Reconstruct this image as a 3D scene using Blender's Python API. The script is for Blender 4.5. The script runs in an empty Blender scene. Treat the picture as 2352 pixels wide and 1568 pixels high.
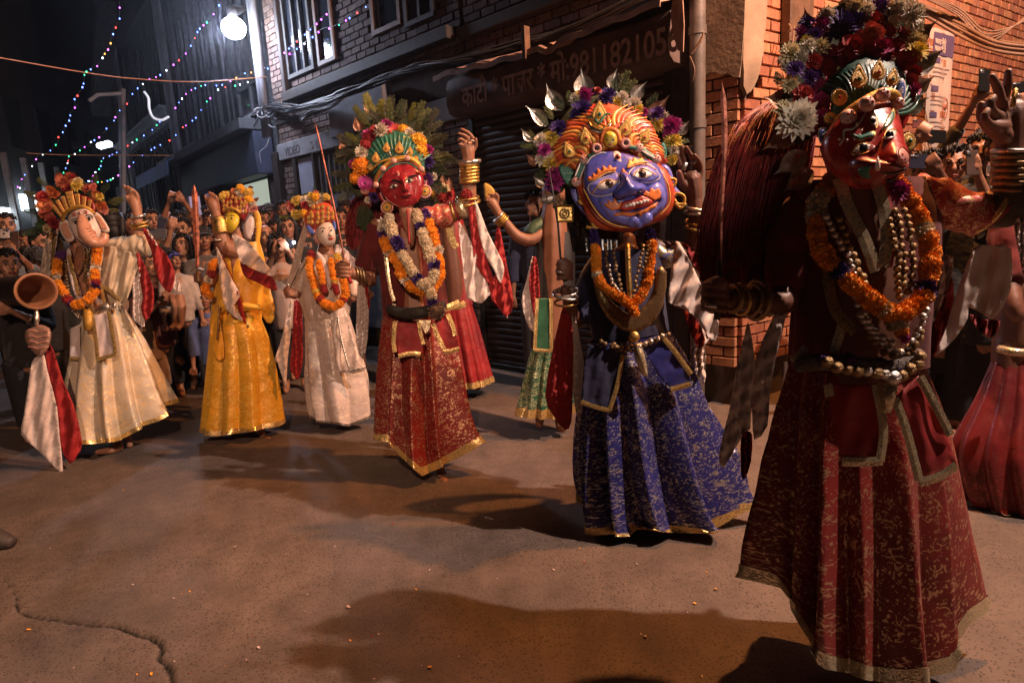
import bpy, math, random
import numpy as np
from mathutils import Vector, Matrix, noise
from mathutils.geometry import delaunay_2d_cdt
S = bpy.context.scene
COL = S.collection
rnd = random.Random(7)
rad = math.radians
# ------------------------------------------------------------------ camera
CXP, CYP, FV = 1176.0, 784.0, 1405.0
CAM = Vector((0, 0, 1.6))
ROT = Matrix.Rotation(rad(90 - 10.5), 3, 'X') @ Matrix.Rotation(rad(-3.2), 3, 'Z')
cd = bpy.data.cameras.new('camera')
cam = bpy.data.objects.new('camera', cd)
COL.objects.link(cam)
cam.matrix_world = Matrix.Translation(CAM) @ ROT.to_4x4()
cd.sensor_width = 36
cd.lens = FV / 2352 * 36
cd.clip_start = 0.05
cd.clip_end = 400
S.camera = cam
# ------------------------------------------------------------------ night sky
W = bpy.data.worlds.new('World')
S.world = W
W.use_nodes = True
wn = W.node_tree.nodes
sk = wn.new('ShaderNodeTexSky')
sk.sky_type = 'NISHITA'
sk.sun_disc = False
sk.sun_elevation = rad(-4)
sk.sun_rotation = rad(200)
W.node_tree.links.new(sk.outputs[0], wn['Background'].inputs[0])
wn['Background'].inputs[1].default_value = 0.06
S.view_settings.view_transform = 'Standard'
S.view_settings.look = 'None'
S.view_settings.exposure = 0
S.view_settings.gamma = 1
S.view_settings.use_curve_mapping = False
S.cycles.use_denoising = True
S.cycles.max_bounces = 5
S.cycles.sample_clamp_indirect = 4
# ------------------------------------------------------------------ lamps that light the street (night: no sun)
def lamp(name, loc, col, power, size=0.12, aim=None, cone=None, blend=.3):
    ld = bpy.data.lights.new(name, 'SPOT' if aim is not None else 'POINT')
    ld.energy = power
    ld.color = col
    ld.shadow_soft_size = size
    if aim is not None:
        ld.spot_size = rad(cone)
        ld.spot_blend = blend
    o = bpy.data.objects.new(name, ld)
    COL.objects.link(o)
    o.location = loc
    if aim is not None:
        o.rotation_euler = (Vector(aim) - Vector(loc)).to_track_quat('-Z', 'Y').to_euler()
    return o
LP_ORANGE = (2.9, 3.75, 6.2)
LP_WHITE = (4.3, 2.2, 5.9)
lamp('sodium_lamp', LP_ORANGE, (1, .36, .10), 1550, .07)
lamp('shop_lamp', LP_WHITE, (1, .70, .56), 2300, .045)
lamp('left_shop_lamp', (-.4, -1.6, 4.2), (1, .58, .38), 850, .08, aim=(-2.5, 4.6, .9), cone=52, blend=.6)
lamp('mask_fill_light', (.95, -.3, 2.3), (1, .80, .66), 135, .05, aim=(.48, 3.05, 1.9), cone=23, blend=.8)  # front spot added to brighten the masks, not a known source
LP_STREET = None  # set below, the cool white lamp in the picture
# ------------------------------------------------------------------ helpers
def P(x, y, d):
    return CAM + ROT @ Vector(((x - CXP) / FV * d, -(y - CYP) / FV * d, -d))
RXv, UYv, VZv = ROT @ Vector((1, 0, 0)), ROT @ Vector((0, 1, 0)), ROT @ Vector((0, 0, 1))
def ray(x, y):
    return (P(x, y, 1) - CAM)
def hz(x):
    return 524 - .0559 * (x - 1176)
def hdir(x):
    r = ray(x, hz(x)); r.z = 0
    return r.normalized()
def G(x, y, z=0):
    r = ray(x, y)
    return CAM + r * ((z - CAM.z) / r.z)
def gd(x, y):
    r = ray(x, y)
    return (0 - CAM.z) / r.z
def pix(p):
    q = ROT.transposed() @ (Vector(p) - CAM)
    return (CXP - q.x / q.z * FV, CYP + q.y / q.z * FV)

class Plane:
    def __init__(s, O, U, zs=1):
        s.O = Vector(O); s.U = Vector(U).normalized(); s.Z = Vector((0, 0, 1))
        n = s.U.cross(s.Z)
        if n.dot(CAM - s.O) < 0: n = -n
        s.N = n.normalized()
    def uz(s, x, y, n=0):
        r = ray(x, y)
        O = s.O + s.N * n
        t = (O - CAM).dot(s.N) / r.dot(s.N)
        q = CAM + r * t - s.O
        return q.dot(s.U), q.z
    def pt(s, u, z, n=0):
        return s.O + s.U * u + s.N * n + Vector((0, 0, z))
    def M(s):
        m = Matrix.Identity(4)
        for i, a in enumerate((s.U, s.N, s.Z)):
            for j in range(3): m[j][i] = a[j]
        for j in range(3): m[j][3] = s.O[j]
        return m
# ------------------------------------------------------------------ mesh building
class MB:
    """collects polygons, then becomes ONE mesh object"""
    def __init__(s):
        s.v = []; s.f = []; s.uv = []; s.mi = []; s.cur = 0
    def V(s, p, uv=(0, 0)):
        s.v.append((p[0], p[1], p[2])); s.uv.append(uv); return len(s.v) - 1
    def F(s, *i):
        s.f.append(tuple(i)); s.mi.append(s.cur)
    def box(s, M, sx, sy, sz, bev=0):
        """box centred on M's origin, full sizes"""
        a, b, c = sx / 2, sy / 2, sz / 2
        if bev <= 0:
            o = len(s.v)
            for k in (-1, 1):
                for j in (-1, 1):
                    for i in (-1, 1):
                        s.V(M @ Vector((i * a, j * b, k * c)))
            for q in ((0, 2, 3, 1), (4, 5, 7, 6), (0, 1, 5, 4), (2, 6, 7, 3), (0, 4, 6, 2), (1, 3, 7, 5)):
                s.F(*[o + t for t in q])
            return
        o = len(s.v)
        idx = {}
        for k in (-1, 1):
            for j in (-1, 1):
                for i in (-1, 1):
                    idx[i, j, k, 0] = s.V(M @ Vector((i * a, j * (b - bev), k * (c - bev))))
                    idx[i, j, k, 1] = s.V(M @ Vector((i * (a - bev), j * b, k * (c - bev))))
                    idx[i, j, k, 2] = s.V(M @ Vector((i * (a - bev), j * (b - bev), k * c)))
        def q(*k):
            P4 = [idx[t] for t in k]
            c0 = sum((Vector(s.v[t]) for t in P4), Vector()) / len(P4)
            nn = (Vector(s.v[P4[1]]) - Vector(s.v[P4[0]])).cross(Vector(s.v[P4[2]]) - Vector(s.v[P4[0]]))
            if nn.dot(c0 - M.translation) < 0: P4.reverse()
            s.F(*P4)
        for i in (-1, 1):
            q((i, -1, -1, 0), (i, 1, -1, 0), (i, 1, 1, 0), (i, -1, 1, 0))
            q((-1, i, -1, 1), (1, i, -1, 1), (1, i, 1, 1), (-1, i, 1, 1))
            q((-1, -1, i, 2), (1, -1, i, 2), (1, 1, i, 2), (-1, 1, i, 2))
        for i in (-1, 1):
            for j in (-1, 1):
                q((i, j, -1, 0), (i, j, 1, 0), (i, j, 1, 1), (i, j, -1, 1))
                q((i, -1, j, 0), (i, 1, j, 0), (i, 1, j, 2), (i, -1, j, 2))
                q((-1, i, j, 1), (1, i, j, 1), (1, i, j, 2), (-1, i, j, 2))
                for k in (-1, 1):
                    q((i, j, k, 0), (i, j, k, 1), (i, j, k, 2))
    def ball(s, c, rx, ry=None, rz=None, M=None, nu=12, nv=8):
        ry = rx if ry is None else ry; rz = rx if rz is None else rz
        M = M or Matrix.Identity(3)
        c = Vector(c)
        top = s.V(c + M @ Vector((0, 0, rz))); rows = []
        for j in range(1, nv):
            t = math.pi * j / nv
            rows.append([s.V(c + M @ Vector((rx * math.sin(t) * math.cos(2 * math.pi * i / nu), ry * math.sin(t) * math.sin(2 * math.pi * i / nu), rz * math.cos(t)))) for i in range(nu)])
        bot = s.V(c + M @ Vector((0, 0, -rz)))
        for i in range(nu):
            k = (i + 1) % nu
            s.F(top, rows[0][i], rows[0][k]); s.F(bot, rows[-1][k], rows[-1][i])
            for j in range(nv - 2):
                s.F(rows[j][i], rows[j + 1][i], rows[j + 1][k], rows[j][k])
    def loft(s, rings, closed=True, caps=(True, True), uvs=None):
        idx = []
        for j, r in enumerate(rings):
            idx.append([s.V(p, uvs[j][i] if uvs else (0, 0)) for i, p in enumerate(r)])
        n = len(rings[0])
        for j in range(len(rings) - 1):
            for i in range(n if closed else n - 1):
                k = (i + 1) % n
                s.F(idx[j][i], idx[j][k], idx[j + 1][k], idx[j + 1][i])
        if closed and caps[0]: s.F(*reversed(idx[0]))
        if closed and caps[1]: s.F(*idx[-1])
        return idx
    def tube(s, pts, rs, n=8, flat=None, closed=False, caps=True):
        """tapered tube through points; flat=(a, b, normalHint) gives an elliptical section"""
        pts = [Vector(p) for p in pts]
        if not hasattr(rs, '__len__'): rs = [rs] * len(pts)
        rings = []; uvs = []; L = 0
        up = None
        m = len(pts)
        for i, p in enumerate(pts):
            if closed: t = pts[(i + 1) % m] - pts[i - 1]
            else: t = pts[min(i + 1, m - 1)] - pts[max(i - 1, 0)]
            if t.length < 1e-9: t = Vector((0, 0, 1))
            t.normalize()
            if flat and flat[2] is not None:
                a = Vector(flat[2]).cross(t)
                if a.length < 1e-6: a = t.orthogonal()
                a.normalize()
            elif up is None: a = t.orthogonal().normalized()
            else:
                a = up - t * up.dot(t)
                a = a.normalized() if a.length > 1e-6 else t.orthogonal().normalized()
            up = a; b = t.cross(a)
            fa, fb = (flat[0], flat[1]) if flat else (1, 1)
            if i: L += (p - pts[i - 1]).length
            rings.append([p + (a * math.cos(2 * math.pi * k / n) * fa + b * math.sin(2 * math.pi * k / n) * fb) * rs[i] for k in range(n)])
            uvs.append([(k / n * 2 * math.pi * rs[i], L) for k in range(n)])
        if closed:
            rings.append(rings[0]); uvs.append(uvs[0])
        s.loft(rings, True, (caps and not closed, caps and not closed), uvs)
    def torus(s, c, R_, r, ax, n=24, m=8, sq=1.0, up=None):
        ax = Vector(ax).normalized()
        a = (Vector(up) - ax * Vector(up).dot(ax)).normalized() if up is not None else ax.orthogonal().normalized(); b = ax.cross(a)
        c = Vector(c)
        s.tube([c + (a * math.cos(2 * math.pi * i / n) + b * math.sin(2 * math.pi * i / n) * sq) * R_ for i in range(n)], r, m, closed=True)
    def add(s, o, M=None):
        k = len(s.v)
        for p, u in zip(o.v, o.uv):
            s.V(M @ Vector(p) if M else p, u)
        for f, m in zip(o.f, o.mi):
            s.f.append(tuple(i + k for i in f)); s.mi.append(m)
    def mesh(s, name, mats, org=Vector((0, 0, 0)), smooth=True):
        me = bpy.data.meshes.new(name)
        me.from_pydata([(p[0] - org[0], p[1] - org[1], p[2] - org[2]) for p in s.v], [], s.f)
        if not isinstance(mats, (list, tuple)): mats = [mats]
        for m in mats: me.materials.append(m)
        me.polygons.foreach_set('use_smooth', [smooth] * len(me.polygons))
        if len(mats) > 1: me.polygons.foreach_set('material_index', s.mi)
        if any(u != (0, 0) for u in s.uv):
            ul = me.uv_layers.new(name='UVMap')
            li = np.empty(len(me.loops), dtype=np.int32)
            me.loops.foreach_get('vertex_index', li)
            ul.data.foreach_set('uv', np.array(s.uv, dtype=np.float32)[li].ravel())
        me.update()
        return me

ORG = {}
def setp(o, label=None, cat=None, group=None, kind=None):
    if label: o['label'] = label
    if cat: o['category'] = cat
    if group: o['group'] = group
    if kind: o['kind'] = kind
    return o
def thing(name, label, cat, loc, group=None):
    o = bpy.data.objects.new(name, None)
    o.empty_display_size = .1
    COL.objects.link(o); o.location = loc; ORG[o] = Vector(loc)
    return setp(o, label, cat, group)
def obj(name, mb, mats, parent=None, smooth=True, label=None, cat=None, group=None, kind=None, sharp=None):
    if parent is None:
        a = np.array(mb.v); org = Vector(((a[:, 0].min() + a[:, 0].max()) / 2, (a[:, 1].min() + a[:, 1].max()) / 2, a[:, 2].min()))
    else: org = ORG[parent]
    me = mb.mesh(name, mats, org, smooth)
    o = bpy.data.objects.new(name, me)
    COL.objects.link(o)
    if parent is None: o.location = org
    else: o.parent = parent
    if sharp: me.set_sharp_from_angle(angle=rad(sharp))
    ORG[o] = Vector(org)
    return setp(o, label, cat, group, kind)
def inst(name, me, parent, M, label=None, cat=None, group=None):
    """place a shared mesh; M is a world matrix"""
    o = bpy.data.objects.new(name, me)
    COL.objects.link(o)
    if parent: 
        o.parent = parent
        o.matrix_basis = Matrix.Translation(-ORG[parent]) @ M
    else: o.matrix_basis = M
    ORG[o] = M.translation.copy()
    return setp(o, label, cat, group)
def frame(c, X, Y, Z, s=1):
    m = Matrix.Identity(4)
    for i, a in enumerate((X, Y, Z)):
        for j in range(3): m[j][i] = a[j] * s
    for j in range(3): m[j][3] = c[j]
    return m
def spline(pts, k=6, closed=False):
    """Catmull-Rom through tuples of any length"""
    A = [np.array([float(c) for c in p]) for p in pts]
    n = len(A); out = []
    rng = n if closed else n - 1
    for i in range(rng):
        p0 = A[(i - 1) % n] if closed or i > 0 else 2 * A[0] - A[1]
        p1 = A[i]; p2 = A[(i + 1) % n]
        p3 = A[(i + 2) % n] if closed or i + 2 < n else 2 * A[-1] - A[-2]
        for j in range(k):
            t = j / k
            out.append(.5 * ((2 * p1) + (-p0 + p2) * t + (2 * p0 - 5 * p1 + 4 * p2 - p3) * t * t + (-p0 + 3 * p1 - 3 * p2 + p3) * t ** 3))
    if not closed: out.append(A[-1])
    return out
def remesh(me_obj, vox, smooth=4, fac=.5):
    m = me_obj.modifiers.new('r', 'REMESH'); m.mode = 'VOXEL'; m.voxel_size = vox; m.use_smooth_shade = True
    if smooth:
        m2 = me_obj.modifiers.new('s', 'SMOOTH'); m2.factor = fac; m2.iterations = smooth
    dg = bpy.context.evaluated_depsgraph_get()
    new = bpy.data.meshes.new_from_object(me_obj.evaluated_get(dg))
    new.name = me_obj.name
    me_obj.modifiers.clear()
    me_obj.data = new
    new.polygons.foreach_set('use_smooth', [True] * len(new.polygons))
# ------------------------------------------------------------------ materials
MATS = {}
def nt(name):
    m = bpy.data.materials.new(name); m.use_nodes = True
    t = m.node_tree; b = t.nodes['Principled BSDF']
    return m, t, b
def node(t, ty, **k):
    n = t.nodes.new(ty)
    for a, v in k.items():
        if a.startswith('i_'): n.inputs[a[2:].replace('_', ' ')].default_value = v
        else: setattr(n, a, v)
    return n
def ramp(t, pts, interp='LINEAR'):
    r = t.nodes.new('ShaderNodeValToRGB'); e = r.color_ramp.elements
    r.color_ramp.interpolation = interp
    while len(e) > 1: e.remove(e[0])
    e[0].position = pts[0][0]; e[0].color = (*pts[0][1], 1) if len(pts[0][1]) == 3 else pts[0][1]
    for p, c in pts[1:]:
        q = e.new(p); q.color = (*c, 1)
    return r
def mat(name, col, rough=.6, metal=0., var=.18, ns=9., bump=.15, bs=70., sheen=0., spec=.5, emit=0., coat=0., trans=0., det=None):
    key = name
    if key in MATS: return MATS[key]
    m, t, b = nt(name)
    L = t.links.new
    tc = node(t, 'ShaderNodeTexCoord')
    n1 = node(t, 'ShaderNodeTexNoise', i_Scale=ns, i_Detail=5.)
    L(tc.outputs['Object'], n1.inputs['Vector'])
    lo = tuple(c * (1 - var) for c in col); hi = tuple(min(1, c * (1 + var)) for c in col)
    r = ramp(t, [(.3, lo), (.7, hi)])
    L(n1.outputs['Fac'], r.inputs[0]); L(r.outputs[0], b.inputs['Base Color'])
    b.inputs['Roughness'].default_value = rough
    b.inputs['Metallic'].default_value = metal
    b.inputs['Specular IOR Level'].default_value = spec
    if sheen: b.inputs['Sheen Weight'].default_value = sheen
    if coat or metal > .5:
        nr = node(t, 'ShaderNodeTexNoise', i_Scale=35., i_Detail=5.); L(tc.outputs['Object'], nr.inputs['Vector'])
        rr = node(t, 'ShaderNodeMapRange'); rr.inputs['From Min'].default_value = .3; rr.inputs['From Max'].default_value = .7; rr.inputs['To Min'].default_value = rough * .75; rr.inputs['To Max'].default_value = min(1, rough * 1.9)
        L(nr.outputs['Fac'], rr.inputs[0]); L(rr.outputs[0], b.inputs['Roughness']); coat *= .6
    if coat: b.inputs['Coat Weight'].default_value = coat; b.inputs['Coat Roughness'].default_value = .15
    if trans: b.inputs['Subsurface Weight'].default_value = trans; b.inputs['Subsurface Radius'].default_value = (.02, .01, .006)
    if emit:
        L(r.outputs[0], b.inputs['Emission Color']); b.inputs['Emission Strength'].default_value = emit
    if bump:
        n2 = node(t, 'ShaderNodeTexNoise', i_Scale=bs, i_Detail=det or (1.2 if sheen else 4.))
        L(tc.outputs['Object'], n2.inputs['Vector'])
        bp = node(t, 'ShaderNodeBump', i_Strength=bump, i_Distance=.02 if sheen else .01)
        L(n2.outputs['Fac'], bp.inputs['Height']); L(bp.outputs[0], b.inputs['Normal'])
    MATS[key] = m
    return m
def brocade(name, base, pat, scale=22., thr=.52, rough=.45, prough=.3, pmet=.6, stretch=(1, 1), wrinkle=.3):
    """woven cloth with a scrolling metallic pattern, mapped by the cloth's own UV in metres"""
    if name in MATS: return MATS[name]
    m, t, b = nt(name); L = t.links.new
    uv = node(t, 'ShaderNodeUVMap')
    mp = node(t, 'ShaderNodeMapping'); mp.inputs['Scale'].default_value = (stretch[0], stretch[1], 1)
    L(uv.outputs[0], mp.inputs[0])
    wv = node(t, 'ShaderNodeTexNoise', i_Scale=scale * 1.9, i_Detail=1.2, i_Distortion=2.2)
    L(mp.outputs[0], wv.inputs['Vector'])
    v2 = node(t, 'ShaderNodeTexVoronoi', feature='F1', i_Scale=scale * .62, i_Randomness=.45)
    L(mp.outputs[0], v2.inputs['Vector'])
    rg = ramp(t, [(0, (.04, .04, .04)), (.34, (.07, .07, .07)), (.5, (-.0, 0, 0)), (.56, (0, 0, 0))]); L(v2.outputs['Distance'], rg.inputs[0])
    s0 = node(t, 'ShaderNodeMath', operation='ADD'); L(wv.outputs['Fac'], s0.inputs[0]); L(rg.outputs[0], s0.inputs[1])
    s1 = node(t, 'ShaderNodeMath', operation='SUBTRACT'); L(s0.outputs[0], s1.inputs[0]); s1.inputs[1].default_value = .0
    r1 = ramp(t, [(thr - .03, (0, 0, 0)), (thr + .02, (1, 1, 1))]); L(s1.outputs[0], r1.inputs[0])
    tc = node(t, 'ShaderNodeTexCoord')
    n1 = node(t, 'ShaderNodeTexNoise', i_Scale=6., i_Detail=4.); L(tc.outputs['Object'], n1.inputs['Vector'])
    rb = ramp(t, [(.3, tuple(c * .75 for c in base)), (.7, tuple(min(1, c * 1.2) for c in base))]); L(n1.outputs['Fac'], rb.inputs[0])
    rp = ramp(t, [(.3, tuple(c * .7 for c in pat)), (.7, tuple(min(1, c * 1.2) for c in pat))]); L(wv.outputs['Fac'], rp.inputs[0])
    mc = node(t, 'ShaderNodeMixRGB'); L(r1.outputs[0], mc.inputs[0]); L(rb.outputs[0], mc.inputs[1]); L(rp.outputs[0], mc.inputs[2])
    L(mc.outputs[0], b.inputs['Base Color'])
    mr = node(t, 'ShaderNodeMapRange'); mr.inputs['To Min'].default_value = rough; mr.inputs['To Max'].default_value = prough
    L(r1.outputs[0], mr.inputs[0]); L(mr.outputs[0], b.inputs['Roughness'])
    mm = node(t, 'ShaderNodeMath', operation='MULTIPLY'); mm.inputs[1].default_value = pmet
    L(r1.outputs[0], mm.inputs[0]); L(mm.outputs[0], b.inputs['Metallic'])
    b.inputs['Sheen Weight'].default_value = .04
    n2 = node(t, 'ShaderNodeTexNoise', i_Scale=8., i_Detail=1.5); L(tc.outputs['Object'], n2.inputs['Vector'])
    ad = node(t, 'ShaderNodeMath', operation='MULTIPLY_ADD'); ad.inputs[1].default_value = .025; L(r1.outputs[0], ad.inputs[0]); L(n2.outputs['Fac'], ad.inputs[2])
    bp = node(t, 'ShaderNodeBump', i_Strength=wrinkle, i_Distance=.03); L(ad.outputs[0], bp.inputs['Height']); L(bp.outputs[0], b.inputs['Normal'])
    MATS[name] = m
    return m
def emitm(name, col, strength):
    if name in MATS: return MATS[name]
    m, t, b = nt(name)
    b.inputs['Base Color'].default_value = (*col, 1); b.inputs['Emission Color'].default_value = (*col, 1)
    b.inputs['Emission Strength'].default_value = strength
    MATS[name] = m
    return m
# ================================================================== SETTING
def ground_mat():
    m, t, b = nt('asphalt'); L = t.links.new
    tc = node(t, 'ShaderNodeTexCoord')
    n1 = node(t, 'ShaderNodeTexNoise', i_Scale=.9, i_Detail=6., i_Roughness=.65); L(tc.outputs['Object'], n1.inputs['Vector'])
    n2 = node(t, 'ShaderNodeTexNoise', i_Scale=7., i_Detail=8., i_Roughness=.7); L(tc.outputs['Object'], n2.inputs['Vector'])
    r1 = ramp(t, [(.3, (.065, .049, .040)), (.5, (.125, .095, .078)), (.72, (.18, .138, .113))]); L(n1.outputs['Fac'], r1.inputs[0])
    r2 = ramp(t, [(.25, (.62, .62, .62)), (.6, (1, 1, 1)), (.8, (1.25, 1.22, 1.2))]); L(n2.outputs['Fac'], r2.inputs[0])
    m1 = node(t, 'ShaderNodeMixRGB', blend_type='MULTIPLY'); m1.inputs[0].default_value = 1; L(r1.outputs[0], m1.inputs[1]); L(r2.outputs[0], m1.inputs[2])
    v = node(t, 'ShaderNodeTexVoronoi', i_Scale=70.); L(tc.outputs['Object'], v.inputs['Vector'])
    rv = ramp(t, [(0, (.10, .10, .10)), (.20, (.35, .34, .33)), (.34, (1.15, 1.13, 1.12))]); L(v.outputs['Distance'], rv.inputs[0])
    n3 = node(t, 'ShaderNodeTexNoise', i_Scale=2.2, i_Detail=4.); L(tc.outputs['Object'], n3.inputs['Vector'])
    r3 = ramp(t, [(.34, (.3, .3, .3)), (.58, (1, 1, 1))]); L(n3.outputs['Fac'], r3.inputs[0])
    m2 = node(t, 'ShaderNodeMixRGB', blend_type='MULTIPLY'); L(r3.outputs[0], m2.inputs[0]); L(m1.outputs[0], m2.inputs[1]); L(rv.outputs[0], m2.inputs[2])
    v3 = node(t, 'ShaderNodeTexVoronoi', i_Scale=45.); L(tc.outputs['Object'], v3.inputs['Vector'])
    rw = ramp(t, [(0, (1, 1, 1)), (.05, (1, 1, 1)), (.06, (0, 0, 0))]); L(v3.outputs['Distance'], rw.inputs[0])
    m3 = node(t, 'ShaderNodeMixRGB'); L(rw.outputs[0], m3.inputs[0]); L(m2.outputs[0], m3.inputs[1]); m3.inputs[2].default_value = (.28, .25, .22, 1)
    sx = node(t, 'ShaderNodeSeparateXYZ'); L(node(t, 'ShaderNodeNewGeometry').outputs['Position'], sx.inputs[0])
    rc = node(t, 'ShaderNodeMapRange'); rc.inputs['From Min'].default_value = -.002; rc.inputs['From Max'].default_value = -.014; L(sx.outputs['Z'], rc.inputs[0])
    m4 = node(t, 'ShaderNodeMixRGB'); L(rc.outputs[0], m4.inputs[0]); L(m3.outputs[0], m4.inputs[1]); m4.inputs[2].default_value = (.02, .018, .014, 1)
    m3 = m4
    L(m3.outputs[0], b.inputs['Base Color'])
    rr = node(t, 'ShaderNodeMapRange'); rr.inputs['To Min'].default_value = .62; rr.inputs['To Max'].default_value = .9
    L(n2.outputs['Fac'], rr.inputs[0]); L(rr.outputs[0], b.inputs['Roughness'])
    ad = node(t, 'ShaderNodeMath', operation='MULTIPLY_ADD'); ad.inputs[1].default_value = .5; L(v.outputs['Distance'], ad.inputs[0]); L(n2.outputs['Fac'], ad.inputs[2])
    bp = node(t, 'ShaderNodeBump', i_Strength=.3, i_Distance=.010); L(ad.outputs[0], bp.inputs['Height']); L(bp.outputs[0], b.inputs['Normal'])
    return m
def build_ground():
    crack = []
    for x, y in [(20, 700), (40, 722), (55, 752), (75, 775), (72, 810), (90, 850), (130, 868), (190, 878), (245, 884), (300, 893), (370, 902), (430, 912), (500, 912), (560, 925), (620, 952), (690, 970), (738, 1000), (742, 1030), (722, 1062), (760, 1085), (782, 1120), (790, 1176), (800, 1250)]:
        g = G(x * .5, 980 + y * .5); crack.append((g.x, g.y))
    segs = []
    for i in range(len(crack) - 1):
        (a, b), (c, d) = crack[i], crack[i + 1]
        segs.append((a, b, c, d, -.003 + .007 * min(1, i / 8)))
    xs = [-60, -40, -25, -16, -10, -6, -4.5, -3.4] + list(np.arange(-2.75, -.55, .011)) + [-.3, 0, .6, 1.5, 3, 5, 8, 14, 25, 40, 60]
    ys = [-30, -15, -6, -2, 0, .6, 1.1] + list(np.arange(1.45, 3.1, .011)) + [3.4, 4, 5, 6.5, 9, 13, 20, 32, 50, 80, 120]
    X, Y = np.meshgrid(np.array(xs), np.array(ys))
    D = np.full(X.shape, 9.)
    rr = np.random.RandomState(3)
    jit = rr.rand(*X.shape) * .008
    for a, b, c, d, w in segs:
        vx, vy = c - a, d - b
        t = np.clip(((X - a) * vx + (Y - b) * vy) / (vx * vx + vy * vy), 0, 1)
        q = np.hypot(X - a - t * vx, Y - b - t * vy) - w
        D = np.minimum(D, q)
    Z = np.where(D + jit < .012, -np.clip((.012 - D - jit) / .016, 0, 1) * .035, 0)
    Z += np.where((D < .05) & (D > .004), (rr.rand(*X.shape)) * .004, 0)
    mb = MB(); n, k = X.shape
    mb.v = [(float(X[i, j]), float(Y[i, j]), float(Z[i, j])) for i in range(n) for j in range(k)]
    mb.uv = [(0, 0)] * len(mb.v)
    for i in range(n - 1):
        for j in range(k - 1):
            mb.F(i * k + j, i * k + j + 1, (i + 1) * k + j + 1, (i + 1) * k + j)
    o = obj('ground', mb, ground_mat(), kind='structure')
    o.location = (0, 0, 0)
    me = o.data
    a = np.empty(len(me.vertices) * 3); me.vertices.foreach_get('co', a); a = a.reshape(-1, 3)
    a += np.array(ORG[o]); me.vertices.foreach_set('co', a.ravel())
build_ground()

CN = P(1699, 300, 4.8); CN.z = 0
PA = Plane(CN, hdir(-294)); PR = Plane(CN, hdir(3331))
B0 = P(612, 300, 11); B0.z = 0
PB = Plane(B0, hdir(-20))
def slab(mb, pl, u0, u1, z0, z1, n0, n1, bev=0, rot=0):
    M = frame(pl.pt((u0 + u1) / 2, (z0 + z1) / 2, (n0 + n1) / 2), pl.U, pl.N, Vector((0, 0, 1)))
    if rot: M = M @ Matrix.Rotation(rot, 4, 'Y')
    mb.box(M, abs(u1 - u0), abs(n1 - n0), abs(z1 - z0), bev)
def sl(name, pl, u0, u1, z0, z1, n0, n1, m, parent, bev=0, smooth=False, **k):
    mb = MB(); slab(mb, pl, u0, u1, z0, z1, n0, n1, bev)
    return obj(name, mb, m, parent, smooth, **k)
m_mortar = mat('mortar', (.075, .052, .04), .95, var=.3, ns=6, bump=.5, bs=60)
m_plast = mat('old_plaster', (.27, .19, .13), .9, var=.35, ns=3, bump=.35, bs=25)
m_dwood = mat('dark_wood', (.035, .024, .02), .7, var=.35, ns=12, bump=.4, bs=40)
m_wood = mat('brown_wood', (.11, .055, .03), .65, var=.35, ns=12, bump=.4, bs=40)
m_conc = mat('grey_concrete', (.24, .23, .24), .85, var=.3, ns=3, bump=.35, bs=40)
m_blk = mat('black_metal', (.018, .017, .018), .5, var=.3, ns=8)
m_tin = mat('rusty_tin', (.42, .27, .22), .6, metal=.1, var=.35, ns=7, bump=.25, bs=20)
m_glassd = mat('dark_glass', (.03, .035, .045), .08, var=.3, ns=2, bump=.03, bs=5, spec=.8)
m_cable = mat('cable_black', (.03, .03, .033), .45, var=.2)
m_pipe = mat('grey_pipe', (.13, .11, .10), .5, var=.3, ns=10)
m_whitep = mat('white_paint', (.22, .22, .24), .6, var=.15, ns=6)

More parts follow.
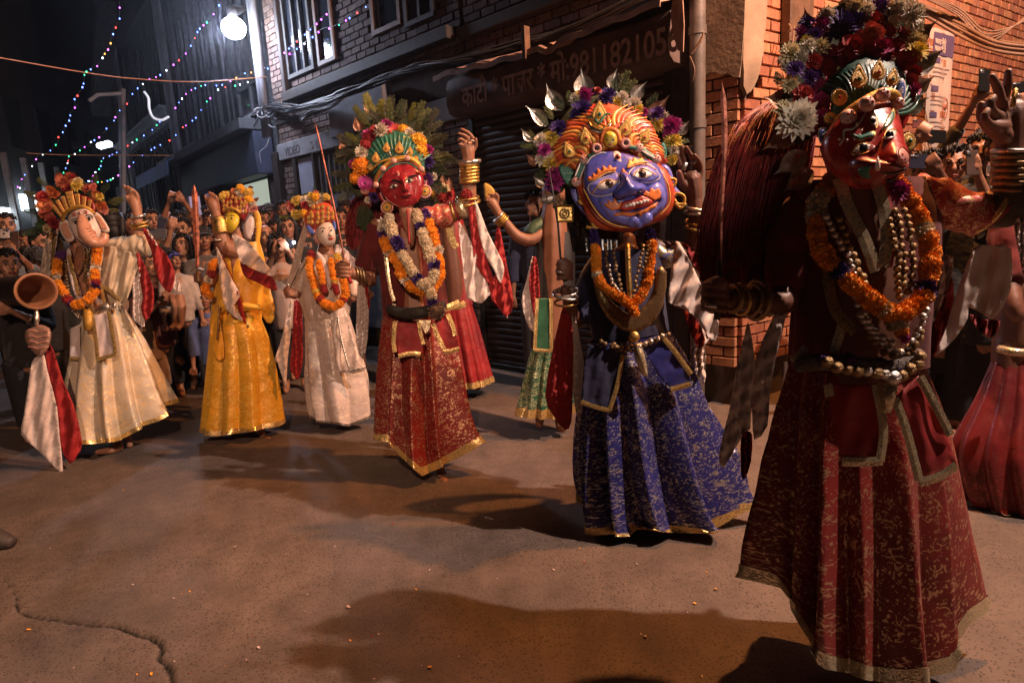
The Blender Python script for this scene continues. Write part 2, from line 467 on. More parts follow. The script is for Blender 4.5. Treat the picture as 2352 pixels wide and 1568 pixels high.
def brick_mats(key, cols):
    return [mat('%s_%d' % (key, i), c, .85, var=.28, ns=16, bump=.6, bs=80) for i, c in enumerate(cols)]
BM_R = brick_mats('red_brick', [(.36, .13, .065), (.42, .17, .08), (.30, .10, .055), (.45, .20, .10), (.38, .155, .09)])
BM_A = brick_mats('grey_brick', [(.15, .095, .075), (.12, .075, .062), (.17, .115, .095), (.10, .068, .058)])
def brick_mesh(name, L_, h, m, seed):
    mb = MB(); r = random.Random(seed)
    mb.box(Matrix.Identity(4), L_, .05, h, .004)
    mb.v = [(x + r.uniform(-1, 1) * .0022, y + r.uniform(-1, 1) * .0015, z + r.uniform(-1, 1) * .0018) for x, y, z in mb.v]
    return mb
def lay_bricks(pl, rects, parent, mats, limit, ch=.086, bl=.215, excl=(), n=.0, seed=1):
    """individual bricks; the nearest ones are objects, the rest one joined part"""
    r = random.Random(seed); cells = []
    for (u0, u1, z0, z1) in rects:
        k = math.floor(z0 / ch)
        while k * ch < z1 - .02:
            z = (k + .5) * ch
            if z - ch / 2 < z0 - .03: k += 1; continue
            u = u0 - (bl * .5 if k % 2 else 0) ; 
            while u < u1 - .01:
                a, b = max(u, u0), min(u + bl, u1)
                u += bl
                if b - a < .05: continue
                c = (a + b) / 2
                if any(e[0] < c < e[1] and e[2] < z < e[3] for e in excl): continue
                p = pl.pt(c, z)
                d = (p - CAM).length
                cells.append((d, c, z, b - a - .014))
            k += 1
    cells.sort(key=lambda t: t[0])
    vis = []
    for c in cells:
        px, py = pix(pl.pt(c[1], c[2]))
        (vis if -40 < px < 2400 and -40 < py < 1600 else []).append(c)
    cache = {}
    rest = MB()
    for i, (d, c, z, L_) in enumerate(vis):
        mi = r.randrange(len(mats)); sd = r.randrange(3)
        nn = n + r.uniform(-.004, .005)
        M = frame(pl.pt(c, z, nn), pl.U, pl.N, Vector((0, 0, 1))) @ Matrix.Rotation(r.uniform(-.012, .012), 4, 'Y')
        key = (round(L_, 2), mi, sd)
        if key not in cache:
            b = brick_mesh('brick', L_, ch - .014, mats[mi], sd)
            cache[key] = (b, b.mesh('brick', mats[mi], smooth=False))
        if i < limit: inst('brick', cache[key][1], parent, M)
        else: rest.cur = mi; rest.add(cache[key][0], M); rest.mi[-len(cache[key][0].f):] = [mi] * len(cache[key][0].f)
    if rest.f: obj('brick', rest, mats, parent, False, kind='stuff')

# ---------------- corner building (orange-lit right wall, shop shutter on the left face)
cb = thing('corner_building', 'orange-lit brick corner building with a rolled-down brown shop shutter', 'building', CN)
def prism(foot, z0, z1):
    mb = MB(); mb.loft([[Vector((p.x, p.y, z0)) for p in foot], [Vector((p.x, p.y, z1)) for p in foot]], True, (True, True)); return mb
IN = CN - PA.N * 4 - PR.N * 0
foot = [PR.pt(9, 0, -.03), PR.pt(0, 0, -.03) + PA.N * -.03, PA.pt(3.1, 0, -.03), PA.pt(3.1, 0, -4), PR.pt(9, 0, -4.5)]
obj('wall', prism(foot, 0, 7.2), m_mortar, cb, False)
lay_bricks(PR, [(.02, 6.9, .3, 5.0)], cb, BM_R, 210, excl=[(-.1, .14, 2.5, 9), (.45, .75, 2.4, 2.62)], n=.0, seed=4)
lay_bricks(PA, [(.0, .36, .3, 2.80)], cb, BM_R, 70, n=.0, seed=5)
def ragged(pl, pts, n0, n1, m, parent, name):
    mb = MB(); pp = spline(pts, 4, True)
    r = random.Random(len(pts))
    pp = [(a[0] + r.uniform(-.008, .008), a[1] + r.uniform(-.01, .01)) for a in pp]
    vs, _, fs, _, _, _ = delaunay_2d_cdt([Vector(p) for p in pp], [], [list(range(len(pp)))], 1, 1e-6)
    for k, nn in ((0, n1), (1, n0)):
        o = len(mb.v)
        for v in vs: mb.V(pl.pt(v[0], v[1], nn))
        for f in fs: mb.F(*[o + i for i in (f if k else reversed(f))])
    q = len(pp); o0 = len(mb.v)
    for p in pp: mb.V(pl.pt(p[0], p[1], n1))
    for p in pp: mb.V(pl.pt(p[0], p[1], n0))
    for i in range(q): mb.F(o0 + i, o0 + (i + 1) % q, o0 + q + (i + 1) % q, o0 + q + i)
    return obj(name, mb, m, parent, False)
ragged(PR, [(-.02, 3.0), (-.02, 2.62), (.03, 2.52), (.11, 2.57), (.2, 2.74), (.23, 2.95), (.26, 3.3), (.2, 4.0), (-.02, 4.0)], .01, .045, m_plast, cb, 'plaster')
ragged(PA, [(-.02, 4.0), (-.02, 2.75), (.08, 2.68), (.2, 2.72), (.33, 2.7), (.38, 2.9), (.40, 4.0)], .01, .045, m_plast, cb, 'plaster')
sl('beam', PR, .46, .78, 2.92, 3.9, .03, .12, m_wood, cb, .01)
sl('recess_dark_sheet', PR, .46, .74, 2.41, 2.61, -.02, -.005, m_blk, cb)  # black sheet puts the shade of the hollow into colour
# awning beam of plain wood above the sign, and upper brick
lay_bricks(PA, [(.44, 3.08, 3.30, 4.2)], cb, BM_A, 0, n=-.01, seed=6)
for z, h in ((3.28, .09), (3.62, .12), (4.05, .1)):
    sl('beam', PA, .42, 3.09, z, z + h, .0, .07 + h * .3, m_dwood, cb, .01)
# shutter with separate slats
m_shut = mat('shutter_paint', (.06, .038, .032), .5, metal=.2, var=.3, ns=3, bump=.2, bs=30)
sl('shutter_backing', PA, .62, 3.0, .02, 2.9, -.03, .005, m_blk, cb)
mb = MB()
prof = [(0, -.02), (.014, -.012), (.026, .006), (.028, .03), (.018, .048), (.004, .056)]
mb.loft([[Vector((u, n_, z_)) for n_, z_ in prof] for u in (-1.17, 1.17)], False)
slat = mb.mesh('slat', m_shut)
z = .06
while z < 2.86:
    inst('slat', slat, cb, frame(PA.pt(1.82, z, .008), PA.U, PA.N, Vector((0, 0, 1))))
    z += .074
for u in (.60, 3.03): sl('shutter_rail', PA, u - .035, u + .035, .02, 2.9, .0, .06, m_blk, cb, .006)
sl('bottom_rail', PA, .66, 2.98, .0, .06, .01, .05, m_blk, cb, .006)
sl('door_post', PA, .40, .56, .0, 3.2, .0, .07, m_dwood, cb, .01)
# painted sign hood above the shutter
mb = MB(); prof = [(.02, 2.80), (.26, 2.80), (.32, 2.84), (.345, 2.92), (.345, 3.06), (.31, 3.16), (.20, 3.22), (.02, 3.23)]
us = list(np.linspace(.42, 3.06, 24))
mb.loft([[PA.pt(u, z_ + .012 * math.sin(u * 5), n_ + .012 * math.sin(u * 7)) for n_, z_ in prof] for u in us], True, (True, True))
m_sign = mat('sign_paint', (.12, .085, .078), .6, var=.35, ns=5, bump=.2, bs=20)
hood = obj('sign_hood', mb, m_sign, cb, True, sharp=35)
def text(body, M, size, m, parent, name='lettering', ext=.002):
    cu = bpy.data.curves.new(name, 'FONT'); cu.body = body; cu.size = size; cu.extrude = ext; cu.align_x = 'LEFT'
    cu.offset = .004
    o = bpy.data.objects.new(name, cu); COL.objects.link(o)
    dg = bpy.context.evaluated_depsgraph_get()
    me = bpy.data.meshes.new_from_object(o.evaluated_get(dg)); me.name = name
    bpy.data.objects.remove(o)
    me.materials.clear(); me.materials.append(m)
    return inst(name, me, parent, M)
m_letter = mat('faded_letters', (.42, .30, .27), .7, var=.3, ns=20)
TM = frame(PA.pt(2.80, 2.86, .362), -PA.U, Vector((0, 0, 1)), PA.N)
text('काटी * पालर * मो:9811821056', TM @ Matrix.Scale(1.3, 4, (0, 1, 0)), .212, m_letter, hood)
# sagging tin sheet roof over the sign
mb = MB(); rings = []
for i in range(34):
    u = .34 + 2.62 * i / 33
    sag = -.05 * math.sin(i / 33 * math.pi) ** 2 + .012 * math.sin(i * 1.3) + (-.03 if 12 < i < 15 else 0)
    rings.append([PA.pt(u, 3.36 + sag * .2, .03), PA.pt(u, 3.24 + sag, .35), PA.pt(u, 3.17 + sag, .60), PA.pt(u, 3.12 + sag, .605), PA.pt(u, 3.12 + sag, .598), PA.pt(u, 3.155 + sag, .59), PA.pt(u, 3.225 + sag, .35), PA.pt(u, 3.345, .03)])
mb.loft(rings, True, (True, True))
obj('tin_roof', mb, m_tin, cb, True, sharp=40)
mb = MB()
ft = [(.36, 3.28), (.42, 3.14), (.38, 2.98), (.30, 2.84), (.215, 2.80), (.20, 2.98), (.22, 3.16), (.26, 3.30)]
mb.loft([[PA.pt(u, z_, .50 - (u - .2) * .9) for u, z_ in ft], [PA.pt(u, z_, .51 - (u - .2) * .9) for u, z_ in ft]], True, (True, True))
obj('tin_flap', mb, mat('pink_tin', (.42, .26, .2), .6, var=.3, ns=8), cb, False)
sl('fixing_strip', PA, 1.66, 1.70, 3.05, 3.32, .55, .62, m_wood, cb)
# drain pipes
dp = MB(); dp.tube([PA.pt(.30, 0, .11), PA.pt(.30, 7, .11)], .062, 14)
for z_ in (1.1, 2.3, 3.0): dp.tube([PA.pt(.30, z_, .11), PA.pt(.30, z_ + .06, .11)], .07, 14)
obj('drain_pipe', dp, m_pipe, None, True, label='thick brown drain pipe running up beside the shop shutter', cat='pipe', sharp=40)
# poster on the orange wall
po = thing('poster', 'tall pale printed notice poster on the orange brick wall', 'poster', PR.pt(3.45, 1.95, .03))
m_paper = mat('paper', (.62, .46, .38), .75, var=.08, ns=4, bump=.1, bs=12)
m_print = mat('print_purple', (.13, .08, .16), .7, var=.1)
m_printb = mat('print_grey', (.30, .21, .20), .7, var=.1)
mb = MB(); g = []
for i in range(13):
    g.append([PR.pt(3.02 + .56 * i / 12, z_, .030 + .004 * math.sin(i * 1.1 + z_ * 3)) for z_ in np.linspace(1.86, 3.37, 12)])
mb.loft(g, False); g2 = [[p - PR.N * .003 for p in r_] for r_ in g]; mb.loft([list(reversed(r_)) for r_ in g2], False)
obj('sheet', mb, m_paper, po)
def pr(u0, u1, z0, z1, m=m_print, name='printed_line'): sl(name, PR, u0, u1, z0, z1, .036, .0385, m, po)
pr(3.10, 3.56, 3.12, 3.33, m_print, 'printed_heading')
for i, z_ in enumerate((3.22, 3.15)): text('जाना मेरो', frame(PR.pt(3.13, z_, .0395), PR.U, Vector((0, 0, 1)), PR.N), .07, m_paper, po)
for k, z_ in enumerate((3.04, 2.76, 2.5, 2.24, 2.02)):
    pr(3.12, 3.27, z_, z_ + .055, m_print, 'printed_heading')
    for j in range(3 if k < 3 else 4): pr(3.12, 3.5 - .05 * ((j * 7 + k) % 3), z_ - .05 - j * .042, z_ - .042 - j * .042, m_printb)
mb = MB(); mb.torus(PR.pt(3.46, 2.60, .039), .055, .004, PR.N, 20, 4, 1.9, up=PR.U); obj('printed_emblem', mb, mat('print_red', (.4, .12, .08), .7), po)
mb = MB(); mb.box(frame(PR.pt(3.46, 2.62, .039), PR.U, PR.N, Vector((0, 0, 1))), .05, .003, .05); obj('printed_emblem', mb, mat('print_red', (.4, .12, .08), .7), po)

# ---------------- brick building in the middle
bb = thing('brick_building', 'shabby grey-lit brick shop building with tall wooden windows above', 'building', PA.pt(5.4, 0))
foot = [PA.pt(3.104, 0, -.03), PA.pt(7.72, 0, -.03), PA.pt(7.72, 0, -4), PA.pt(3.104, 0, -4)]
obj('wall', prism(foot, 0, 8.2), m_mortar, bb, False)
WIN = [(5.62, 7.0, 3.97, 5.6), (3.5, 4.75, 4.02, 5.6)]
ex = [(a - .05, b + .05, c - .02, d) for a, b, c, d in WIN] + [(4.9, 7.15, 3.68, 3.80)]
lay_bricks(PA, [(6.0, 7.62, 3.45, 5.2)], bb, BM_A, 140, excl=ex, n=.0, seed=11)
lay_bricks(PA, [(3.12, 6.0, 3.50, 5.0)], bb, BM_A, 60, excl=ex, n=.0, seed=12)
lay_bricks(PA, [(5.85, 7.56, 3.12, 3.40)], bb, BM_A, 40, n=.0, seed=13)
lay_bricks(PA, [(7.2, 7.56, .2, 2.86)], bb, BM_A, 40, n=.0, seed=14)
lay_bricks(PA, [(3.1, 4.1, .3, 2.86)], bb, BM_A, 40, n=.0, seed=15)
sl('ledge', PA, 3.2, 7.1, 3.66, 3.80, .0, .16, m_dwood, bb, .01)
sl('ledge', PA, 5.9, 7.62, 3.40, 3.475, .0, .05, m_dwood, bb, .01)
sl('lintel', PA, 5.72, 7.62, 2.86, 3.11, .0, .07, m_conc, bb, .01)
sl('lintel', PA, 3.12, 5.70, 2.84, 3.10, .0, .05, m_conc, bb, .01)
text('VIDEO', frame(PA.pt(7.35, 2.91, .072), -PA.U, Vector((0, 0, 1)), PA.N), .17, mat('faded_black', (.10, .08, .09), .8), bb)
text('SHILL', frame(PA.pt(6.55, 2.91, .072), -PA.U, Vector((0, 0, 1)), PA.N), .17, mat('faded_grey', (.20, .18, .19), .8), bb)
sl('sign_board', PA, 4.42, 5.72, 2.95, 3.46, .03, .20, mat('sign_grey', (.17, .17, .21), .7, var=.35, ns=3), bb, .01)
sl('pillar', PA, 7.56, 7.74, 0, 3.0, .0, .12, m_dwood, bb, .01)
sl('door_frame', PA, 7.08, 7.19, 0, 2.86, -.02, .06, m_dwood, bb, .01)
sl('door_panel', PA, 6.6, 7.06, .3, 2.83, -.02, .02, mat('pale_blue_paint', (.34, .34, .44), .6, var=.2, ns=3), bb)
sl('door_frame', PA, 6.5, 6.58, 0, 2.86, -.02, .06, m_dwood, bb, .01)
sl('opening_dark_sheet', PA, 5.2, 6.48, 1.9, 2.80, -.025, .0, m_blk, bb)  # solid black sheet; the dark inside is only its colour
for i in range(9): sl('grill_bar', PA, 5.3 + i * .14, 5.312 + i * .14, 2.2, 2.8, .0, .02, mat('grill', (.2, .2, .22), .5), bb)
sl('lower_panel', PA, 4.3, 6.48, .3, 2.22, .004, .03, mat('grey_blue_metal', (.16, .17, .21), .55, var=.25), bb)
sl('door_frame', PA, 4.16, 4.26, 0, 2.84, -.02, .06, m_dwood, bb, .01)
# windows
m_fr = mat('weathered_frame', (.085, .08, .072), .7, var=.3, ns=10, bump=.3)
m_fo = mat('orange_frame', (.16, .075, .04), .6, var=.3, ns=10)
def window(pl, par, u0, u1, z0, z1, nm, cols=2, rows=1, shut=False):
    fr = MB(); w = .055
    slab(fr, pl, u0, u1, z0, z0 + w, .0, .07); slab(fr, pl, u0, u1, z1 - w, z1, .0, .07)
    slab(fr, pl, u0, u0 + w, z0 + w + .001, z1 - w - .001, .0, .068); slab(fr, pl, u1 - w, u1, z0 + w + .001, z1 - w - .001, .0, .068)
    f = obj('window', fr, nm, par, False)
    cw = (u1 - u0 - 2 * w) / cols
    for i in range(cols):
        a = u0 + w + i * cw
        if i: sl('mullion', pl, a - .022, a + .022, z0 + w, z1 - w, .004, .06, nm, f)
        for j in range(rows):
            h = (z1 - z0 - 2 * w) / rows
            sl('pane', pl, a + .03, a + cw - .03, z0 + w + j * h + .02, z0 + w + (j + 1) * h - .02, .008, .018, m_glassd, f)
    return f
window(PA, bb, 6.20, 6.98, 3.98, 5.5, m_fr, 3, 1)
window(PA, bb, 5.62, 6.08, 3.98, 5.5, m_fo, 1, 1)
window(PA, bb, 4.12, 4.72, 4.05, 5.5, m_fo, 1, 1)
window(PA, bb, 3.5, 4.05, 3.98, 5.5, m_dwood, 2, 1)
sl('shutter_edge', PA, 7.0, 7.1, 3.72, 5.5, .0, .12, m_dwood, bb, .01)
mb = MB()
for u_, r_ in ((7.70, .055), (7.84, .04)): mb.tube([PA.pt(u_, 3.25, .13), PA.pt(u_, 7, .13)], r_, 12)
obj('white_pipe', mb, m_whitep, None, True, label='bright white vertical pipes at the far corner of the brick building', cat='pipe')

# ---------------- old wooden house down the street
wb = thing('wooden_house', 'tall dark timber-fronted house beyond the brick building', 'building', PB.pt(6, 0))
m_tim = mat('grey_timber', (.06, .06, .066), .75, var=.35, ns=10, bump=.4)
m_timd = mat('dark_timber', (.05, .05, .055), .75, var=.35, ns=10, bump=.4)
foot = [PB.pt(-.3, 0, -.03), PB.pt(20, 0, -.03), PB.pt(20, 0, -5), PB.pt(-.3, 0, -5)]
obj('wall', prism(foot, 0, 8), m_timd, wb, False)
r = random.Random(5)
for i in range(34):
    u = .1 + i * .37 + r.uniform(-.05, .05)
    if -.1 < u < 1.4: z0 = 4.5
    elif u < 5.5: z0 = 3.9
    else: z0 = 3.2 if u < 8.6 else .2
    sl('batten', PB, u, u + r.uniform(.06, .14), z0, r.uniform(6.6, 7.8), .0, r.uniform(.03, .08), m_tim if r.random() < .6 else m_timd, wb)
for i in range(26):
    u = 8.9 + i * .30
    sl('batten', PB, u, u + r.uniform(.05, .12), .1, 3.9, .08, r.uniform(.12, .17), m_tim if r.random() < .5 else m_conc, wb)
window(PB, wb, -.25, 1.2, 3.92, 4.45, m_tim, 2, 1)
sl('sill', PB, -.3, 1.6, 3.80, 3.90, .0, .14, mat('pale_sill', (.4, .4, .43), .7), wb, .01)
sl('canopy', PB, -.28, 5.4, 3.52, 3.70, .0, .55, m_tim, wb, .01)
sl('canopy_box', PB, -.28, 5.2, 2.78, 3.50, .02, .34, mat('navy_sheet', (.035, .04, .07), .6, var=.3), wb, .01)
mb = MB()
mb.loft([[PB.pt(u, 3.92, .02), PB.pt(u, 3.55, .72), PB.pt(u, 3.22, .74), PB.pt(u, 3.24, .71), PB.pt(u, 3.54, .69), PB.pt(u, 3.88, .02)] for u in np.linspace(4.6, 8.6, 9)], True)
obj('awning', mb, mat('blue_tarp', (.06, .12, .28), .55, var=.3, ns=4), wb, False)
sl('awning_rail', PB, 4.6, 8.7, 3.90, 3.97, .0, .12, m_whitep, wb, .01)
sl('cornice', PB, 6.1, 13.4, 4.82, 4.98, .0, .30, mat('pale_stone', (.33, .34, .36), .8, var=.3), wb, .01)
sl('cornice', PB, 6.1, 13.4, 5.0, 5.06, .0, .40, mat('pale_stone', (.33, .34, .36), .8), wb, .005)
for i in range(30): sl('dentil', PB, 6.2 + i * .235, 6.31 + i * .235, 4.66, 4.81, .0, .22, mat('pale_stone', (.33, .34, .36), .8), wb)
for u_, r_ in ((12.3, .10), (13.1, .07), (6.0, .10), (5.75, .06)):
    mb = MB(); mb.tube([PB.pt(u_, 0.1, .15), PB.pt(u_, 8, .15)], r_, 10); obj('down_pipe', mb, m_conc, wb)
mb = MB(); mb.box(frame(PB.pt(11.5, 7.2, .6), (PB.U + Vector((0, 0, -.55))).normalized(), PB.N, (Vector((0, 0, 1)) + PB.U * .55).normalized()), 4.5, .5, .3); obj('roof_beam', mb, m_timd, wb, False)
m_pink = emitm('pink_room', (.62, .42, .58), .55)
m_green = emitm('green_room', (.50, .56, .46), .75)
sl('lit_doorway', PB, 4.85, 6.3, .2, 3.08, -.02, .01, m_pink, wb)
sl('lit_doorway', PB, 3.8, 4.5, .2, 3.05, -.02, .01, emitm('pink_room_dim', (.40, .24, .36), .35), wb)
sl('lit_doorway', PB, -.02, 1.75, .2, 2.74, -.02, .01, m_green, wb)
for i in range(3): sl('hanging_pack', PB, .35 + i * .2, .5 + i * .2, 2.12, 2.28, .02, .06, mat('pink_pack', (.55, .14, .32), .6), wb)
for u_ in (-.1, 1.85, 3.7, 4.65, 6.5, 7.6): sl('door_post', PB, u_ - .07, u_ + .07, 0, 3.2, .0, .1, m_dwood, wb)

# ---------------- buildings closing the street
eb = thing('far_building', 'dark flat-roofed block across the end of the street with a few lit windows', 'building', (-22, 36, 0))
EP = Plane((-34, 32, 0), (1, .25, 0))
m_far = mat('far_wall', (.06, .06, .065), .9, var=.3, ns=.6, bump=0)
mb = MB(); slab(mb, EP, -12, 26, 0, 13, -3, 0); obj('wall', mb, m_far, eb, False)
for z_ in (2.6, 4.9, 7.1): sl('floor_band', EP, -12, 26, z_, z_ + .28, .0, .5, mat('far_band', (.20, .20, .20), .9, bump=0), eb)
sl('roof', EP, -12.5, 26.5, 9.3, 9.5, -.5, 1.0, mat('far_band', (.20, .20, .20), .9), eb)
for i in range(9): sl('column', EP, -10 + i * 3.8, -9.7 + i * 3.8, 0, 9.3, .0, .4, m_far, eb)
m_lw = emitm('far_window', (.35, .45, .75), .9)
rr2 = random.Random(2)
for i in range(10):
    for z_ in (3.3, 5.6, 7.8):
        lit = rr2.random() < .22
        w_ = sl('window', EP, -9 + i * 3.6, -7.9 + i * 3.6, z_, z_ + 1.0, .0, .05, m_blk, eb)
        sl('pane', EP, -8.9 + i * 3.6, -8.0 + i * 3.6, z_ + .1, z_ + .9, .052, .07, m_lw if lit else m_glassd, w_)
lb = thing('left_building', 'unlit tall block rising on the left edge of the street', 'building', (-20, 22, 0))
LPn = Plane((-14.5, 17, 0), (-.30, 1, 0))
mb = MB(); slab(mb, LPn, 0, 16, 0, 20, -4, 0); obj('wall', mb, mat('left_wall', (.03, .03, .035), .9, bump=0), lb, False)
for i in range(6): sl('window', LPn, 1 + i * 2.4, 2.2 + i * 2.4, 5, 6.6, .0, .05, m_glassd, lb)
sl('shop_light', LPn, 3.2, 4.2, 3.0, 3.5, .05, .3, emitm('shop_white', (.8, .95, 1), 7), lb)
sl('shop_light', LPn, 1.4, 2.0, 2.5, 3.0, .05, .3, emitm('shop_white', (.8, .95, 1), 7), lb)
for i in range(5): sl('post', LPn, .5 + i * 1.3, .62 + i * 1.3, 0, 4.6, .3, .45, m_conc, lb)
# ================================================================== lamps, wires, festoon lights
c = P(537, 65, 9.1)
sl_ = thing('street_lamp', 'glaring white street lamp high over the street at the left', 'street lamp', PB.pt(1.1, 0, 0))
mb = MB(); mb.ball(c, .17, .17, .15, nu=20, nv=14); obj('globe', mb, emitm('lamp_white', (.80, .86, 1), 90), sl_)
mb = MB(); mb.tube([c + Vector((0, 0, .15)), c + Vector((0, 0, .24)), c + Vector((.1, .25, .34))], [.07, .09, .03], 10)
w_ = PB.pt(1.1, 6.4, 0); mb.tube([c + Vector((0.02, .1, .26)), c.lerp(w_, .5) + Vector((0, 0, .12)), w_], .02, 8)
obj('bracket', mb, m_blk, sl_)
lamp('street_light', c + Vector((-.12, -.24, -.16)), (.68, .75, 1), 220, .15)
c = P(240, 333, 15)
s2 = thing('street_lamp', 'small white street lamp on a bracket further down the street', 'street lamp', PB.pt(9.5, 0, 0))
mb = MB(); mb.box(frame(c, RXv, VZv, UYv) @ Matrix.Rotation(-.25, 4, 'Y'), .34, .16, .12, .03); obj('lamp_head', mb, emitm('lamp_white2', (.75, .85, 1), 12), s2)
mb = MB(); mb.tube([c, P(262, 338, 15.3), P(278, 352, 15.6)], .03, 8); mb.tube([G(282, 560) * 0 + P(281, 500, 15.8), P(276, 200, 15.8)], .06, 8); obj('pole', mb, m_conc, s2)
mb = MB(); mb.tube([P(283, 215, 13.5), P(225, 218, 13.2), P(205, 232, 13)], .04, 8); mb.tube([P(283, 205, 13.5), P(285, 620, 13.5)], .05, 8)
obj('bracket_pole', mb, m_conc, None, label='grey post with a bare side arm in front of the timber house', cat='post')
def cable(name, pts, r, m, label, seg=8, **k):
    mb = MB(); q = spline(pts, seg)
    mb.tube([P(a[0], a[1], a[2]) for a in q], r, 6)
    return obj(name, mb, m, None, label=label, cat='cable', **k)
cable('white_cable', [(331, 211, 11), (341, 226, 11), (343, 250, 11), (352, 270, 11), (371, 276, 11), (388, 268, 11)], .022, emitm('lit_white', (.6, .62, .68), .6), 'curved white cable hanging off the timber house')  # cable is no lamp; its bright look is put in as emission
m_owire = mat('orange_wire', (.55, .25, .10), .6)
cable('orange_wire', [(-30, 128, 5), (195, 167, 6.4), (320, 182, 7.2), (460, 188, 8), (612, 177, 9.6)], .006, m_owire, 'long orange wire stretched across the street under the lamp')
cable('orange_wire', [(60, 352, 12), (157, 356, 12.5), (400, 357, 13)], .007, m_owire, 'shorter orange wire low across the far end of the street')
# thick bundle of cables along the brick front
r = random.Random(9)
def bundle(name, pts, n, spread, rr_, label, m=m_cable, shift=None):
    mb = MB()
    for i in range(n):
        off = [(r.gauss(0, spread), r.gauss(0, spread * .8)) for _ in pts]
        q = spline([(p[0] + o[0], p[1] + o[1] * (p[3] if len(p) > 3 else 1), p[2] + r.uniform(-.05, .05)) for p, o in zip(pts, off)], 6)
        mb.tube([P(a[0], a[1], a[2]) for a in q], r.uniform(.6, 1.4) * rr_, 5)
    return obj(name, mb, m, None, label=label, cat='cables', kind=None)
bundle('cable_bundle', [(585, 268, 9.9, 1.5), (612, 246, 9.8, 1.5), (660, 250, 9.2), (720, 238, 8.4), (800, 214, 7.6), (880, 182, 7.0), (960, 158, 6.5), (1060, 136, 6.0), (1180, 108, 5.6), (1330, 60, 5.1), (1500, -20, 4.7)], 26, 6, .011, 'thick tangled bundle of black cables strung along the brick building')
bundle('cable_loop', [(690, 275, 8.6), (715, 258, 8.4), (760, 245, 8.0), (790, 222, 7.8)], 4, 3, .009, 'loose cables looping beneath the tangled bundle', m_whitep)
mb = MB()
for k in range(16):
    x, y = 600 + r.gauss(18, 14), 262 + r.gauss(0, 9); s = r.uniform(6, 15); ph = r.uniform(0, 6)
    q = [(x + s * math.cos(ph + i * .5), y + s * .7 * math.sin(ph + i * .5), 9.7 + .02 * i) for i in range(r.randrange(7, 13))]
    mb.tube([P(*a) for a in q], .010, 5)
obj('cable_coil', mb, mat('grey_cable', (.22, .22, .24), .5), None, label='knotted coils of grey cable where the bundle meets the white pipes', cat='cables')
cable('drop_cable', [(620, 262, 9.8), (622, 300, 9.8), (612, 335, 9.8), (597, 350, 9.8), (600, 378, 9.8)], .008, mat('grey_cable', (.22, .22, .24), .5), 'single grey cable end dangling in front of the navy canopy')
mb = MB()
for k in range(14):
    ys = r.uniform(-14, 14); zo = r.uniform(-.1, .1)
    q = spline([(2050, 2 + ys * .4, 5.6 + zo), (2130, 28 + ys, 5.8 + zo), (2210, 68 + ys * 1.4, 5.6), (2290, 105 + ys, 5.4 + zo), (2400, 118 + ys, 5.2)], 5)
    mb.tube([P(*a) for a in q], r.uniform(.006, .016), 5)
for k in range(4):
    q = spline([(2110, -10, 5.6), (2200, 18 + k * 6, 5.6), (2262, 70 + k * 9, 5.5), (2330, 60, 5.4), (2400, 20 - k * 8, 5.3)], 5)
    mb.tube([P(*a) for a in q], .009, 5)
obj('cable_bundle', mb, mat('brown_cable', (.14, .075, .045), .6), None, label='sagging brown cables across the top of the orange brick wall', cat='cables')
mb = MB()
for x0, y0, x1, y1 in ((1824, 60, 1800, 145), (1812, 55, 1806, 80), (1722, 20, 1760, 24), (1620, 60, 1585, 130), (1585, 130, 1590, 190)):
    q = spline([(x0, y0, 4.75), ((x0 + x1) / 2 + 8, (y0 + y1) / 2, 4.72), (x1, y1, 4.75)], 5); mb.tube([P(*a) for a in q], .006, 5)
obj('cable', mb, mat('brown_cable', (.14, .075, .045), .6), None, label='thin cable scraps dangling over the plastered corner', cat='cables')
mb = MB(); q = [(1238, 38, 4.8), (1246, 20, 4.75)]

BCOL = {'blue': ((.12, .22, 1), 9), 'red': ((1, .06, .05), 7), 'green': ((.05, .9, .35), 6), 'magenta': ((.75, .12, 1), 8), 'white': ((.7, .8, 1), 8), 'orange': ((1, .35, .05), 6)}
bm = {}
for k_, (c_, s_) in BCOL.items():
    mb = MB(); mb.ball((0, 0, 0), .0085, .0085, .011, nu=8, nv=6); bm[k_] = mb.mesh('bulb', emitm('bulb_' + k_, c_, s_))
def festoon(pts, d0, d1, label, step=18, far=1.0):
    pts = [(x / 3, y / 3) for x, y in pts]
    tot = sum(math.dist(pts[i], pts[i + 1]) for i in range(len(pts) - 1)); L = 0; q3 = []
    for i, p in enumerate(pts):
        if i: L += math.dist(pts[i - 1], p)
        q3.append((p[0], p[1], d0 + (d1 - d0) * (L / tot) ** 1.3))
    q = spline(q3, 5)
    W3 = [P(*a) for a in q]
    t = thing('string_light', label, 'string lights', W3[0], 'strings of coloured lights over the street')
    mb = MB(); mb.tube(W3, .0035, 4); obj('wire', mb, m_cable, t)
    acc = 0; nxt = 0
    for i in range(1, len(q)):
        seg = math.dist(q[i][:2], q[i - 1][:2]); a = 0
        while acc + seg - a >= nxt and seg > 0 and a <= seg:
            f = min(1, max(0, (nxt - acc) / seg)); a = 0
            p = W3[i - 1].lerp(W3[i], f)
            k_ = r.choices(list(BCOL), [9, 2.2, 1.8, 4, 2.5, .7])[0]
            sc = r.uniform(.8, 1.25) * (q[i][2] / 9) ** .7 
            inst('bulb', bm[k_], t, Matrix.Translation(p - Vector((0, 0, .015))) @ Matrix.Scale(sc, 4))
            nxt += step * r.uniform(.45, 1.5) / (1 + .8 * (q[i][2] > d1 * .85))
            if nxt > acc + seg: break
        acc += seg
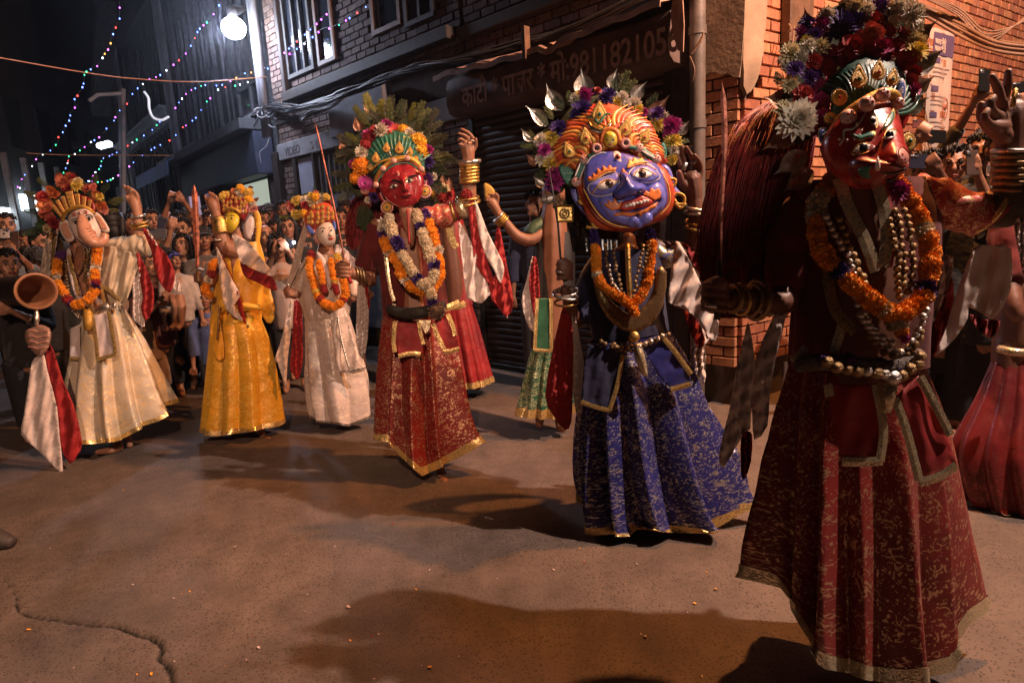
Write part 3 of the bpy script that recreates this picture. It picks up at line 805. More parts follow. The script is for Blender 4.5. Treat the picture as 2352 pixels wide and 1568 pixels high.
festoon([(820, -20), (822, 125), (787, 200), (767, 268), (750, 325), (718, 368), (683, 437), (645, 462), (585, 500), (575, 570), (550, 635), (513, 680), (515, 738), (486, 783), (477, 825), (452, 860), (448, 893), (406, 930), (398, 973), (367, 1012), (320, 1055), (262, 1068), (244, 1105), (222, 1140), (190, 1170), (155, 1225), (124, 1250), (110, 1270), (130, 1290), (185, 1303), (180, 1340), (150, 1385), (185, 1390), (135, 1395), (120, 1430)], 6, 22, 'leftmost string of coloured lights dropping from the top to the shop lights')
festoon([(1508, 30), (1446, 125), (1370, 197), (1336, 268), (1275, 368), (1190, 445), (1155, 472), (1090, 520), (1028, 543), (953, 600), (917, 635), (880, 703), (852, 742), (810, 770), (778, 840), (735, 880), (722, 907), (692, 933), (667, 957), (638, 968), (597, 1000), (557, 1028), (525, 1055), (490, 1068), (465, 1080), (470, 1100), (455, 1150), (437, 1185), (445, 1200)], 7, 20, 'string of coloured lights starting beside the glaring street lamp')
festoon([(2520, 40), (2322, 172), (2218, 200), (2132, 268), (2060, 322), (1940, 400), (1890, 425), (1757, 492), (1707, 492), (1647, 522), (1570, 563), (1510, 585), (1412, 582), (1343, 606), (1294, 632), (1245, 686), (1211, 736), (1188, 765), (1152, 803), (1100, 835), (1040, 900), (970, 942), (898, 988), (837, 1030), (752, 1073), (703, 1093), (698, 1130), (680, 1165), (652, 1190), (630, 1225), (610, 1250)], 7, 19, 'string of coloured lights running from the upper windows past the cornice')
festoon([(2250, 92), (2152, 186), (2064, 265), (1995, 325), (1890, 425), (1820, 487), (1724, 551), (1675, 572), (1590, 592), (1533, 600), (1480, 630), (1443, 680), (1409, 710), (1390, 745), (1357, 797), (1328, 825), (1286, 858), (1258, 873), (1227, 910), (1183, 952), (1131, 988), (1088, 1000), (1020, 1043), (975, 1070), (943, 1087), (905, 1132), (860, 1165), (845, 1188), (797, 1215), (750, 1240), (685, 1252), (612, 1245), (580, 1250)], 8, 18, 'lowest string of coloured lights curving down over the blue awning')

# thin haze in the night air, which makes the lamps glow
mh, th, bh = nt('haze')
th.nodes.remove(bh)
pv = th.nodes.new('ShaderNodeVolumePrincipled')
pv.inputs['Color'].default_value = (.85, .88, 1, 1); pv.inputs['Density'].default_value = .002; pv.inputs['Anisotropy'].default_value = .88
th.links.new(pv.outputs[0], th.nodes['Material Output'].inputs['Volume'])
mb = MB(); mb.box(Matrix.Translation((0, 44, 9.5)), 150, 180, 21)
obj('haze', mb, mh, None, False, kind='stuff')
# ================================================================== figure kit
def hillf(cx, cy, sx, sy, h, ang=0):
    ca, sa = math.cos(ang), math.sin(ang)
    def f(x, y):
        dx, dy = x - cx, y - cy
        a, b = (dx * ca + dy * sa) / sx, (-dx * sa + dy * ca) / sy
        return h * math.exp(-(a * a + b * b) * 1.2)
    return f
def inpoly(x, y, poly):
    c = False; n = len(poly); j = n - 1
    for i in range(n):
        if (poly[i][1] > y) != (poly[j][1] > y) and x < (poly[j][0] - poly[i][0]) * (y - poly[i][1]) / (poly[j][1] - poly[i][1]) + poly[i][0]: c = not c
        j = i
    return c
class Fig:
    """a figure laid out on the photograph's own grid (crop origin ox, oy, scale k), standing at distance d"""
    def __init__(s, d, ox=0, oy=0, k=1.0, root=None):
        s.d, s.ox, s.oy, s.k, s.root = d, ox, oy, k, root
    def sub(s, ox, oy, k): return Fig(s.d, ox, oy, k, s.root)
    def p(s, x, y, w=0): return P(s.ox + x * s.k, s.oy + y * s.k, s.d - w)
    def m(s, r): return r * s.k * s.d / FV
    def tube(s, name, pts, m_, parent=None, n=8, seg=5, flat=None, **k):
        q = spline(pts, seg) if seg > 1 else pts
        mb = MB(); mb.tube([s.p(a[0], a[1], a[2]) for a in q], [s.m(a[3]) for a in q], n, flat=(flat[0], flat[1], VZv) if flat else None)
        return obj(name, mb, m_, parent or s.root, **k)
    def patch(s, name, poly, m_, parent=None, w=0., thick=.0, bevel=6., back=.004, step=None, smooth=2, rip=None, mk=True, **k):
        """a raised, rounded piece with the given outline; w(x, y) = height of what it lies on"""
        pp = spline(poly, smooth, True) if smooth > 1 else poly
        pp = [(float(a[0]), float(a[1])) for a in pp]
        xs = [a[0] for a in pp]; ys = [a[1] for a in pp]
        size = max(max(xs) - min(xs), max(ys) - min(ys))
        st = step or max(size / 26, .8 / s.k)
        # resample border
        bd = []
        n = len(pp)
        for i in range(n):
            a, b = pp[i], pp[(i + 1) % n]
            L = math.dist(a, b); q = max(1, int(L / (st * 1.1)))
            for j in range(q): bd.append((a[0] + (b[0] - a[0]) * j / q, a[1] + (b[1] - a[1]) * j / q))
        A = np.array(bd); B = np.roll(A, -1, 0)
        gx, gy = np.meshgrid(np.arange(min(xs), max(xs), st), np.arange(min(ys), max(ys), st * .87))
        gx[1::2] += st * .5
        pts = np.stack([gx.ravel(), gy.ravel()], 1)
        # inside test
        ins = np.zeros(len(pts), bool)
        for (x1, y1), (x2, y2) in zip(A, B):
            c = (y1 > pts[:, 1]) != (y2 > pts[:, 1])
            if y1 != y2: ins ^= c & (pts[:, 0] < (x2 - x1) * (pts[:, 1] - y1) / (y2 - y1) + x1)
        pts = pts[ins]
        def dist(Q):
            D = np.full(len(Q), 1e9)
            for (x1, y1), (x2, y2) in zip(A, B):
                vx, vy = x2 - x1, y2 - y1; L2 = vx * vx + vy * vy + 1e-12
                t = np.clip(((Q[:, 0] - x1) * vx + (Q[:, 1] - y1) * vy) / L2, 0, 1)
                D = np.minimum(D, np.hypot(Q[:, 0] - x1 - t * vx, Q[:, 1] - y1 - t * vy))
            return D
        if len(pts):
            dd = dist(pts); keep = dd > st * .35; pts = pts[keep]; dd = dd[keep]
        else: dd = np.zeros(0)
        allp = bd + [tuple(q) for q in pts]; D = [0.] * len(bd) + list(dd)
        vs, _, fs, ov, _, _ = delaunay_2d_cdt([Vector((a[0], -a[1])) for a in allp], [], [list(range(len(bd)))], 1, 1e-7)
        mb = MB(); wf = w if callable(w) else (lambda x, y: w)
        sc = s.m(1)
        base = []; front = []
        for v, o_ in zip(vs, ov):
            x, y = v[0], -v[1]
            dist_ = D[o_[0]] if len(o_) else 0
            t = min(1, dist_ / bevel); pr_ = math.sqrt(max(0, 1 - (1 - t) ** 2))
            h = wf(x, y)
            base.append(h); z_ = h + thick * pr_ + (rip(x, y) * min(1, dist_ / bevel + .3) if rip else 0)
            front.append(z_)
            mb.V(s.p(x, y, z_), (x * sc, -y * sc))
        for f in fs: mb.F(*f)
        nv = len(vs)
        if back:
            for v, h, fr in zip(vs, base, front):
                x, y = v[0], -v[1]
                mb.V(s.p(x, y, (h if thick > back else fr) - back), (x * sc, -y * sc))
            for f in fs: mb.F(*[nv + i for i in reversed(f)])
            # side wall along boundary edges
            cnt = {}
            for f in fs:
                for i in range(len(f)):
                    e = (f[i], f[(i + 1) % len(f)]); cnt[e] = 1
            for a, b in list(cnt):
                if (b, a) not in cnt: mb.F(b, a, nv + a, nv + b)
        if not mk: return mb
        return obj(name, mb, m_, parent or s.root, **k)
    def skirt(s, name, rows, m_, parent=None, dr=.75, npl=16, amp=.10, hem=None, nu=168, nv=26, w=0., seed=1, lean=(0, 0), trim=None, trimh=.05, cups=1.5, amp0=.25, **k):
        """rows of (xl, yl, xr, yr) from waist to hem; pleated all round"""
        r = random.Random(seed)
        q = spline(rows, max(1, nv // (len(rows) - 1)))
        ct = []; a = r.random()
        while a < 2 * math.pi + .0001: ct.append(a); a += 2 * math.pi / npl * r.uniform(.6, 1.45)
        am = [r.uniform(.5, 1.4) for _ in ct]
        fh = Vector((VZv.x, VZv.y, 0)).normalized()
        nrow = len(q); rings = []; uvs = []
        L = [0.]
        for i in range(1, nrow):
            L.append(L[-1] + s.m(abs((q[i][1] + q[i][3] - q[i - 1][1] - q[i - 1][3]) / 2)))
        wid = s.m(max(abs(a[2] - a[0]) for a in q)) * 1.4
        for i, (xl, yl, xr, yr) in enumerate(q):
            t = i / (nrow - 1)
            A_, B_ = s.p(xl, yl), s.p(xr, yr)
            c0 = (A_ + B_) / 2 + fh * (w + lean[1] * t); a_ = (B_ - A_) / 2
            b_ = fh * a_.length * dr
            ring = []; uv = []
            for j in range(nu):
                th = 2 * math.pi * j / nu
                tw = th + .05 * math.sin(3 * t + seed)
                # pleat profile
                best = 0
                for kk in range(len(ct)):
                    c_ = ct[kk]; nx = ct[(kk + 1) % len(ct)] + (2 * math.pi if kk == len(ct) - 1 else 0)
                    tt = tw % (2 * math.pi)
                    if tt < ct[0]: tt += 2 * math.pi
                    if c_ <= tt < nx:
                        f = (tt - c_) / (nx - c_); best = am[kk] * (1 - abs(2 * f - 1) ** cups) - .85; break
                am_t = amp * (amp0 + (1 - amp0) * t)
                rr_ = 1 + am_t * best + .012 * math.sin(5 * th + 9 * t + seed) * t
                pos = c0 + a_ * (math.cos(th) * rr_) - b_ * (-math.sin(th) * rr_)
                if hem:
                    px_, py_ = pix(pos); px_, py_ = (px_ - s.ox) / s.k, (py_ - s.oy) / s.k
                    front = max(0, math.sin(th)) ** .5
                    pos = pos - UYv * s.m(hem(px_) - py_) * front * t ** 3
                ring.append(pos); uv.append((j / nu * wid * 1.6, -L[i]))
            ring.append(ring[0]); uv.append((wid * 1.6, -L[i]))
            rings.append(ring); uvs.append(uv)
        # keep everything above the ground
        for ring in rings:
            for p_ in ring:
                if p_.z < .012: p_.z = .012
        mb = MB(); mb.loft(rings, False, uvs=uvs)
        inner = [[p_ - (p_ - ring_c).normalized() * .006 for p_ in ring] for ring, ring_c in ((rg, sum(rg, Vector()) / len(rg)) for rg in rings)]
        mb2 = MB(); mb2.loft([list(reversed(x_)) for x_ in inner], False); mb.add(mb2)
        o = obj(name, mb, m_, parent or s.root, **k)
        if trim:
            kk = nrow - 1; cL = 0
            while kk > 0 and cL < trimh: cL += (rings[kk][nu // 4] - rings[kk - 1][nu // 4]).length; kk -= 1
            tr = []; tuv = []
            for t_ in np.linspace(0, 1, 5):
                row = []
                for j in range(nu + 1):
                    b0 = rings[-1][j]; d_ = (rings[-2][j] - b0).normalized()
                    p_ = b0 + d_ * trimh * t_
                    cc = sum(rings[-1], Vector()) / (nu + 1)
                    o_ = (b0 - cc); o_.z = 0
                    row.append(p_ + o_.normalized() * .005)
                tr.append(row); tuv.append([(u_[0], t_ * trimh) for u_ in uvs[-1]])
            mb = MB(); mb.loft(list(reversed(tr)), False, uvs=list(reversed(tuv)))
            obj('hem_trim', mb, trim, o)
        s.last_rings = rings
        return o
    def body(s, name, chains, m_, vox=.007, parent=None, sm=3, seg=3, extra=None, **k):
        """one continuous body from chains of (x, y, w, r) joints; joined by voxel skinning"""
        mb = MB()
        for ch in chains:
            q = spline(ch, seg) if len(ch) > 2 else ch
            q = [(a[0], a[1], a[2], max(a[3], .2)) for a in q]
            ps = [s.p(a[0], a[1], a[2]) for a in q]; rs = [s.m(a[3]) for a in q]
            mb.tube(ps, rs, 10)
            for p_, r_ in ((ps[0], rs[0]), (ps[-1], rs[-1])): mb.ball(p_, r_ * .985, nu=10, nv=7)
        if extra: extra(mb)
        o = obj(name, mb, m_, parent or s.root, **k)
        remesh(o, vox, sm)
        return o
    def ell(s, name, x, y, w, rx, ry, rz, m_, parent=None, ang=0, mk=True, **k):
        mb = MB(); M = Matrix((RXv, UYv, VZv)).transposed() @ Matrix.Rotation(ang, 3, 'Z')
        mb.ball(s.p(x, y, w), s.m(rx), s.m(ry), s.m(rz), M=M, nu=16, nv=12)
        if not mk: return mb
        return obj(name, mb, m_, parent or s.root, **k)
    def line(s, name, pts, wd, w, m_, parent=None, seg=5, th=.6, closed=False, **k):
        """a raised bead of paint or cord along pts, lying on height w"""
        q = spline(pts, seg, closed); wf = w if callable(w) else (lambda x, y: w)
        mb = MB(); n = len(q)
        rs = [s.m(wd) * (1 if closed else (.55 + .45 * math.sin(math.pi * min(1, max(0, i / (n - 1)))) ** .5)) for i in range(n)]
        mb.tube([s.p(a[0], a[1], wf(a[0], a[1]) + .001) for a in q], rs, 6, flat=(1, th, VZv), closed=closed)
        return obj(name, mb, m_, parent or s.root, **k)
    def at(s, name, me, x, y, w, size, parent, ang=0, tilt=(0, 0), **k):
        """shared mesh (unit radius, faces +Z) placed facing the viewer and turned by tilt"""
        M = frame(s.p(x, y, w), RXv, UYv, VZv) @ Matrix.Rotation(tilt[0], 4, 'X') @ Matrix.Rotation(tilt[1], 4, 'Y') @ Matrix.Rotation(ang, 4, 'Z') @ Matrix.Scale(s.m(size), 4)
        return inst(name, me, parent, M, **k)

# ------------------------------------------------------------------ flowers and leaves, unit size
def petal(mb, M, L_, wd, curl, cup=.3):
    """five-face petal along +X from the origin"""
    rows = [(0, .35), (.45, 1.), (.8, .85), (1, .15)]
    idx = []
    for t, ww in rows:
        z = curl * t * t * L_
        idx.append([mb.V(M @ Vector((t * L_, sgn * ww * wd / 2, z + cup * wd * abs(sgn) * ww * .5))) for sgn in (-1, 0, 1)])
    for j in range(3):
        for i in range(2): mb.F(idx[j][i], idx[j + 1][i], idx[j + 1][i + 1], idx[j][i + 1])
def chrys(name, col, col2=None, n=92, seed=1):
    mb = MB(); r = random.Random(seed)
    mb.cur = 1; mb.ball((0, 0, .12), .34, .34, .26, nu=8, nv=6); mb.cur = 0
    for i in range(n):
        t = i / n; el = .1 + t * 1.25 + r.uniform(-.1, .1)
        az = i * 2.39996 + r.uniform(-.1, .1)
        L_ = (1.0 - .42 * t) * r.uniform(.85, 1.1)
        M = Matrix.Rotation(az, 4, 'Z') @ Matrix.Rotation(-el, 4, 'Y')
        petal(mb, M, L_, .27, -.25 + t * .9, .4)
    m1 = mat('petal_' + name, col, .7, var=.3, ns=60, bump=0, trans=.1)
    return mb.mesh('flower', [m1, mat('petal_' + name + '_c', col2 or tuple(c * .7 for c in col), .8, bump=0)])
def pompom(name, col, seed=1, n=120):
    mb = MB(); r = random.Random(seed)
    mb.cur = 1; mb.ball((0, 0, 0), .84, nu=10, nv=8); mb.cur = 0
    for i in range(n):
        z = 1 - 2 * (i + .5) / n; az = i * 2.39996
        d = Vector((math.sqrt(1 - z * z) * math.cos(az), math.sqrt(1 - z * z) * math.sin(az), z))
        X = d.orthogonal().normalized(); X.rotate(Matrix.Rotation(r.uniform(0, 6.28), 3, d)); Y = d.cross(X)
        b = r.uniform(.85, 1.05); a = r.uniform(.15, .21)
        v = [mb.V(d * .68), ]
        for k_ in range(5):
            f = (k_ - 2) / 2
            v.append(mb.V(d * (b + .05 * (k_ % 2)) + X * (f * a) + Y * (.10 * (1 - f * f) + r.uniform(-.03, .03))))
        for k_ in range(4): mb.F(v[0], v[k_ + 1], v[k_ + 2])
    return mb.mesh('flower', [mat('pompom_' + name, col, .7, var=.3, ns=40, bump=0, trans=.1), mat('pompom_' + name + '_c', tuple(c * .8 for c in col), .9, bump=0)])
def rose(name, col, seed=1):
    mb = MB(); r = random.Random(seed)
    mb.ball((0, 0, .2), .3, nu=8, nv=6)
    for i in range(20):
        t = i / 20; az = i * 2.39996; el = 1.35 - t * 1.25
        M = Matrix.Rotation(az, 4, 'Z') @ Matrix.Rotation(-el, 4, 'Y')
        petal(mb, Matrix.Translation((0, 0, -.05)) @ M, .55 + .42 * t, .55 + .35 * t, .35 - .6 * t, .25)
    return mb.mesh('flower', [mat('rose_' + name, col, .55, var=.3, ns=50, bump=0, trans=.1)])
def gerbera(name, col):
    mb = MB()
    mb.cur = 1; mb.ball((0, 0, .06), .24, .24, .12, nu=12, nv=6); mb.cur = 0
    for i in range(44):
        az = i / 22 * 2 * math.pi + (.14 if i > 21 else 0)
        petal(mb, Matrix.Rotation(az, 4, 'Z') @ Matrix.Rotation(-.12 - (.25 if i > 21 else 0), 4, 'Y'), 1.0 if i < 22 else .72, .2, .1, .2)
    return mb.mesh('flower', [mat('gerb_' + name, col, .6, var=.25, ns=50, bump=0, trans=.1), mat('gerb_' + name + '_c', tuple(c * .3 for c in col), .8, bump=0)])
def sprig_mesh(name, col, seed=1):
    """feathery conifer sprig, unit length along +Y, lying in XY"""
    mb = MB(); r = random.Random(seed)
    mb.tube([(0, 0, 0), (0.02, .5, .04), (0, .95, 0)], [.014, .01, .004], 4)
    for i in range(22):
        t = .1 + .9 * i / 22; sd = 1 if i % 2 else -1
        L_ = .42 * (1 - t * .75) * r.uniform(.8, 1.2)
        a = math.pi / 2 - sd * r.uniform(.5, .75); z0 = r.uniform(-.25, .25)
        o = Vector((0, t * .9, 0)); d = Vector((math.cos(a), math.sin(a), z0)).normalized()
        mb.tube([o, o + d * L_], [.008, .003], 3)
        for j in range(12):
            tt = (j + 1) / 12; q = o + d * L_ * tt
            for sg in (-1, 1):
                e = Vector((math.cos(a + sg * .7), math.sin(a + sg * .7), z0 + r.uniform(-.5, .5))).normalized() * (.085 * (1.15 - tt * .7)) * r.uniform(.7, 1.3)
                nrm = Vector((-e.y, e.x, r.uniform(-.04, .04))).normalized() * .008
                mb.F(mb.V(q - nrm * .4), mb.V(q + e * .5 + nrm), mb.V(q + e), mb.V(q + e * .5 - nrm))
    return mb.mesh('sprig', mat('sprig_' + name, col, .7, var=.35, ns=30, bump=0))
FL = {
 'white': chrys('white', (.66, .60, .50), (.6, .55, .3), seed=1), 'yellow': chrys('yellow', (.68, .52, .10), (.6, .4, .05), seed=2),
 'purple': chrys('purple', (.10, .03, .20), seed=3), 'violet': chrys('violet', (.05, .02, .16), seed=4), 'magenta': chrys('magenta', (.36, .025, .20), seed=5),
 'cream': chrys('cream', (.60, .50, .30), (.5, .4, .1), seed=6), 'pink': chrys('pink', (.58, .22, .18), seed=7), 'salmon': chrys('salmon', (.5, .15, .08), seed=8),
 'crimson': chrys('crimson', (.28, .015, .02), seed=9),
 'marigold': pompom('marigold', (.85, .30, .015), 1), 'gold': pompom('gold', (.88, .46, .03), 2), 'wpom': pompom('white', (.62, .52, .36), 3), 'vpom': pompom('violet', (.09, .025, .16), 4),
 'rpom': pompom('red', (.30, .02, .02), 5), 'ypom': pompom('yellow', (.65, .45, .08), 6),
 'rose': rose('magenta', (.38, .03, .13)), 'redrose': rose('red', (.34, .025, .025), 2), 'pinkrose': rose('pink', (.52, .14, .10), 3), 'orangerose': rose('orange', (.5, .14, .04), 4),
 'redg': gerbera('red', (.40, .02, .015)), 'magg': gerbera('magenta', (.42, .03, .22)), 'ogerb': gerbera('orange', (.55, .16, .04)),
}
SPR = [sprig_mesh('olive', (.065, .08, .016), 1), sprig_mesh('green', (.03, .05, .017), 2), sprig_mesh('bright', (.16, .165, .02), 3), sprig_mesh('grey', (.048, .05, .026), 4)]
frnd = random.Random(21)
def flowers(f, parent, lst, w=.03, jit=.02):
    """lst of (kind, x, y, r[, w])"""
    for it in lst:
        k_, x, y, rr_ = it[:4]; ww = it[4] if len(it) > 4 else w
        f.at('flower', FL[k_], x, y, ww + frnd.uniform(0, jit), rr_ * 1.22, parent, frnd.uniform(0, 6.28), (frnd.uniform(-.45, .45), frnd.uniform(-.45, .45)))
def sprigs(f, parent, lst, w=0.):
    """lst of (type, x, y, angle from up clockwise in deg, length)"""
    for k_, x, y, a, L_ in lst:
        f.at('sprig', SPR[k_], x, y, w + frnd.uniform(-.03, .02), L_, parent, -rad(a), (frnd.uniform(-.3, .3), frnd.uniform(-.5, .5)))
def leaf(f, parent, x0, y0, x1, y1, wd, m_, w=0., curl=.02, tip=.28, name='leaf', asp=None):
    """leaf from base to a long drawn-out tip"""
    dx, dy = x1 - x0, y1 - y0; L_ = math.hypot(dx, dy); ux, uy = dx / L_, dy / L_; nx, ny = -uy, ux
    prof = [(0, .12), (.08, .55), (.2, .88), (.35, 1.), (.5, .9), (.62, .66), (.72, .36), (.82, .13), (.92, .05), (1, .012)]
    b = frnd.uniform(-.12, .12); mb = MB(); rings = []
    for back in (0, 1):
        g = []
        for t, ww in prof:
            bend = b * math.sin(t * math.pi) * L_ + (b * .8 * (t - .7) * L_ if t > .7 else 0)
            row = []
            for q in (-1, -.5, 0, .5, 1):
                h = wd * ww * .5 * q
                z = w + curl * (t * t) + f.m(wd) * (.22 * q * q * ww - .02) - back * .0015
                row.append(f.p(x0 + ux * t * L_ + nx * (h + bend), y0 + uy * t * L_ + ny * (h + bend), z))
            g.append(row)
        if back: g = [list(reversed(r_)) for r_ in g]
        mb.loft(g, False)
    return obj(name, mb, m_, parent)
m_sleaf = mat('silver_leaf', (.50, .44, .38), .28, metal=.85, var=.3, ns=25, bump=.25, bs=30)
m_bleaf = mat('bronze_leaf', (.28, .14, .09), .35, metal=.6, var=.3, ns=25, bump=.3, bs=30)
m_skin = mat('skin_brown', (.26, .115, .065), .5, var=.12, ns=25, bump=.12, bs=220, trans=.12)
m_skind = mat('skin_dark', (.15, .062, .038), .5, var=.12, ns=25, bump=.12, bs=220, trans=.1)
m_skinl = mat('skin_light', (.36, .18, .11), .5, var=.12, ns=25, bump=.1, bs=220, trans=.12)
m_gold = mat('gold_metal', (.62, .40, .13), .3, metal=.95, var=.25, ns=30, bump=.3, bs=90)
m_goldp = mat('gold_paint', (.50, .28, .05), .45, metal=.35, var=.25, ns=40, bump=.3, bs=120)
m_silver = mat('silver_metal', (.62, .58, .54), .25, metal=.95, var=.2, ns=30, bump=.25, bs=80)
m_bronze = mat('bronze_metal', (.30, .20, .10), .35, metal=.9, var=.3, ns=30, bump=.3, bs=80)
m_white = mat('white_enamel', (.72, .62, .56), .3, var=.08, ns=20, bump=.05, coat=.3)
m_black = mat('black_enamel', (.012, .010, .012), .2, var=.1, bump=0, coat=.4)
m_redp = mat('red_enamel', (.45, .045, .03), .3, var=.15, ns=20, bump=.05, coat=.4)
m_greenp = mat('green_enamel', (.03, .17, .12), .35, var=.3, ns=20, bump=.1, coat=.3)
m_pinkp = mat('pink_enamel', (.62, .28, .24), .35, var=.15, ns=20, bump=.05, coat=.3)
m_trim = brocade('gold_trim', (.45, .29, .08), (.75, .55, .25), scale=60, rough=.45, prough=.25, pmet=.8, thr=.5)
m_strim = brocade('pale_gold_trim', (.42, .34, .20), (.72, .62, .42), scale=70, rough=.45, prough=.25, pmet=.8, thr=.5)
m_wcloth = mat('white_cloth', (.66, .56, .52), .8, var=.10, ns=6, bump=.35, bs=18, sheen=.2)
m_rcloth = mat('red_cloth', (.30, .010, .012), .75, var=.2, ns=6, bump=.35, bs=18, sheen=.05)
# jewels: one mesh shared by all medallions of a colour
def medallion(name, jewel, drop=True):
    mb = MB()
    pts = []
    for i in range(24):
        a = 2 * math.pi * i / 24; rr_ = 1.0
        x, y = math.sin(a) * rr_, math.cos(a) * rr_
        if drop and y > 0: y *= 1 + .75 * max(0, math.cos(a)) ** 3; x *= 1 - .35 * max(0, math.cos(a)) ** 2
        pts.append((x, y))
    rings = []
    for sc, z in ((1, 0), (1.0, .16), (.88, .26), (.7, .2), (.55, .22), (.42, .3), (.3, .3)):
        rings.append([Vector((x * sc, y * sc, z)) for x, y in reversed(pts)])
    mb.cur = 0; mb.loft([list(reversed(q)) for q in rings], True, (False, True))
    mb.cur = 1; mb.ball((0, -.02, .34), .26, .26, .22, nu=10, nv=6)
    mb.cur = 2
    for i, (x, y) in enumerate(pts): mb.ball((x * 1.06, y * 1.06, .12), .10, nu=5, nv=4)
    return mb.mesh('medallion', [m_goldp, jewel, mat('bead_dark', (.10, .08, .08), .3, bump=0)])
MED_R = medallion('r', m_redp); MED_G = medallion('g', m_greenp); DISC_G = medallion('dg', m_greenp, False); DISC_R = medallion('dr', m_redp, False)
def skull_mesh():
    mb = MB(); mb.ball((0, 0, 0), 1, 1, .7, nu=14, nv=10)
    mb.cur = 1
    for x, y, r_ in ((-.34, .15, .22), (.34, .15, .22), (0, -.32, .13), (-.25, -.6, .1), (.25, -.6, .1), (0, .62, .12)): mb.ball((x, y, .62 * math.sqrt(max(0, 1 - x * x - y * y)) + .05), r_, r_, .12, nu=8, nv=5)
    return mb.mesh('skull_bead', [mat('skull_pink', (.62, .38, .32), .35, var=.1, bump=0, coat=.3), m_redp])
SKULL = skull_mesh()
def bell_mesh(m_, name='bell'):
    mb = MB(); mb.ball((0, 0, 0), 1, nu=12, nv=9); mb.torus((0, 0, 0), .99, .07, (0, 1, .2), 14, 4); mb.torus((0, 1.05, 0), .25, .09, (1, 0, 0), 8, 4); return mb.mesh(name, m_)
BELLB = bell_mesh(m_bronze); BELLS = bell_mesh(m_silver)
def strand(f, root, pts, r0, me, name='bead_strand', gap=1.0, w=.06, jit=.5, cap=200):
    """cord carrying round bells"""
    q = spline(pts, 12); cord = MB(); cord.tube([f.p(a[0], a[1], (a[2] if len(a) > 2 else w) - .004) for a in q], f.m(r0 * .3), 4)
    o = obj(name, cord, m_black, root)
    acc = 0; nx = 0
    for i in range(1, len(q)):
        acc += math.dist(q[i][:2], q[i - 1][:2])
        if acc >= nx:
            f.at('bell', me, q[i][0] + frnd.uniform(-jit, jit) * r0, q[i][1], (q[i][2] if len(q[i]) > 2 else w), r0 * frnd.uniform(.85, 1.12), o, frnd.uniform(-.6, .6))
            nx = acc + r0 * 2 * gap
    return o
def garland(f, root, pts, kinds, r0, w=.07, name='garland', gap=.62, dense=1):
    """thick flower garland; kinds(t) gives the flower of the spot"""
    q = spline(pts, 14)
    tot = sum(math.dist(q[i][:2], q[i - 1][:2]) for i in range(1, len(q)))
    mb = MB(); mb.tube([f.p(a[0], a[1], (a[2] if len(a) > 2 else w) - .004) for a in q], f.m(r0 * .45), 6)
    o = obj(name, mb, mat('garland_core', (.16, .07, .02), .9), root)
    acc = 0; nx = 0
    for i in range(1, len(q)):
        acc += math.dist(q[i][:2], q[i - 1][:2])
        if acc >= nx:
            k_ = kinds(acc / tot)
            rr_ = r0 * frnd.uniform(.9, 1.12)
            f.at('flower', FL[k_], q[i][0] + frnd.uniform(-.15, .15) * r0, q[i][1] + frnd.uniform(-.15, .15) * r0, (q[i][2] if len(q[i]) > 2 else w) + frnd.uniform(0, .01), rr_ * (1.25 if k_ in ('purple', 'violet', 'white', 'magenta', 'crimson', 'pink') else 1.0), o, frnd.uniform(0, 6.28), (frnd.uniform(-.9, .9), frnd.uniform(-.9, .9)))
            nx = acc + r0 * gap
    return o
def bangle(f, root, x, y, R_, r_, m_, ang=0, w=0., tilt=.35, name='bangle'):
    """ring round a limb whose direction is ang from up (deg); opened towards the viewer by tilt"""
    a = rad(ang)
    ax = RXv * math.sin(a) + UYv * math.cos(a) + VZv * tilt
    mb = MB(); mb.torus(f.p(x, y, w), f.m(R_), f.m(r_), ax, 26, 8)
    return obj(name, mb, m_, root)
def folds(fx, amp, ph=0, ang=0):
    ca, sa = math.cos(rad(ang)), math.sin(rad(ang))
    def g(x, y):
        u = x * ca + y * sa; v = -x * sa + y * ca
        return amp * (math.sin(u * fx + ph + .6 * math.sin(v * fx * .25 + ph)) + .5 * math.sin(u * fx * 2.3 + 1.7 + ph + v * fx * .5) + .35 * math.sin(v * fx * .9 + u * fx * .6 + ph)) / 1.5
    return g
def scarf(f, parent, poly, m_, w=.05, amp=.028, fx=None, ang=0, name='scarf', **k):
    xs = [a[0] for a in poly]; fx = fx or 2 * math.pi / ((max(xs) - min(xs)) * .42)
    return f.patch(name, poly, m_, parent, w=(w if callable(w) else (lambda x, y: w)), back=.003, rip=folds(fx, amp, frnd.uniform(0, 6), ang), bevel=3, smooth=2, step=max(max(xs) - min(xs), max(a[1] for a in poly) - min(a[1] for a in poly)) / 44, **k)
def border(f, parent, pts, wd, m_, w, name='border', th=.12):
    """flat ribbon of braid along pts"""
    q = spline(pts, 6); wf = w if callable(w) else (lambda x, y: w); mb = MB(); g = []; uv = []; L_ = 0
    for i, a in enumerate(q):
        b0, b1 = q[max(0, i - 1)], q[min(len(q) - 1, i + 1)]
        dx, dy = b1[0] - b0[0], b1[1] - b0[1]; n_ = math.hypot(dx, dy) or 1
        nx, ny = -dy / n_, dx / n_
        if i: L_ += f.m(math.dist(a[:2], q[i - 1][:2]))
        h = wd * .62; zz = wf(a[0], a[1])
        g.append([f.p(a[0] + nx * h, a[1] + ny * h, zz - .002), f.p(a[0] + nx * h, a[1] + ny * h, zz + .002), f.p(a[0], a[1], zz + .0035), f.p(a[0] - nx * h, a[1] - ny * h, zz + .002), f.p(a[0] - nx * h, a[1] - ny * h, zz - .002)])
        uv.append([(L_, 0), (L_, 0), (L_, f.m(wd) / 2), (L_, f.m(wd)), (L_, f.m(wd))])
    mb.loft(g, True, (True, True), uv)
    return obj(name, mb, m_, parent, False)
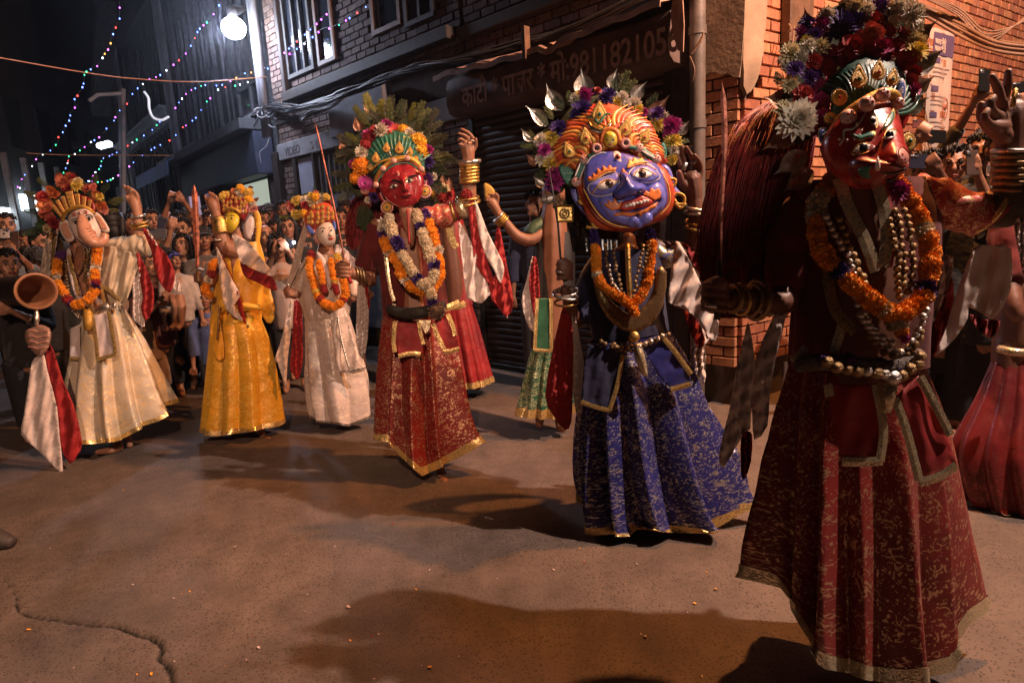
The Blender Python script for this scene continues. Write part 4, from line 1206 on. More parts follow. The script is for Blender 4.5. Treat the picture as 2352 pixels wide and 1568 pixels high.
def apron(f, root, poly, m_, tr, edges, wd, w=.05, name='apron_panel', amp=.006, ang=0):
    o = f.patch(name, poly, m_, root, w=w, back=.004, bevel=4, smooth=1, rip=folds(.05 / f.k * .5, amp, 1, ang))
    for e in edges: border(f, o, e, wd, tr, (lambda x, y, w=w: (w(x, y) if callable(w) else w) + amp * .8))
    return o
# ================================================================== THE BLUE-MASKED DANCER (centre right)
def dome(cx, cy, rx, ry, h, w0, p=.5):
    def f(x, y):
        r2 = ((x - cx) / rx) ** 2 + ((y - cy) / ry) ** 2
        return w0 + h * (max(0, 1 - r2) ** p)
    return f
def addf(*fs):
    return lambda x, y: sum(g(x, y) for g in fs)
def up(f, d): return lambda x, y: f(x, y) + d
def tongues(f, parent, cx, cy, a0, a1, r0, r1, n, wd, mats, w, bend=.25, name='flame'):
    for i in range(n):
        a = rad(a0 + (a1 - a0) * (i + .5) / n); m_ = mats[i % len(mats)]
        pts = []
        for j in range(5):
            t = j / 4; rr_ = r0(a) + (r1(a) - r0(a)) * t; aa = a + bend * (t - .5) ** 2 * (1 if math.sin(a) >= 0 else -1) - bend * .1
            x, y = cx + rr_ * math.sin(aa), cy - rr_ * math.cos(aa)
            pts.append((x, y, w(x, y) + .004, wd * (1.0 - .75 * max(0, t - .55) / .45) * (.75 + .25 * math.sin(t * 3))))
        f.tube(name, pts, m_, parent, n=8, seg=3)
def hand_open(f, wr, palm, tips, wd, w0=0.):
    """chains of a raised open hand: wrist, palm centre, finger paths given as lists of (x, y, w)"""
    ch = [[(wr[0], wr[1], w0, wd * 1.05), ((wr[0] + palm[0]) / 2, (wr[1] + palm[1]) / 2, w0, wd * 1.15), (palm[0], palm[1], w0, wd * 1.2)]]
    for t in tips:
        b = t[0]
        ch.append([(palm[0] * .6 + b[0] * .4, palm[1] * .6 + b[1] * .4, w0, wd * .62)] + [(q[0], q[1], w0 + q[2], wd * (.43 - .05 * i)) for i, q in enumerate(t)])
    return ch
def fist(x, y, R_, w=0., ang=0, side=1):
    """fist gripping an upright shaft; R_ = fist radius"""
    a = rad(ang); ca, sa = math.cos(a), math.sin(a)
    def q(u, v): return (x + (u * ca + v * sa) * R_, y + (-u * sa + v * ca) * R_)
    ch = [[(*q(0.15 * side, -.45), w - .012, R_ * .55), (*q(.15 * side, .45), w - .012, R_ * .55)]]
    for i in range(4):
        v = -.66 + i * .46; s_ = (.225 - .012 * i)
        ch.append([(*q(.75 * side, v), w - .01, R_ * s_), (*q(.35 * side, v - .03), w + .018, R_ * s_), (*q(-.35 * side, v), w + .022, R_ * s_ * .95), (*q(-.62 * side, v + .05), w + .006, R_ * s_ * .85)])
    ch.append([(*q(.5 * side, -.75), w, R_ * .28), (*q(.0, -1.05), w + .02, R_ * .26), (*q(-.5 * side, -.85), w + .026, R_ * .22)])
    return ch
m_navy = mat('navy_velvet', (.012, .014, .06), .85, var=.3, ns=6, bump=.4, bs=16, sheen=.3)
m_bluec = mat('blue_satin', (.02, .024, .20), .45, var=.2, ns=6, bump=.4, bs=14, sheen=.3)
m_bluem = mat('blue_mask', (.085, .09, .42), .27, var=.25, ns=22, bump=.08, bs=60, coat=.35)
m_bluel = mat('blue_mask_light', (.17, .17, .58), .27, var=.2, ns=22, bump=.08, bs=60, coat=.35)
m_or1 = mat('orange_flame', (.74, .19, .035), .35, var=.3, ns=30, bump=.05, coat=.3)
m_or2 = mat('red_flame', (.50, .07, .025), .35, var=.3, ns=30, bump=.05, coat=.3)
m_or3 = mat('yellow_flame', (.80, .42, .09), .35, var=.3, ns=30, bump=.05, coat=.3)
br_blue = brocade('blue_brocade', (.016, .018, .15), (.60, .58, .54), scale=24, thr=.622, pmet=.92, prough=.4, stretch=(1, 1.5))
R_ = thing('person', 'dancer in a large blue-faced mask with flaming orange crown and blue brocade skirt', 'person', G(1490, 1190), 'masked dancers performing in the street')
B = Fig(3.30, 1110.7, 588, .4583, R_); Bm = B.sub(1163, 130.7, .33333)
B.body('body', [
    [(720, 0, 0, 70), (725, 200, 0, 95), (720, 420, 0, 85)], [(725, -80, 0, 40), (722, 0, 0, 50)],
    [(590, 20, 0, 42), (505, 190, -.02, 38), (470, 330, .04, 34), (430, 230, .12, 30), (405, 170, .14, 26)],
    *fist(402, 75, 52, .15, 0, 1),
    [(860, -40, 0, 44), (980, -30, -.02, 40), (1010, 5, .02, 36)],
    [(650, 400, 0, 60), (640, 900, 0, 45), (600, 1330, 0, 32), (570, 1385, .12, 24)], [(800, 400, 0, 60), (860, 900, 0, 45), (900, 1330, 0, 32), (880, 1380, .12, 24)]], m_skind, .0058)
arm = Fig(3.30, 1163, 130.7, .33333, R_)
ch = [[(1230, 1370, -.02, 62), (1310, 1230, .03, 62), (1308, 1100, .05, 56), (1300, 1000, .06, 50)]]
ch += [[(1300, 1000, .06, 48), (1290, 920, .06, 58), (1275, 850, .06, 64)],
       [(1240, 860, .06, 28), (1210, 780, .07, 20), (1180, 700, .09, 18), (1150, 635, .11, 15)],
       [(1265, 850, .06, 28), (1242, 765, .07, 20), (1218, 690, .09, 18), (1205, 615, .11, 15)],
       [(1295, 850, .06, 28), (1297, 765, .07, 20), (1275, 690, .09, 18), (1240, 625, .11, 15)],
       [(1312, 870, .06, 26), (1340, 790, .07, 19), (1330, 725, .09, 17), (1298, 680, .11, 14)],
       [(1255, 910, .06, 34), (1210, 870, .09, 27), (1190, 800, .11, 22)]]
arm.body('raised_arm', ch, m_skind, .0048)
for x, y, a in ((1230, 755, 20), (1298, 715, 35)):
    mb = MB(); mb.box(frame(arm.p(x, y, .095), RXv * math.cos(rad(a)) - UYv * math.sin(rad(a)), VZv, UYv * math.cos(rad(a)) + RXv * math.sin(rad(a))), arm.m(26), .012, arm.m(52), .002); obj('ring', mb, m_silver, R_)
bangle(arm, R_, 1312, 1040, 82, 13, m_silver, 5, .05, .45); bangle(arm, R_, 1315, 1070, 86, 10, m_silver, 0, .05, .4)
bangle(arm, R_, 1318, 1130, 82, 7, m_gold, -8, .04, .5); bangle(arm, R_, 1318, 1190, 84, 9, m_gold, 12, .04, .35)
bangle(B, R_, 412, 180, 62, 7, m_silver, -10, .13, .45); bangle(B, R_, 412, 200, 62, 7, m_silver, 8, .13, .35); bangle(B, R_, 415, 232, 58, 6, m_gold, -5, .12, .4)
mb = MB(); mb.torus(B.p(385, 85, .18), B.m(26), B.m(5), UYv + RXv * .3, 16, 6, .8); obj('ring', mb, m_silver, R_)
hemB = lambda x: np.interp(x, [440, 500, 545, 740, 765, 900, 1000, 1155, 1310], [1300, 1392, 1408, 1402, 1365, 1378, 1382, 1388, 1285])
B.skirt('skirt', [(520, 430, 930, 372), (480, 640, 1030, 560), (447, 900, 1130, 820), (440, 1120, 1225, 1040), (470, 1290, 1300, 1215)], br_blue, npl=12, amp=.50, dr=.62, hem=hemB, seed=6, trim=m_trim, trimh=.055, cups=1.0, nu=220)
B.patch('skirt_flare', [(1000, 560), (1110, 720), (1200, 860), (1290, 1000), (1338, 1210), (1290, 1255), (1180, 1060), (1060, 800)], br_blue, w=-.16, rip=folds(.05, .03, 1), back=.006)
border(B, R_, [(1215, 1262), (1290, 1255), (1338, 1215)], 30, m_trim, -.14)
# torso
B.skirt('jacket', [(560, -20, 880, -50), (520, 120, 905, 80), (520, 300, 910, 250), (540, 420, 925, 370)], m_navy, npl=9, amp=.06, dr=.55, nv=16, cups=2)
B.tube('sleeve', [(600, 0, 0, 50), (530, 130, -.01, 58), (490, 260, 0, 60), (475, 335, .03, 56)], m_navy, n=14)
B.tube('sleeve', [(850, -40, 0, 48), (900, 10, 0, 55), (985, -20, -.01, 52), (1000, 0, 0, 50)], brocade('blue_gold_sleeve', (.10, .11, .32), (.5, .4, .2), scale=18), n=14)
apron(B, R_, [(520, 440), (700, 492), (672, 640), (630, 775), (488, 728), (500, 580)], m_navy, m_trim, [[(698, 492), (672, 640), (630, 775)], [(632, 772), (560, 755), (488, 728)]], 18, w=.20)
apron(B, R_, [(800, 455), (905, 415), (985, 510), (1038, 600), (1036, 648), (945, 672), (870, 590)], m_bluec, m_trim, [[(905, 412), (975, 500), (1040, 592)], [(938, 668), (1000, 652), (1038, 640)]], 22, w=.22, ang=30)
B.patch('breast_plate', [(545, 70), (560, 180), (590, 260), (650, 340), (740, 385), (830, 350), (900, 250), (918, 80), (870, 60), (850, 190), (790, 260), (735, 290), (660, 240), (610, 170), (590, 60)], brocade('sequin', (.10, .06, .03), (.42, .28, .12), scale=70, pmet=.9), w=.19, thick=.012)
for pts in ([(612, -60), (622, 60), (660, 150), (705, 215)], [(650, -70), (665, 60), (690, 160), (720, 240)], [(800, -60), (775, 60), (760, 160), (738, 250)], [(835, -80), (805, 40), (790, 140), (750, 245)]):
    strand(B, R_, pts, 9.5, BELLB, w=.21, gap=1.0)
strand(B, R_, [(628, 40), (645, 130), (690, 190)], 8, BELLS, w=.225)
B.tube('gold_cord', [(722, -60, .19, 12), (728, 100, .21, 14), (735, 240, .22, 12)], m_gold, n=6)
for pts in ([(585, 425), (660, 455), (760, 450), (850, 425), (935, 385)], [(640, 440), (730, 475), (830, 440), (920, 400)]):
    strand(B, R_, pts, 12, BELLB, name='bell_belt', w=.215, gap=.9, jit=.6)
strand(B, R_, [(780, 455), (850, 425), (920, 392)], 12, BELLS, name='bell_belt', w=.235, gap=1.1)
B.tube('belt_tassel', [(770, 440, .22, 18), (785, 510, .23, 24), (812, 600, .23, 12)], m_strim, n=8)
B.ell('belt_buckle', 755, 405, .24, 26, 26, 14, m_gold)
def kB(t): return 'violet' if t < .08 or t > .93 else 'wpom' if .24 < t < .27 else 'marigold'
garland(B, R_, [(552, -125, .17), (562, -20, .19), (568, 90, .20), (610, 160, .215), (680, 205, .225), (735, 240, .23), (785, 205, .225), (818, 140, .215), (835, 40, .20), (842, -60, .19), (830, -130, .17)], kB, 24)
garland(B, R_, [(750, 265, .235), (757, 300, .235)], lambda t: 'marigold', 25)
# hand-held staff
mb = MB(); mb.tube([B.p(405, 130, .16), B.p(385, 0, .17), Bm.p(355, 1150, .17), Bm.p(330, 1000, .17), Bm.p(285, 700, .16)], [.007, .006, .005, .005, .002], 6)
obj('staff', mb, m_blk, None, label='thin black staff gripped in the fist of the blue-masked dancer', cat='staff')
# cloths tied to the wrists
scarf(B, R_, [(400, 250), (440, 235), (452, 450), (446, 700), (440, 830), (408, 872), (350, 800), (308, 700), (340, 500), (375, 340)], m_rcloth, w=.10)
scarf(B, R_, [(438, 230), (460, 300), (495, 480), (520, 620), (500, 740), (478, 830), (448, 690), (450, 450)], m_wcloth, w=.115)
scarf(B, R_, [(965, -75), (1000, -40), (1045, 45), (1085, 130), (1125, 220), (1178, 340), (1160, 428), (1120, 400), (1075, 325), (1000, 262), (925, 232), (932, 130), (945, 30)], m_wcloth, w=.14, ang=15, amp=.03)
scarf(B, R_, [(1000, -60), (1040, -40), (1120, 60), (1170, 100), (1155, 150), (1090, 110)], m_rcloth, w=.06, ang=15)
scarf(B, R_, [(1000, 262), (1060, 300), (1112, 420), (1080, 462), (1040, 390)], m_rcloth, w=.10)
scarf(B, R_, [(1040, 458), (1085, 450), (1112, 475), (1112, 560), (1080, 605), (1048, 560)], m_wcloth, w=.08)
scarf(B, R_, [(1180, 330), (1060, 200), (1080, 480), (1095, 640), (1115, 600), (1100, 460)], m_wcloth, w=-.05)
# ---- the blue mask
f = Bm
base = addf(dome(820, 920, 380, 330, .12, .16), hillf(862, 880, 60, 110, .035, -.2), hillf(660, 890, 90, 50, .02), hillf(950, 810, 90, 50, .02))
mask = f.patch('mask', [(470, 800), (540, 690), (640, 655), (760, 645), (900, 680), (1050, 735), (1130, 820), (1165, 930), (1150, 1040), (1080, 1125), (960, 1165), (860, 1205), (740, 1200), (620, 1180), (560, 1110), (520, 1010), (480, 900)], m_or2, w=addf(dome(820, 920, 460, 400, .05, .13)), thick=.03, bevel=40, back=.05)
f.patch('face', [(560, 700), (640, 655), (760, 655), (900, 690), (1030, 735), (1075, 810), (1105, 900), (1110, 1010), (1040, 1090), (940, 1135), (860, 1165), (750, 1150), (660, 1100), (590, 1010), (540, 910), (535, 800)], m_bluem, mask, w=base, thick=.02, bevel=30, step=9)
def fp(name, poly, m_, off, thick=.008, bev=10, **k):
    return f.patch(name, poly, m_, mask, w=up(base, off), thick=thick, bevel=bev, back=.004, **k)
# eye pouches, cheeks
fp('eyelid', [(562, 900), (600, 858), (680, 828), (760, 800), (782, 845), (745, 930), (660, 960), (590, 950)], m_bluel, .018, .02, 26)
fp('eyelid', [(848, 795), (900, 752), (980, 748), (1040, 790), (1058, 832), (1000, 865), (920, 862), (868, 832)], m_bluel, .018, .02, 24)
fp('cheek', [(630, 1000), (650, 965), (700, 952), (745, 965), (790, 1015), (770, 1060), (860, 1085), (950, 1070), (1010, 1030), (1050, 980), (1000, 960), (960, 940), (985, 890), (1040, 862), (1088, 900), (1102, 990), (1070, 1060), (1000, 1120), (920, 1140), (830, 1160), (750, 1140), (680, 1080)], m_bluel, .015, .026, 34)
for pts in ([(562, 900), (600, 858), (680, 828), (765, 802), (782, 845), (745, 930), (660, 960), (590, 950)], [(848, 795), (900, 752), (980, 748), (1040, 790), (1058, 832), (1000, 865), (920, 862), (868, 832)]):
    f.line('painted_edge', pts, 3, up(base, .022), m_white, mask, closed=True)
fp('nose', [(785, 800), (815, 790), (850, 810), (880, 850), (930, 865), (965, 890), (955, 930), (905, 950), (860, 960), (800, 985), (750, 975), (735, 930), (765, 890), (790, 850)], m_bluem, .02, .075, 60, step=7)
for x, y in ((808, 960), (915, 935)): f.ell('nostril', x, y, base(x, y) + .072, 14, 10, 10, m_black, mask)
fp('eye', [(622, 905), (655, 862), (705, 845), (768, 858), (735, 893), (680, 915)], m_white, .042, .008, 12)
fp('eye', [(878, 822), (902, 785), (950, 773), (1012, 803), (970, 835), (920, 842)], m_white, .042, .008, 12)
for x, y in ((710, 874), (936, 806)):
    f.ell('iris', x, y, base(x, y) + .05, 27, 27, 8, mat('brown_enamel', (.10, .04, .02), .25, bump=0, coat=.4), mask)
    f.ell('pupil', x, y, base(x, y) + .054, 15, 15, 10, m_black, mask)
for pts in ([(590, 945), (620, 905), (655, 860), (705, 843), (772, 857)], [(870, 825), (902, 783), (950, 771), (1015, 802), (1040, 815)]):
    f.line('eye_line', pts, 4, up(base, .046), m_or3, mask)
for pts in ([(640, 880), (690, 850), (760, 852)], [(885, 800), (935, 768), (1010, 800)]): f.line('lash_line', pts, 2.6, up(base, .050), m_black, mask)
fp('brow_flame', [(552, 852), (572, 822), (590, 832), (594, 798), (618, 812), (626, 764), (655, 786), (664, 744), (692, 768), (714, 740), (730, 765), (760, 760), (752, 786), (690, 797), (640, 828), (600, 852)], m_or1, .02, .014, 8, smooth=1)
f.line('brow_edge', [(560, 856), (620, 842), (690, 800), (755, 790)], 4, up(base, .03), m_or3, mask)
fp('brow_flame', [(828, 760), (848, 700), (866, 718), (878, 688), (906, 706), (936, 694), (952, 716), (992, 726), (930, 736), (880, 746), (840, 768)], m_or3, .02, .014, 8, smooth=1)
f.line('brow_edge', [(832, 768), (880, 750), (950, 738), (1035, 778)], 4, up(base, .03), m_or1, mask)
fp('forehead_flame', [(786, 832), (792, 790), (802, 764), (820, 788), (846, 808), (815, 812)], m_or1, .035, .012, 8, smooth=1)
fp('third_eye', [(730, 690), (738, 655), (768, 650), (798, 685), (802, 738), (772, 728), (742, 712)], m_white, .008, .012, 10)
f.ell('pupil', 768, 692, base(768, 692) + .022, 18, 22, 8, m_redp, mask); f.ell('pupil', 768, 690, base(768, 692) + .03, 9, 11, 8, m_black, mask)
fp('lips', [(775, 1048), (798, 1000), (850, 985), (900, 972), (940, 952), (1000, 978), (1018, 1005), (960, 1034), (880, 1054), (820, 1064)], m_redp, .03, .024, 16)
fp('mouth', [(812, 1034), (845, 1006), (930, 980), (990, 992), (958, 1012), (870, 1038)], m_black, .05, .003, 6)
for i in range(7):
    x, y = 828 + i * 24, 1028 - i * 6.2 - (3 if i % 2 else 0)
    mb = MB(); mb.box(frame(f.p(x, y, base(x, y) + .055), RXv, VZv, UYv) @ Matrix.Rotation(.25, 4, 'Y'), f.m(20), .008, f.m(15 + 4 * (i % 3)), .0015); obj('tooth', mb, m_white, mask)
fp('moustache_flame', [(662, 998), (700, 1012), (688, 974), (728, 1000), (745, 968), (772, 1008), (802, 996), (780, 1050), (730, 1062), (690, 1040)], m_or1, .036, .014, 8, smooth=1)
fp('moustache_flame', [(938, 952), (962, 918), (982, 932), (998, 898), (1020, 915), (1052, 900), (1070, 940), (1058, 975), (1025, 992), (990, 972)], m_or1, .036, .014, 8, smooth=1)
fp('beard_flame', [(735, 1080), (790, 1066), (870, 1072), (960, 1044), (1000, 1018), (1048, 998), (1030, 1040), (990, 1052), (962, 1090), (945, 1074), (930, 1110), (905, 1082), (862, 1104), (800, 1094), (752, 1104)], m_or1, .036, .014, 8, smooth=1)
for x, y, r_ in ((872, 1130, 44), (962, 1108, 42), (915, 1150, 28)): f.ell('chin', x, y, base(x, y) + .02, r_, r_, r_ * 1.1, m_bluel, mask)
for pts in ([(530, 905), (585, 1010), (655, 1105), (750, 1160), (860, 1178)], [(1085, 820), (1118, 900), (1122, 1010), (1050, 1100)]):
    f.line('beaded_edge', pts, 6, up(base, .012), m_or3, mask)
# ears
def part(name, poly, m_, w, th=.02, bev=18, parent=mask, **k): return f.patch(name, poly, m_, parent, w=w, thick=th, bevel=bev, back=.02, **k)
part('ear', [(440, 920), (462, 895), (500, 900), (518, 950), (522, 1000), (548, 1040), (592, 1075), (600, 1110), (555, 1100), (505, 1050), (462, 990)], m_bluel, .12)
f.line('ear_fold', [(462, 930), (480, 915), (498, 940), (500, 990), (530, 1045)], 7, .145, m_bluem, mask)
part('ear', [(1040, 762), (1080, 735), (1125, 762), (1152, 830), (1172, 900), (1205, 940), (1150, 960), (1120, 890), (1080, 870), (1058, 820)], m_bluel, .12)
f.line('ear_fold', [(1065, 780), (1095, 765), (1120, 800), (1125, 850), (1150, 920)], 7, .145, m_bluem, mask)
for pts in ([(500, 960), (545, 992), (582, 998), (560, 1012), (515, 1010), (500, 985)], [(580, 1120), (615, 1105), (650, 1130), (640, 1165), (600, 1160), (590, 1135)], [(1080, 800), (1120, 835), (1165, 850), (1150, 890), (1118, 880)], [(1150, 960), (1185, 940), (1225, 965), (1220, 1010), (1180, 1015), (1158, 985)], [(1160, 1010), (1200, 1040), (1235, 1010)], [(550, 1170), (600, 1180), (660, 1165)]):
    f.tube('earring', [(a, b, .165, 11) for a, b in pts], m_goldp, mask, n=8)
# crown
cw = addf(dome(740, 640, 480, 380, .11, .06), hillf(760, 500, 160, 160, .03))
crown = f.patch('crown', [(452, 775), (350, 720), (325, 640), (345, 580), (395, 520), (412, 440), (470, 425), (525, 425), (560, 350), (620, 315), (700, 318), (780, 345), (870, 375), (940, 415), (1000, 460), (1045, 560), (1072, 640), (1115, 720), (1060, 745), (1000, 700), (900, 660), (760, 640), (640, 660), (560, 700), (480, 765)], m_or2, w=cw, thick=.01, bevel=20, back=.04)
def r1(a):
    d = math.degrees(a)
    return np.interp(d, [-70, -55, -40, -20, 0, 15, 35, 55, 70], [440, 480, 480, 500, 500, 470, 400, 370, 350])
tongues(f, crown, 760, 820, -70, 68, lambda a: 250, lambda a: r1(a), 30, 17, [m_or1, m_or2, m_or1, m_or3], up(cw, .004), .9)
tongues(f, crown, 760, 820, -66, 64, lambda a: 200, lambda a: r1(a) * .80, 22, 16, [m_or3, m_or1, m_or2], up(cw, .016), .9)
for x, y, r_, me, a in ((640, 400, 50, MED_G, 0), (550, 563, 42, MED_R, 10), (435, 655, 40, MED_G, 25), (818, 505, 42, MED_R, -10), (952, 558, 38, MED_R, -25)):
    f.at('medallion', me, x, y, cw(x, y) + .028, r_, crown, rad(a))
for dy, m_ in ((0, m_gold), (22, m_silver), (12, m_black)): f.line('crescent', [(565, 440 + dy), (590, 480 + dy), (640, 500 + dy), (695, 480 + dy), (720, 435 + dy)], 8, up(cw, .03), m_, crown)
f.line('snake_band', [(550, 412), (600, 420), (640, 455), (680, 400), (720, 395)], 8, up(cw, .03), m_greenp, crown)
f.patch('small_face', [(668, 560), (680, 520), (715, 508), (755, 528), (768, 570), (758, 610), (725, 632), (690, 622), (672, 595)], mat('yellow_enamel', (.66, .48, .05), .3, bump=.05, coat=.4), crown, w=up(cw, .03), thick=.03, bevel=34)
for x, y in ((695, 568), (738, 572)): f.ell('eye', x, y, cw(x, y) + .064, 9, 5, 4, m_black, crown)
f.line('lip', [(703, 602), (718, 607), (732, 602)], 4, up(cw, .06), m_redp, crown)
f.line('head_band', [(655, 590), (668, 525), (710, 498), (760, 515), (785, 590)], 14, up(cw, .04), m_or1, crown)
for x, y, r_ in ((540, 708, 34), (482, 860, 34), (912, 627, 32), (1034, 706, 32)): f.at('skull_bead', SKULL, x, y, max(cw(x, y), .15) + .05, r_, crown, .3)
for pts in ([(528, 735), (505, 790), (488, 835)], [(935, 642), (975, 672), (1012, 696)]):
    f.tube('bone_band', [(a, b, .20, 20) for a, b in pts], m_greenp, crown, n=8)
    f.line('pearl_row', [(a - 16, b - 8) for a, b in pts], 6, .215, m_white, crown); f.line('pearl_row', [(a + 16, b + 8) for a, b in pts], 6, .215, m_white, crown)
for x, y in ((622, 632), (822, 596)):
    mb = MB(); mb.torus(f.p(x, y, .235), f.m(24), f.m(11), VZv, 18, 8); mb.cur = 0; obj('curl', mb, m_pinkp, crown)
    f.ell('curl_centre', x, y, .232, 16, 16, 10, m_black, crown)
for pts in ([(650, 640), (600, 670), (560, 690)], [(830, 620), (870, 625), (900, 630)]): f.tube('green_band', [(a, b, .225, 13) for a, b in pts], m_greenp, crown, n=8)
f.line('pearl_row', [(550, 740), (590, 690), (660, 660), (700, 668)], 5, .235, m_white, crown)
for poly in ([(358, 762), (400, 738), (455, 765), (468, 820), (462, 888), (425, 890), (388, 845)], [(1008, 655), (1040, 605), (1085, 588), (1108, 640), (1100, 705), (1072, 725), (1035, 692)]):
    fan = part('fan', poly, m_greenp, .12, .02, 12, parent=crown)
    cx_, cy_ = sum(a for a, b in poly) / len(poly), sum(b for a, b in poly) / len(poly)
    for i in range(7):
        x, y = cx_ + frnd.uniform(-30, 30), cy_ + frnd.uniform(-45, 45)
        f.line('scale', [(x - 13, y - 6), (x, y + 8), (x + 13, y - 6)], 3.2, .143, mat('mint_enamel', (.30, .55, .42), .4, bump=0), crown)
# headdress
hd = f.patch('headdress', [(330, 960), (250, 850), (200, 720), (190, 600), (260, 500), (370, 440), (450, 340), (560, 280), (690, 260), (820, 280), (930, 340), (1050, 420), (1130, 520), (1160, 640), (1120, 720), (1060, 560), (960, 420), (820, 340), (690, 310), (560, 370), (470, 440), (400, 540), (350, 640), (380, 760), (420, 880)], mat('leaf_base', (.03, .04, .012), .8), w=.05, back=.02)
for a in ((537, 268, 513, 78, 140), (385, 368, 278, 180, 125), (280, 475, 128, 338, 92), (195, 575, 102, 490, 66), (200, 752, 128, 668, 62), (275, 885, 180, 818, 78), (335, 965, 208, 988, 80), (735, 232, 768, 78, 98), (868, 292, 972, 168, 96), (958, 428, 1122, 258, 112), (1165, 520, 1262, 434, 92), (1120, 655, 1292, 606, 88)):
    leaf(f, hd, *a[:4], a[4], m_bleaf if a[0] in (200, 958) else m_sleaf, w=.04, curl=.02, name='silver_leaf')
sprigs(f, hd, [(0, 220, 620, -80, 130), (0, 230, 590, -50, 110), (1, 300, 480, -50, 140), (0, 330, 440, -35, 120), (1, 400, 380, -30, 130), (0, 440, 350, -10, 110), (0, 760, 270, 25, 190), (1, 740, 260, 10, 170), (0, 790, 270, 45, 160), (1, 960, 360, 40, 130), (1, 260, 720, -70, 110), (1, 300, 830, -80, 110), (1, 390, 950, -170, 150), (1, 370, 930, -160, 130), (0, 1160, 600, 70, 120), (1, 580, 240, 10, 90), (1, 330, 700, -60, 90)], .05)
flowers(f, hd, [('white', 480, 298, 46), ('white', 245, 578, 52), ('white', 300, 700, 52), ('white', 795, 285, 46), ('white', 880, 328, 50), ('white', 1082, 415, 38), ('white', 1150, 640, 40), ('white', 235, 710, 40),
 ('yellow', 505, 266, 36), ('yellow', 312, 565, 54), ('yellow', 312, 742, 58), ('yellow', 762, 312, 40), ('yellow', 908, 368, 40), ('yellow', 1045, 468, 52), ('yellow', 1148, 585, 58), ('yellow', 1142, 705, 40),
 ('violet', 522, 372, 72), ('violet', 365, 508, 68), ('violet', 690, 282, 68), ('purple', 1040, 398, 52), ('violet', 480, 400, 40),
 ('magenta', 540, 268, 54), ('magenta', 262, 640, 50), ('magenta', 328, 800, 48), ('magenta', 338, 862, 64), ('magenta', 945, 385, 34), ('magenta', 1130, 482, 66), ('magenta', 1165, 462, 42), ('purple', 300, 890, 36), ('redrose', 630, 232, 26)], .09)
f.patch('lantern_charm', [(338, 1020), (462, 1020), (468, 1138), (344, 1142)], m_gold, R_, w=.10, thick=.03, bevel=14, smooth=1, back=.05)
mb = MB(); mb.torus(f.p(402, 1080, .137), f.m(30), f.m(6), VZv, 18, 6); mb.torus(f.p(402, 1080, .139), f.m(14), f.m(5), VZv, 12, 6); obj('charm_ring', mb, m_bronze, R_)
f.skirt('hair', [(420, 900, 1180, 860), (430, 1100, 1150, 1060), (480, 1350, 1130, 1300)], m_black, npl=30, amp=.08, dr=.3, nv=12, w=-.12)
# ================================================================== THE BOAR-MASKED DANCER (right foreground)
m_rvel = mat('red_velvet', (.10, .006, .006), .9, var=.35, ns=6, bump=.6, bs=12, sheen=.08)
m_rsat = mat('red_satin', (.28, .010, .013), .6, var=.25, ns=6, bump=.5, bs=14, sheen=.04)
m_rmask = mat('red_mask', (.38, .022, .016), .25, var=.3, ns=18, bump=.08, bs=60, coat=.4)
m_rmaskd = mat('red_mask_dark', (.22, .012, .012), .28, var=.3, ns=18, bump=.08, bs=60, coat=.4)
def puff(f, root, pts, m_, amp=.09, name='sleeve', n=26, ph=0):
    """gathered sleeve with soft creases"""
    q = spline(pts, 8); mb = MB(); o = len(mb.v)
    mb.tube([f.p(a[0], a[1], a[2]) for a in q], [f.m(a[3]) * (1 + amp * .5 * math.sin(i * 1.1 + ph)) for i, a in enumerate(q)], n)
    for i in range(len(q)):
        c = f.p(q[i][0], q[i][1], q[i][2])
        for j in range(n):
            v = Vector(mb.v[i * n + j]); k_ = 1 + amp * (math.sin(j * 2 * math.pi / n * 4 + i * .45 + ph) + .5 * math.sin(j * 1.7 + i * .9))
            mb.v[i * n + j] = tuple(c + (v - c) * k_)
    return obj(name, mb, m_, root)
br_red = brocade('red_brocade', (.19, .010, .009), (.58, .36, .22), scale=27, thr=.622, pmet=.92, prough=.42, stretch=(1, 1.1))
br_reds = brocade('red_sleeve_brocade', (.45, .06, .045), (.62, .38, .22), scale=24, thr=.58, pmet=.4)
m_wig = mat('wig_red', (.17, .009, .009), .6, var=.5, ns=30, bump=.3, bs=100)
def hairmass(f, root, rows, m_, n=260, w=0., wid=.006, seed=1, dr=.45, name='hair', nbase=40, len_=1.0):
    """combed hair: an inner volume with loose locks over it"""
    r = random.Random(seed)
    o = f.skirt(name, rows, m_, root, npl=nbase, amp=.07, dr=dr, nv=16, w=w, cups=1, seed=seed)
    rg = f.last_rings; mb = MB(); nr = len(rg); nu = len(rg[0]) - 1
    cs = [sum(x, Vector()) / len(x) for x in rg]
    for i in range(n):
        j = r.randrange(nu); a = r.randrange(0, nr // 2); b = min(nr - 1, a + r.randrange(nr // 3, nr)); off = r.uniform(.004, .022)
        pts = []
        for k_ in range(a, b + 1, 2):
            q = rg[k_][(j + int((k_ - a) * r.uniform(-.2, .2))) % nu]; pts.append(q + (q - cs[k_]).normalized() * (off + .006 * math.sin(k_ + i)))
        if len(pts) > 2: mb.tube(pts, [wid * .5 * (1 - .6 * t / len(pts)) for t in range(len(pts))], 3)
    obj('lock', mb, m_, o, kind='stuff')
    return o
RB = thing('person', 'dancer in a red boar mask with tall flower headdress, nearest the camera on the right', 'person', G(2030, 1480), 'masked dancers performing in the street')
D = Fig(2.15, 1568, 457.3, .7082, RB); Dm = D.sub(1568, 0, .375)
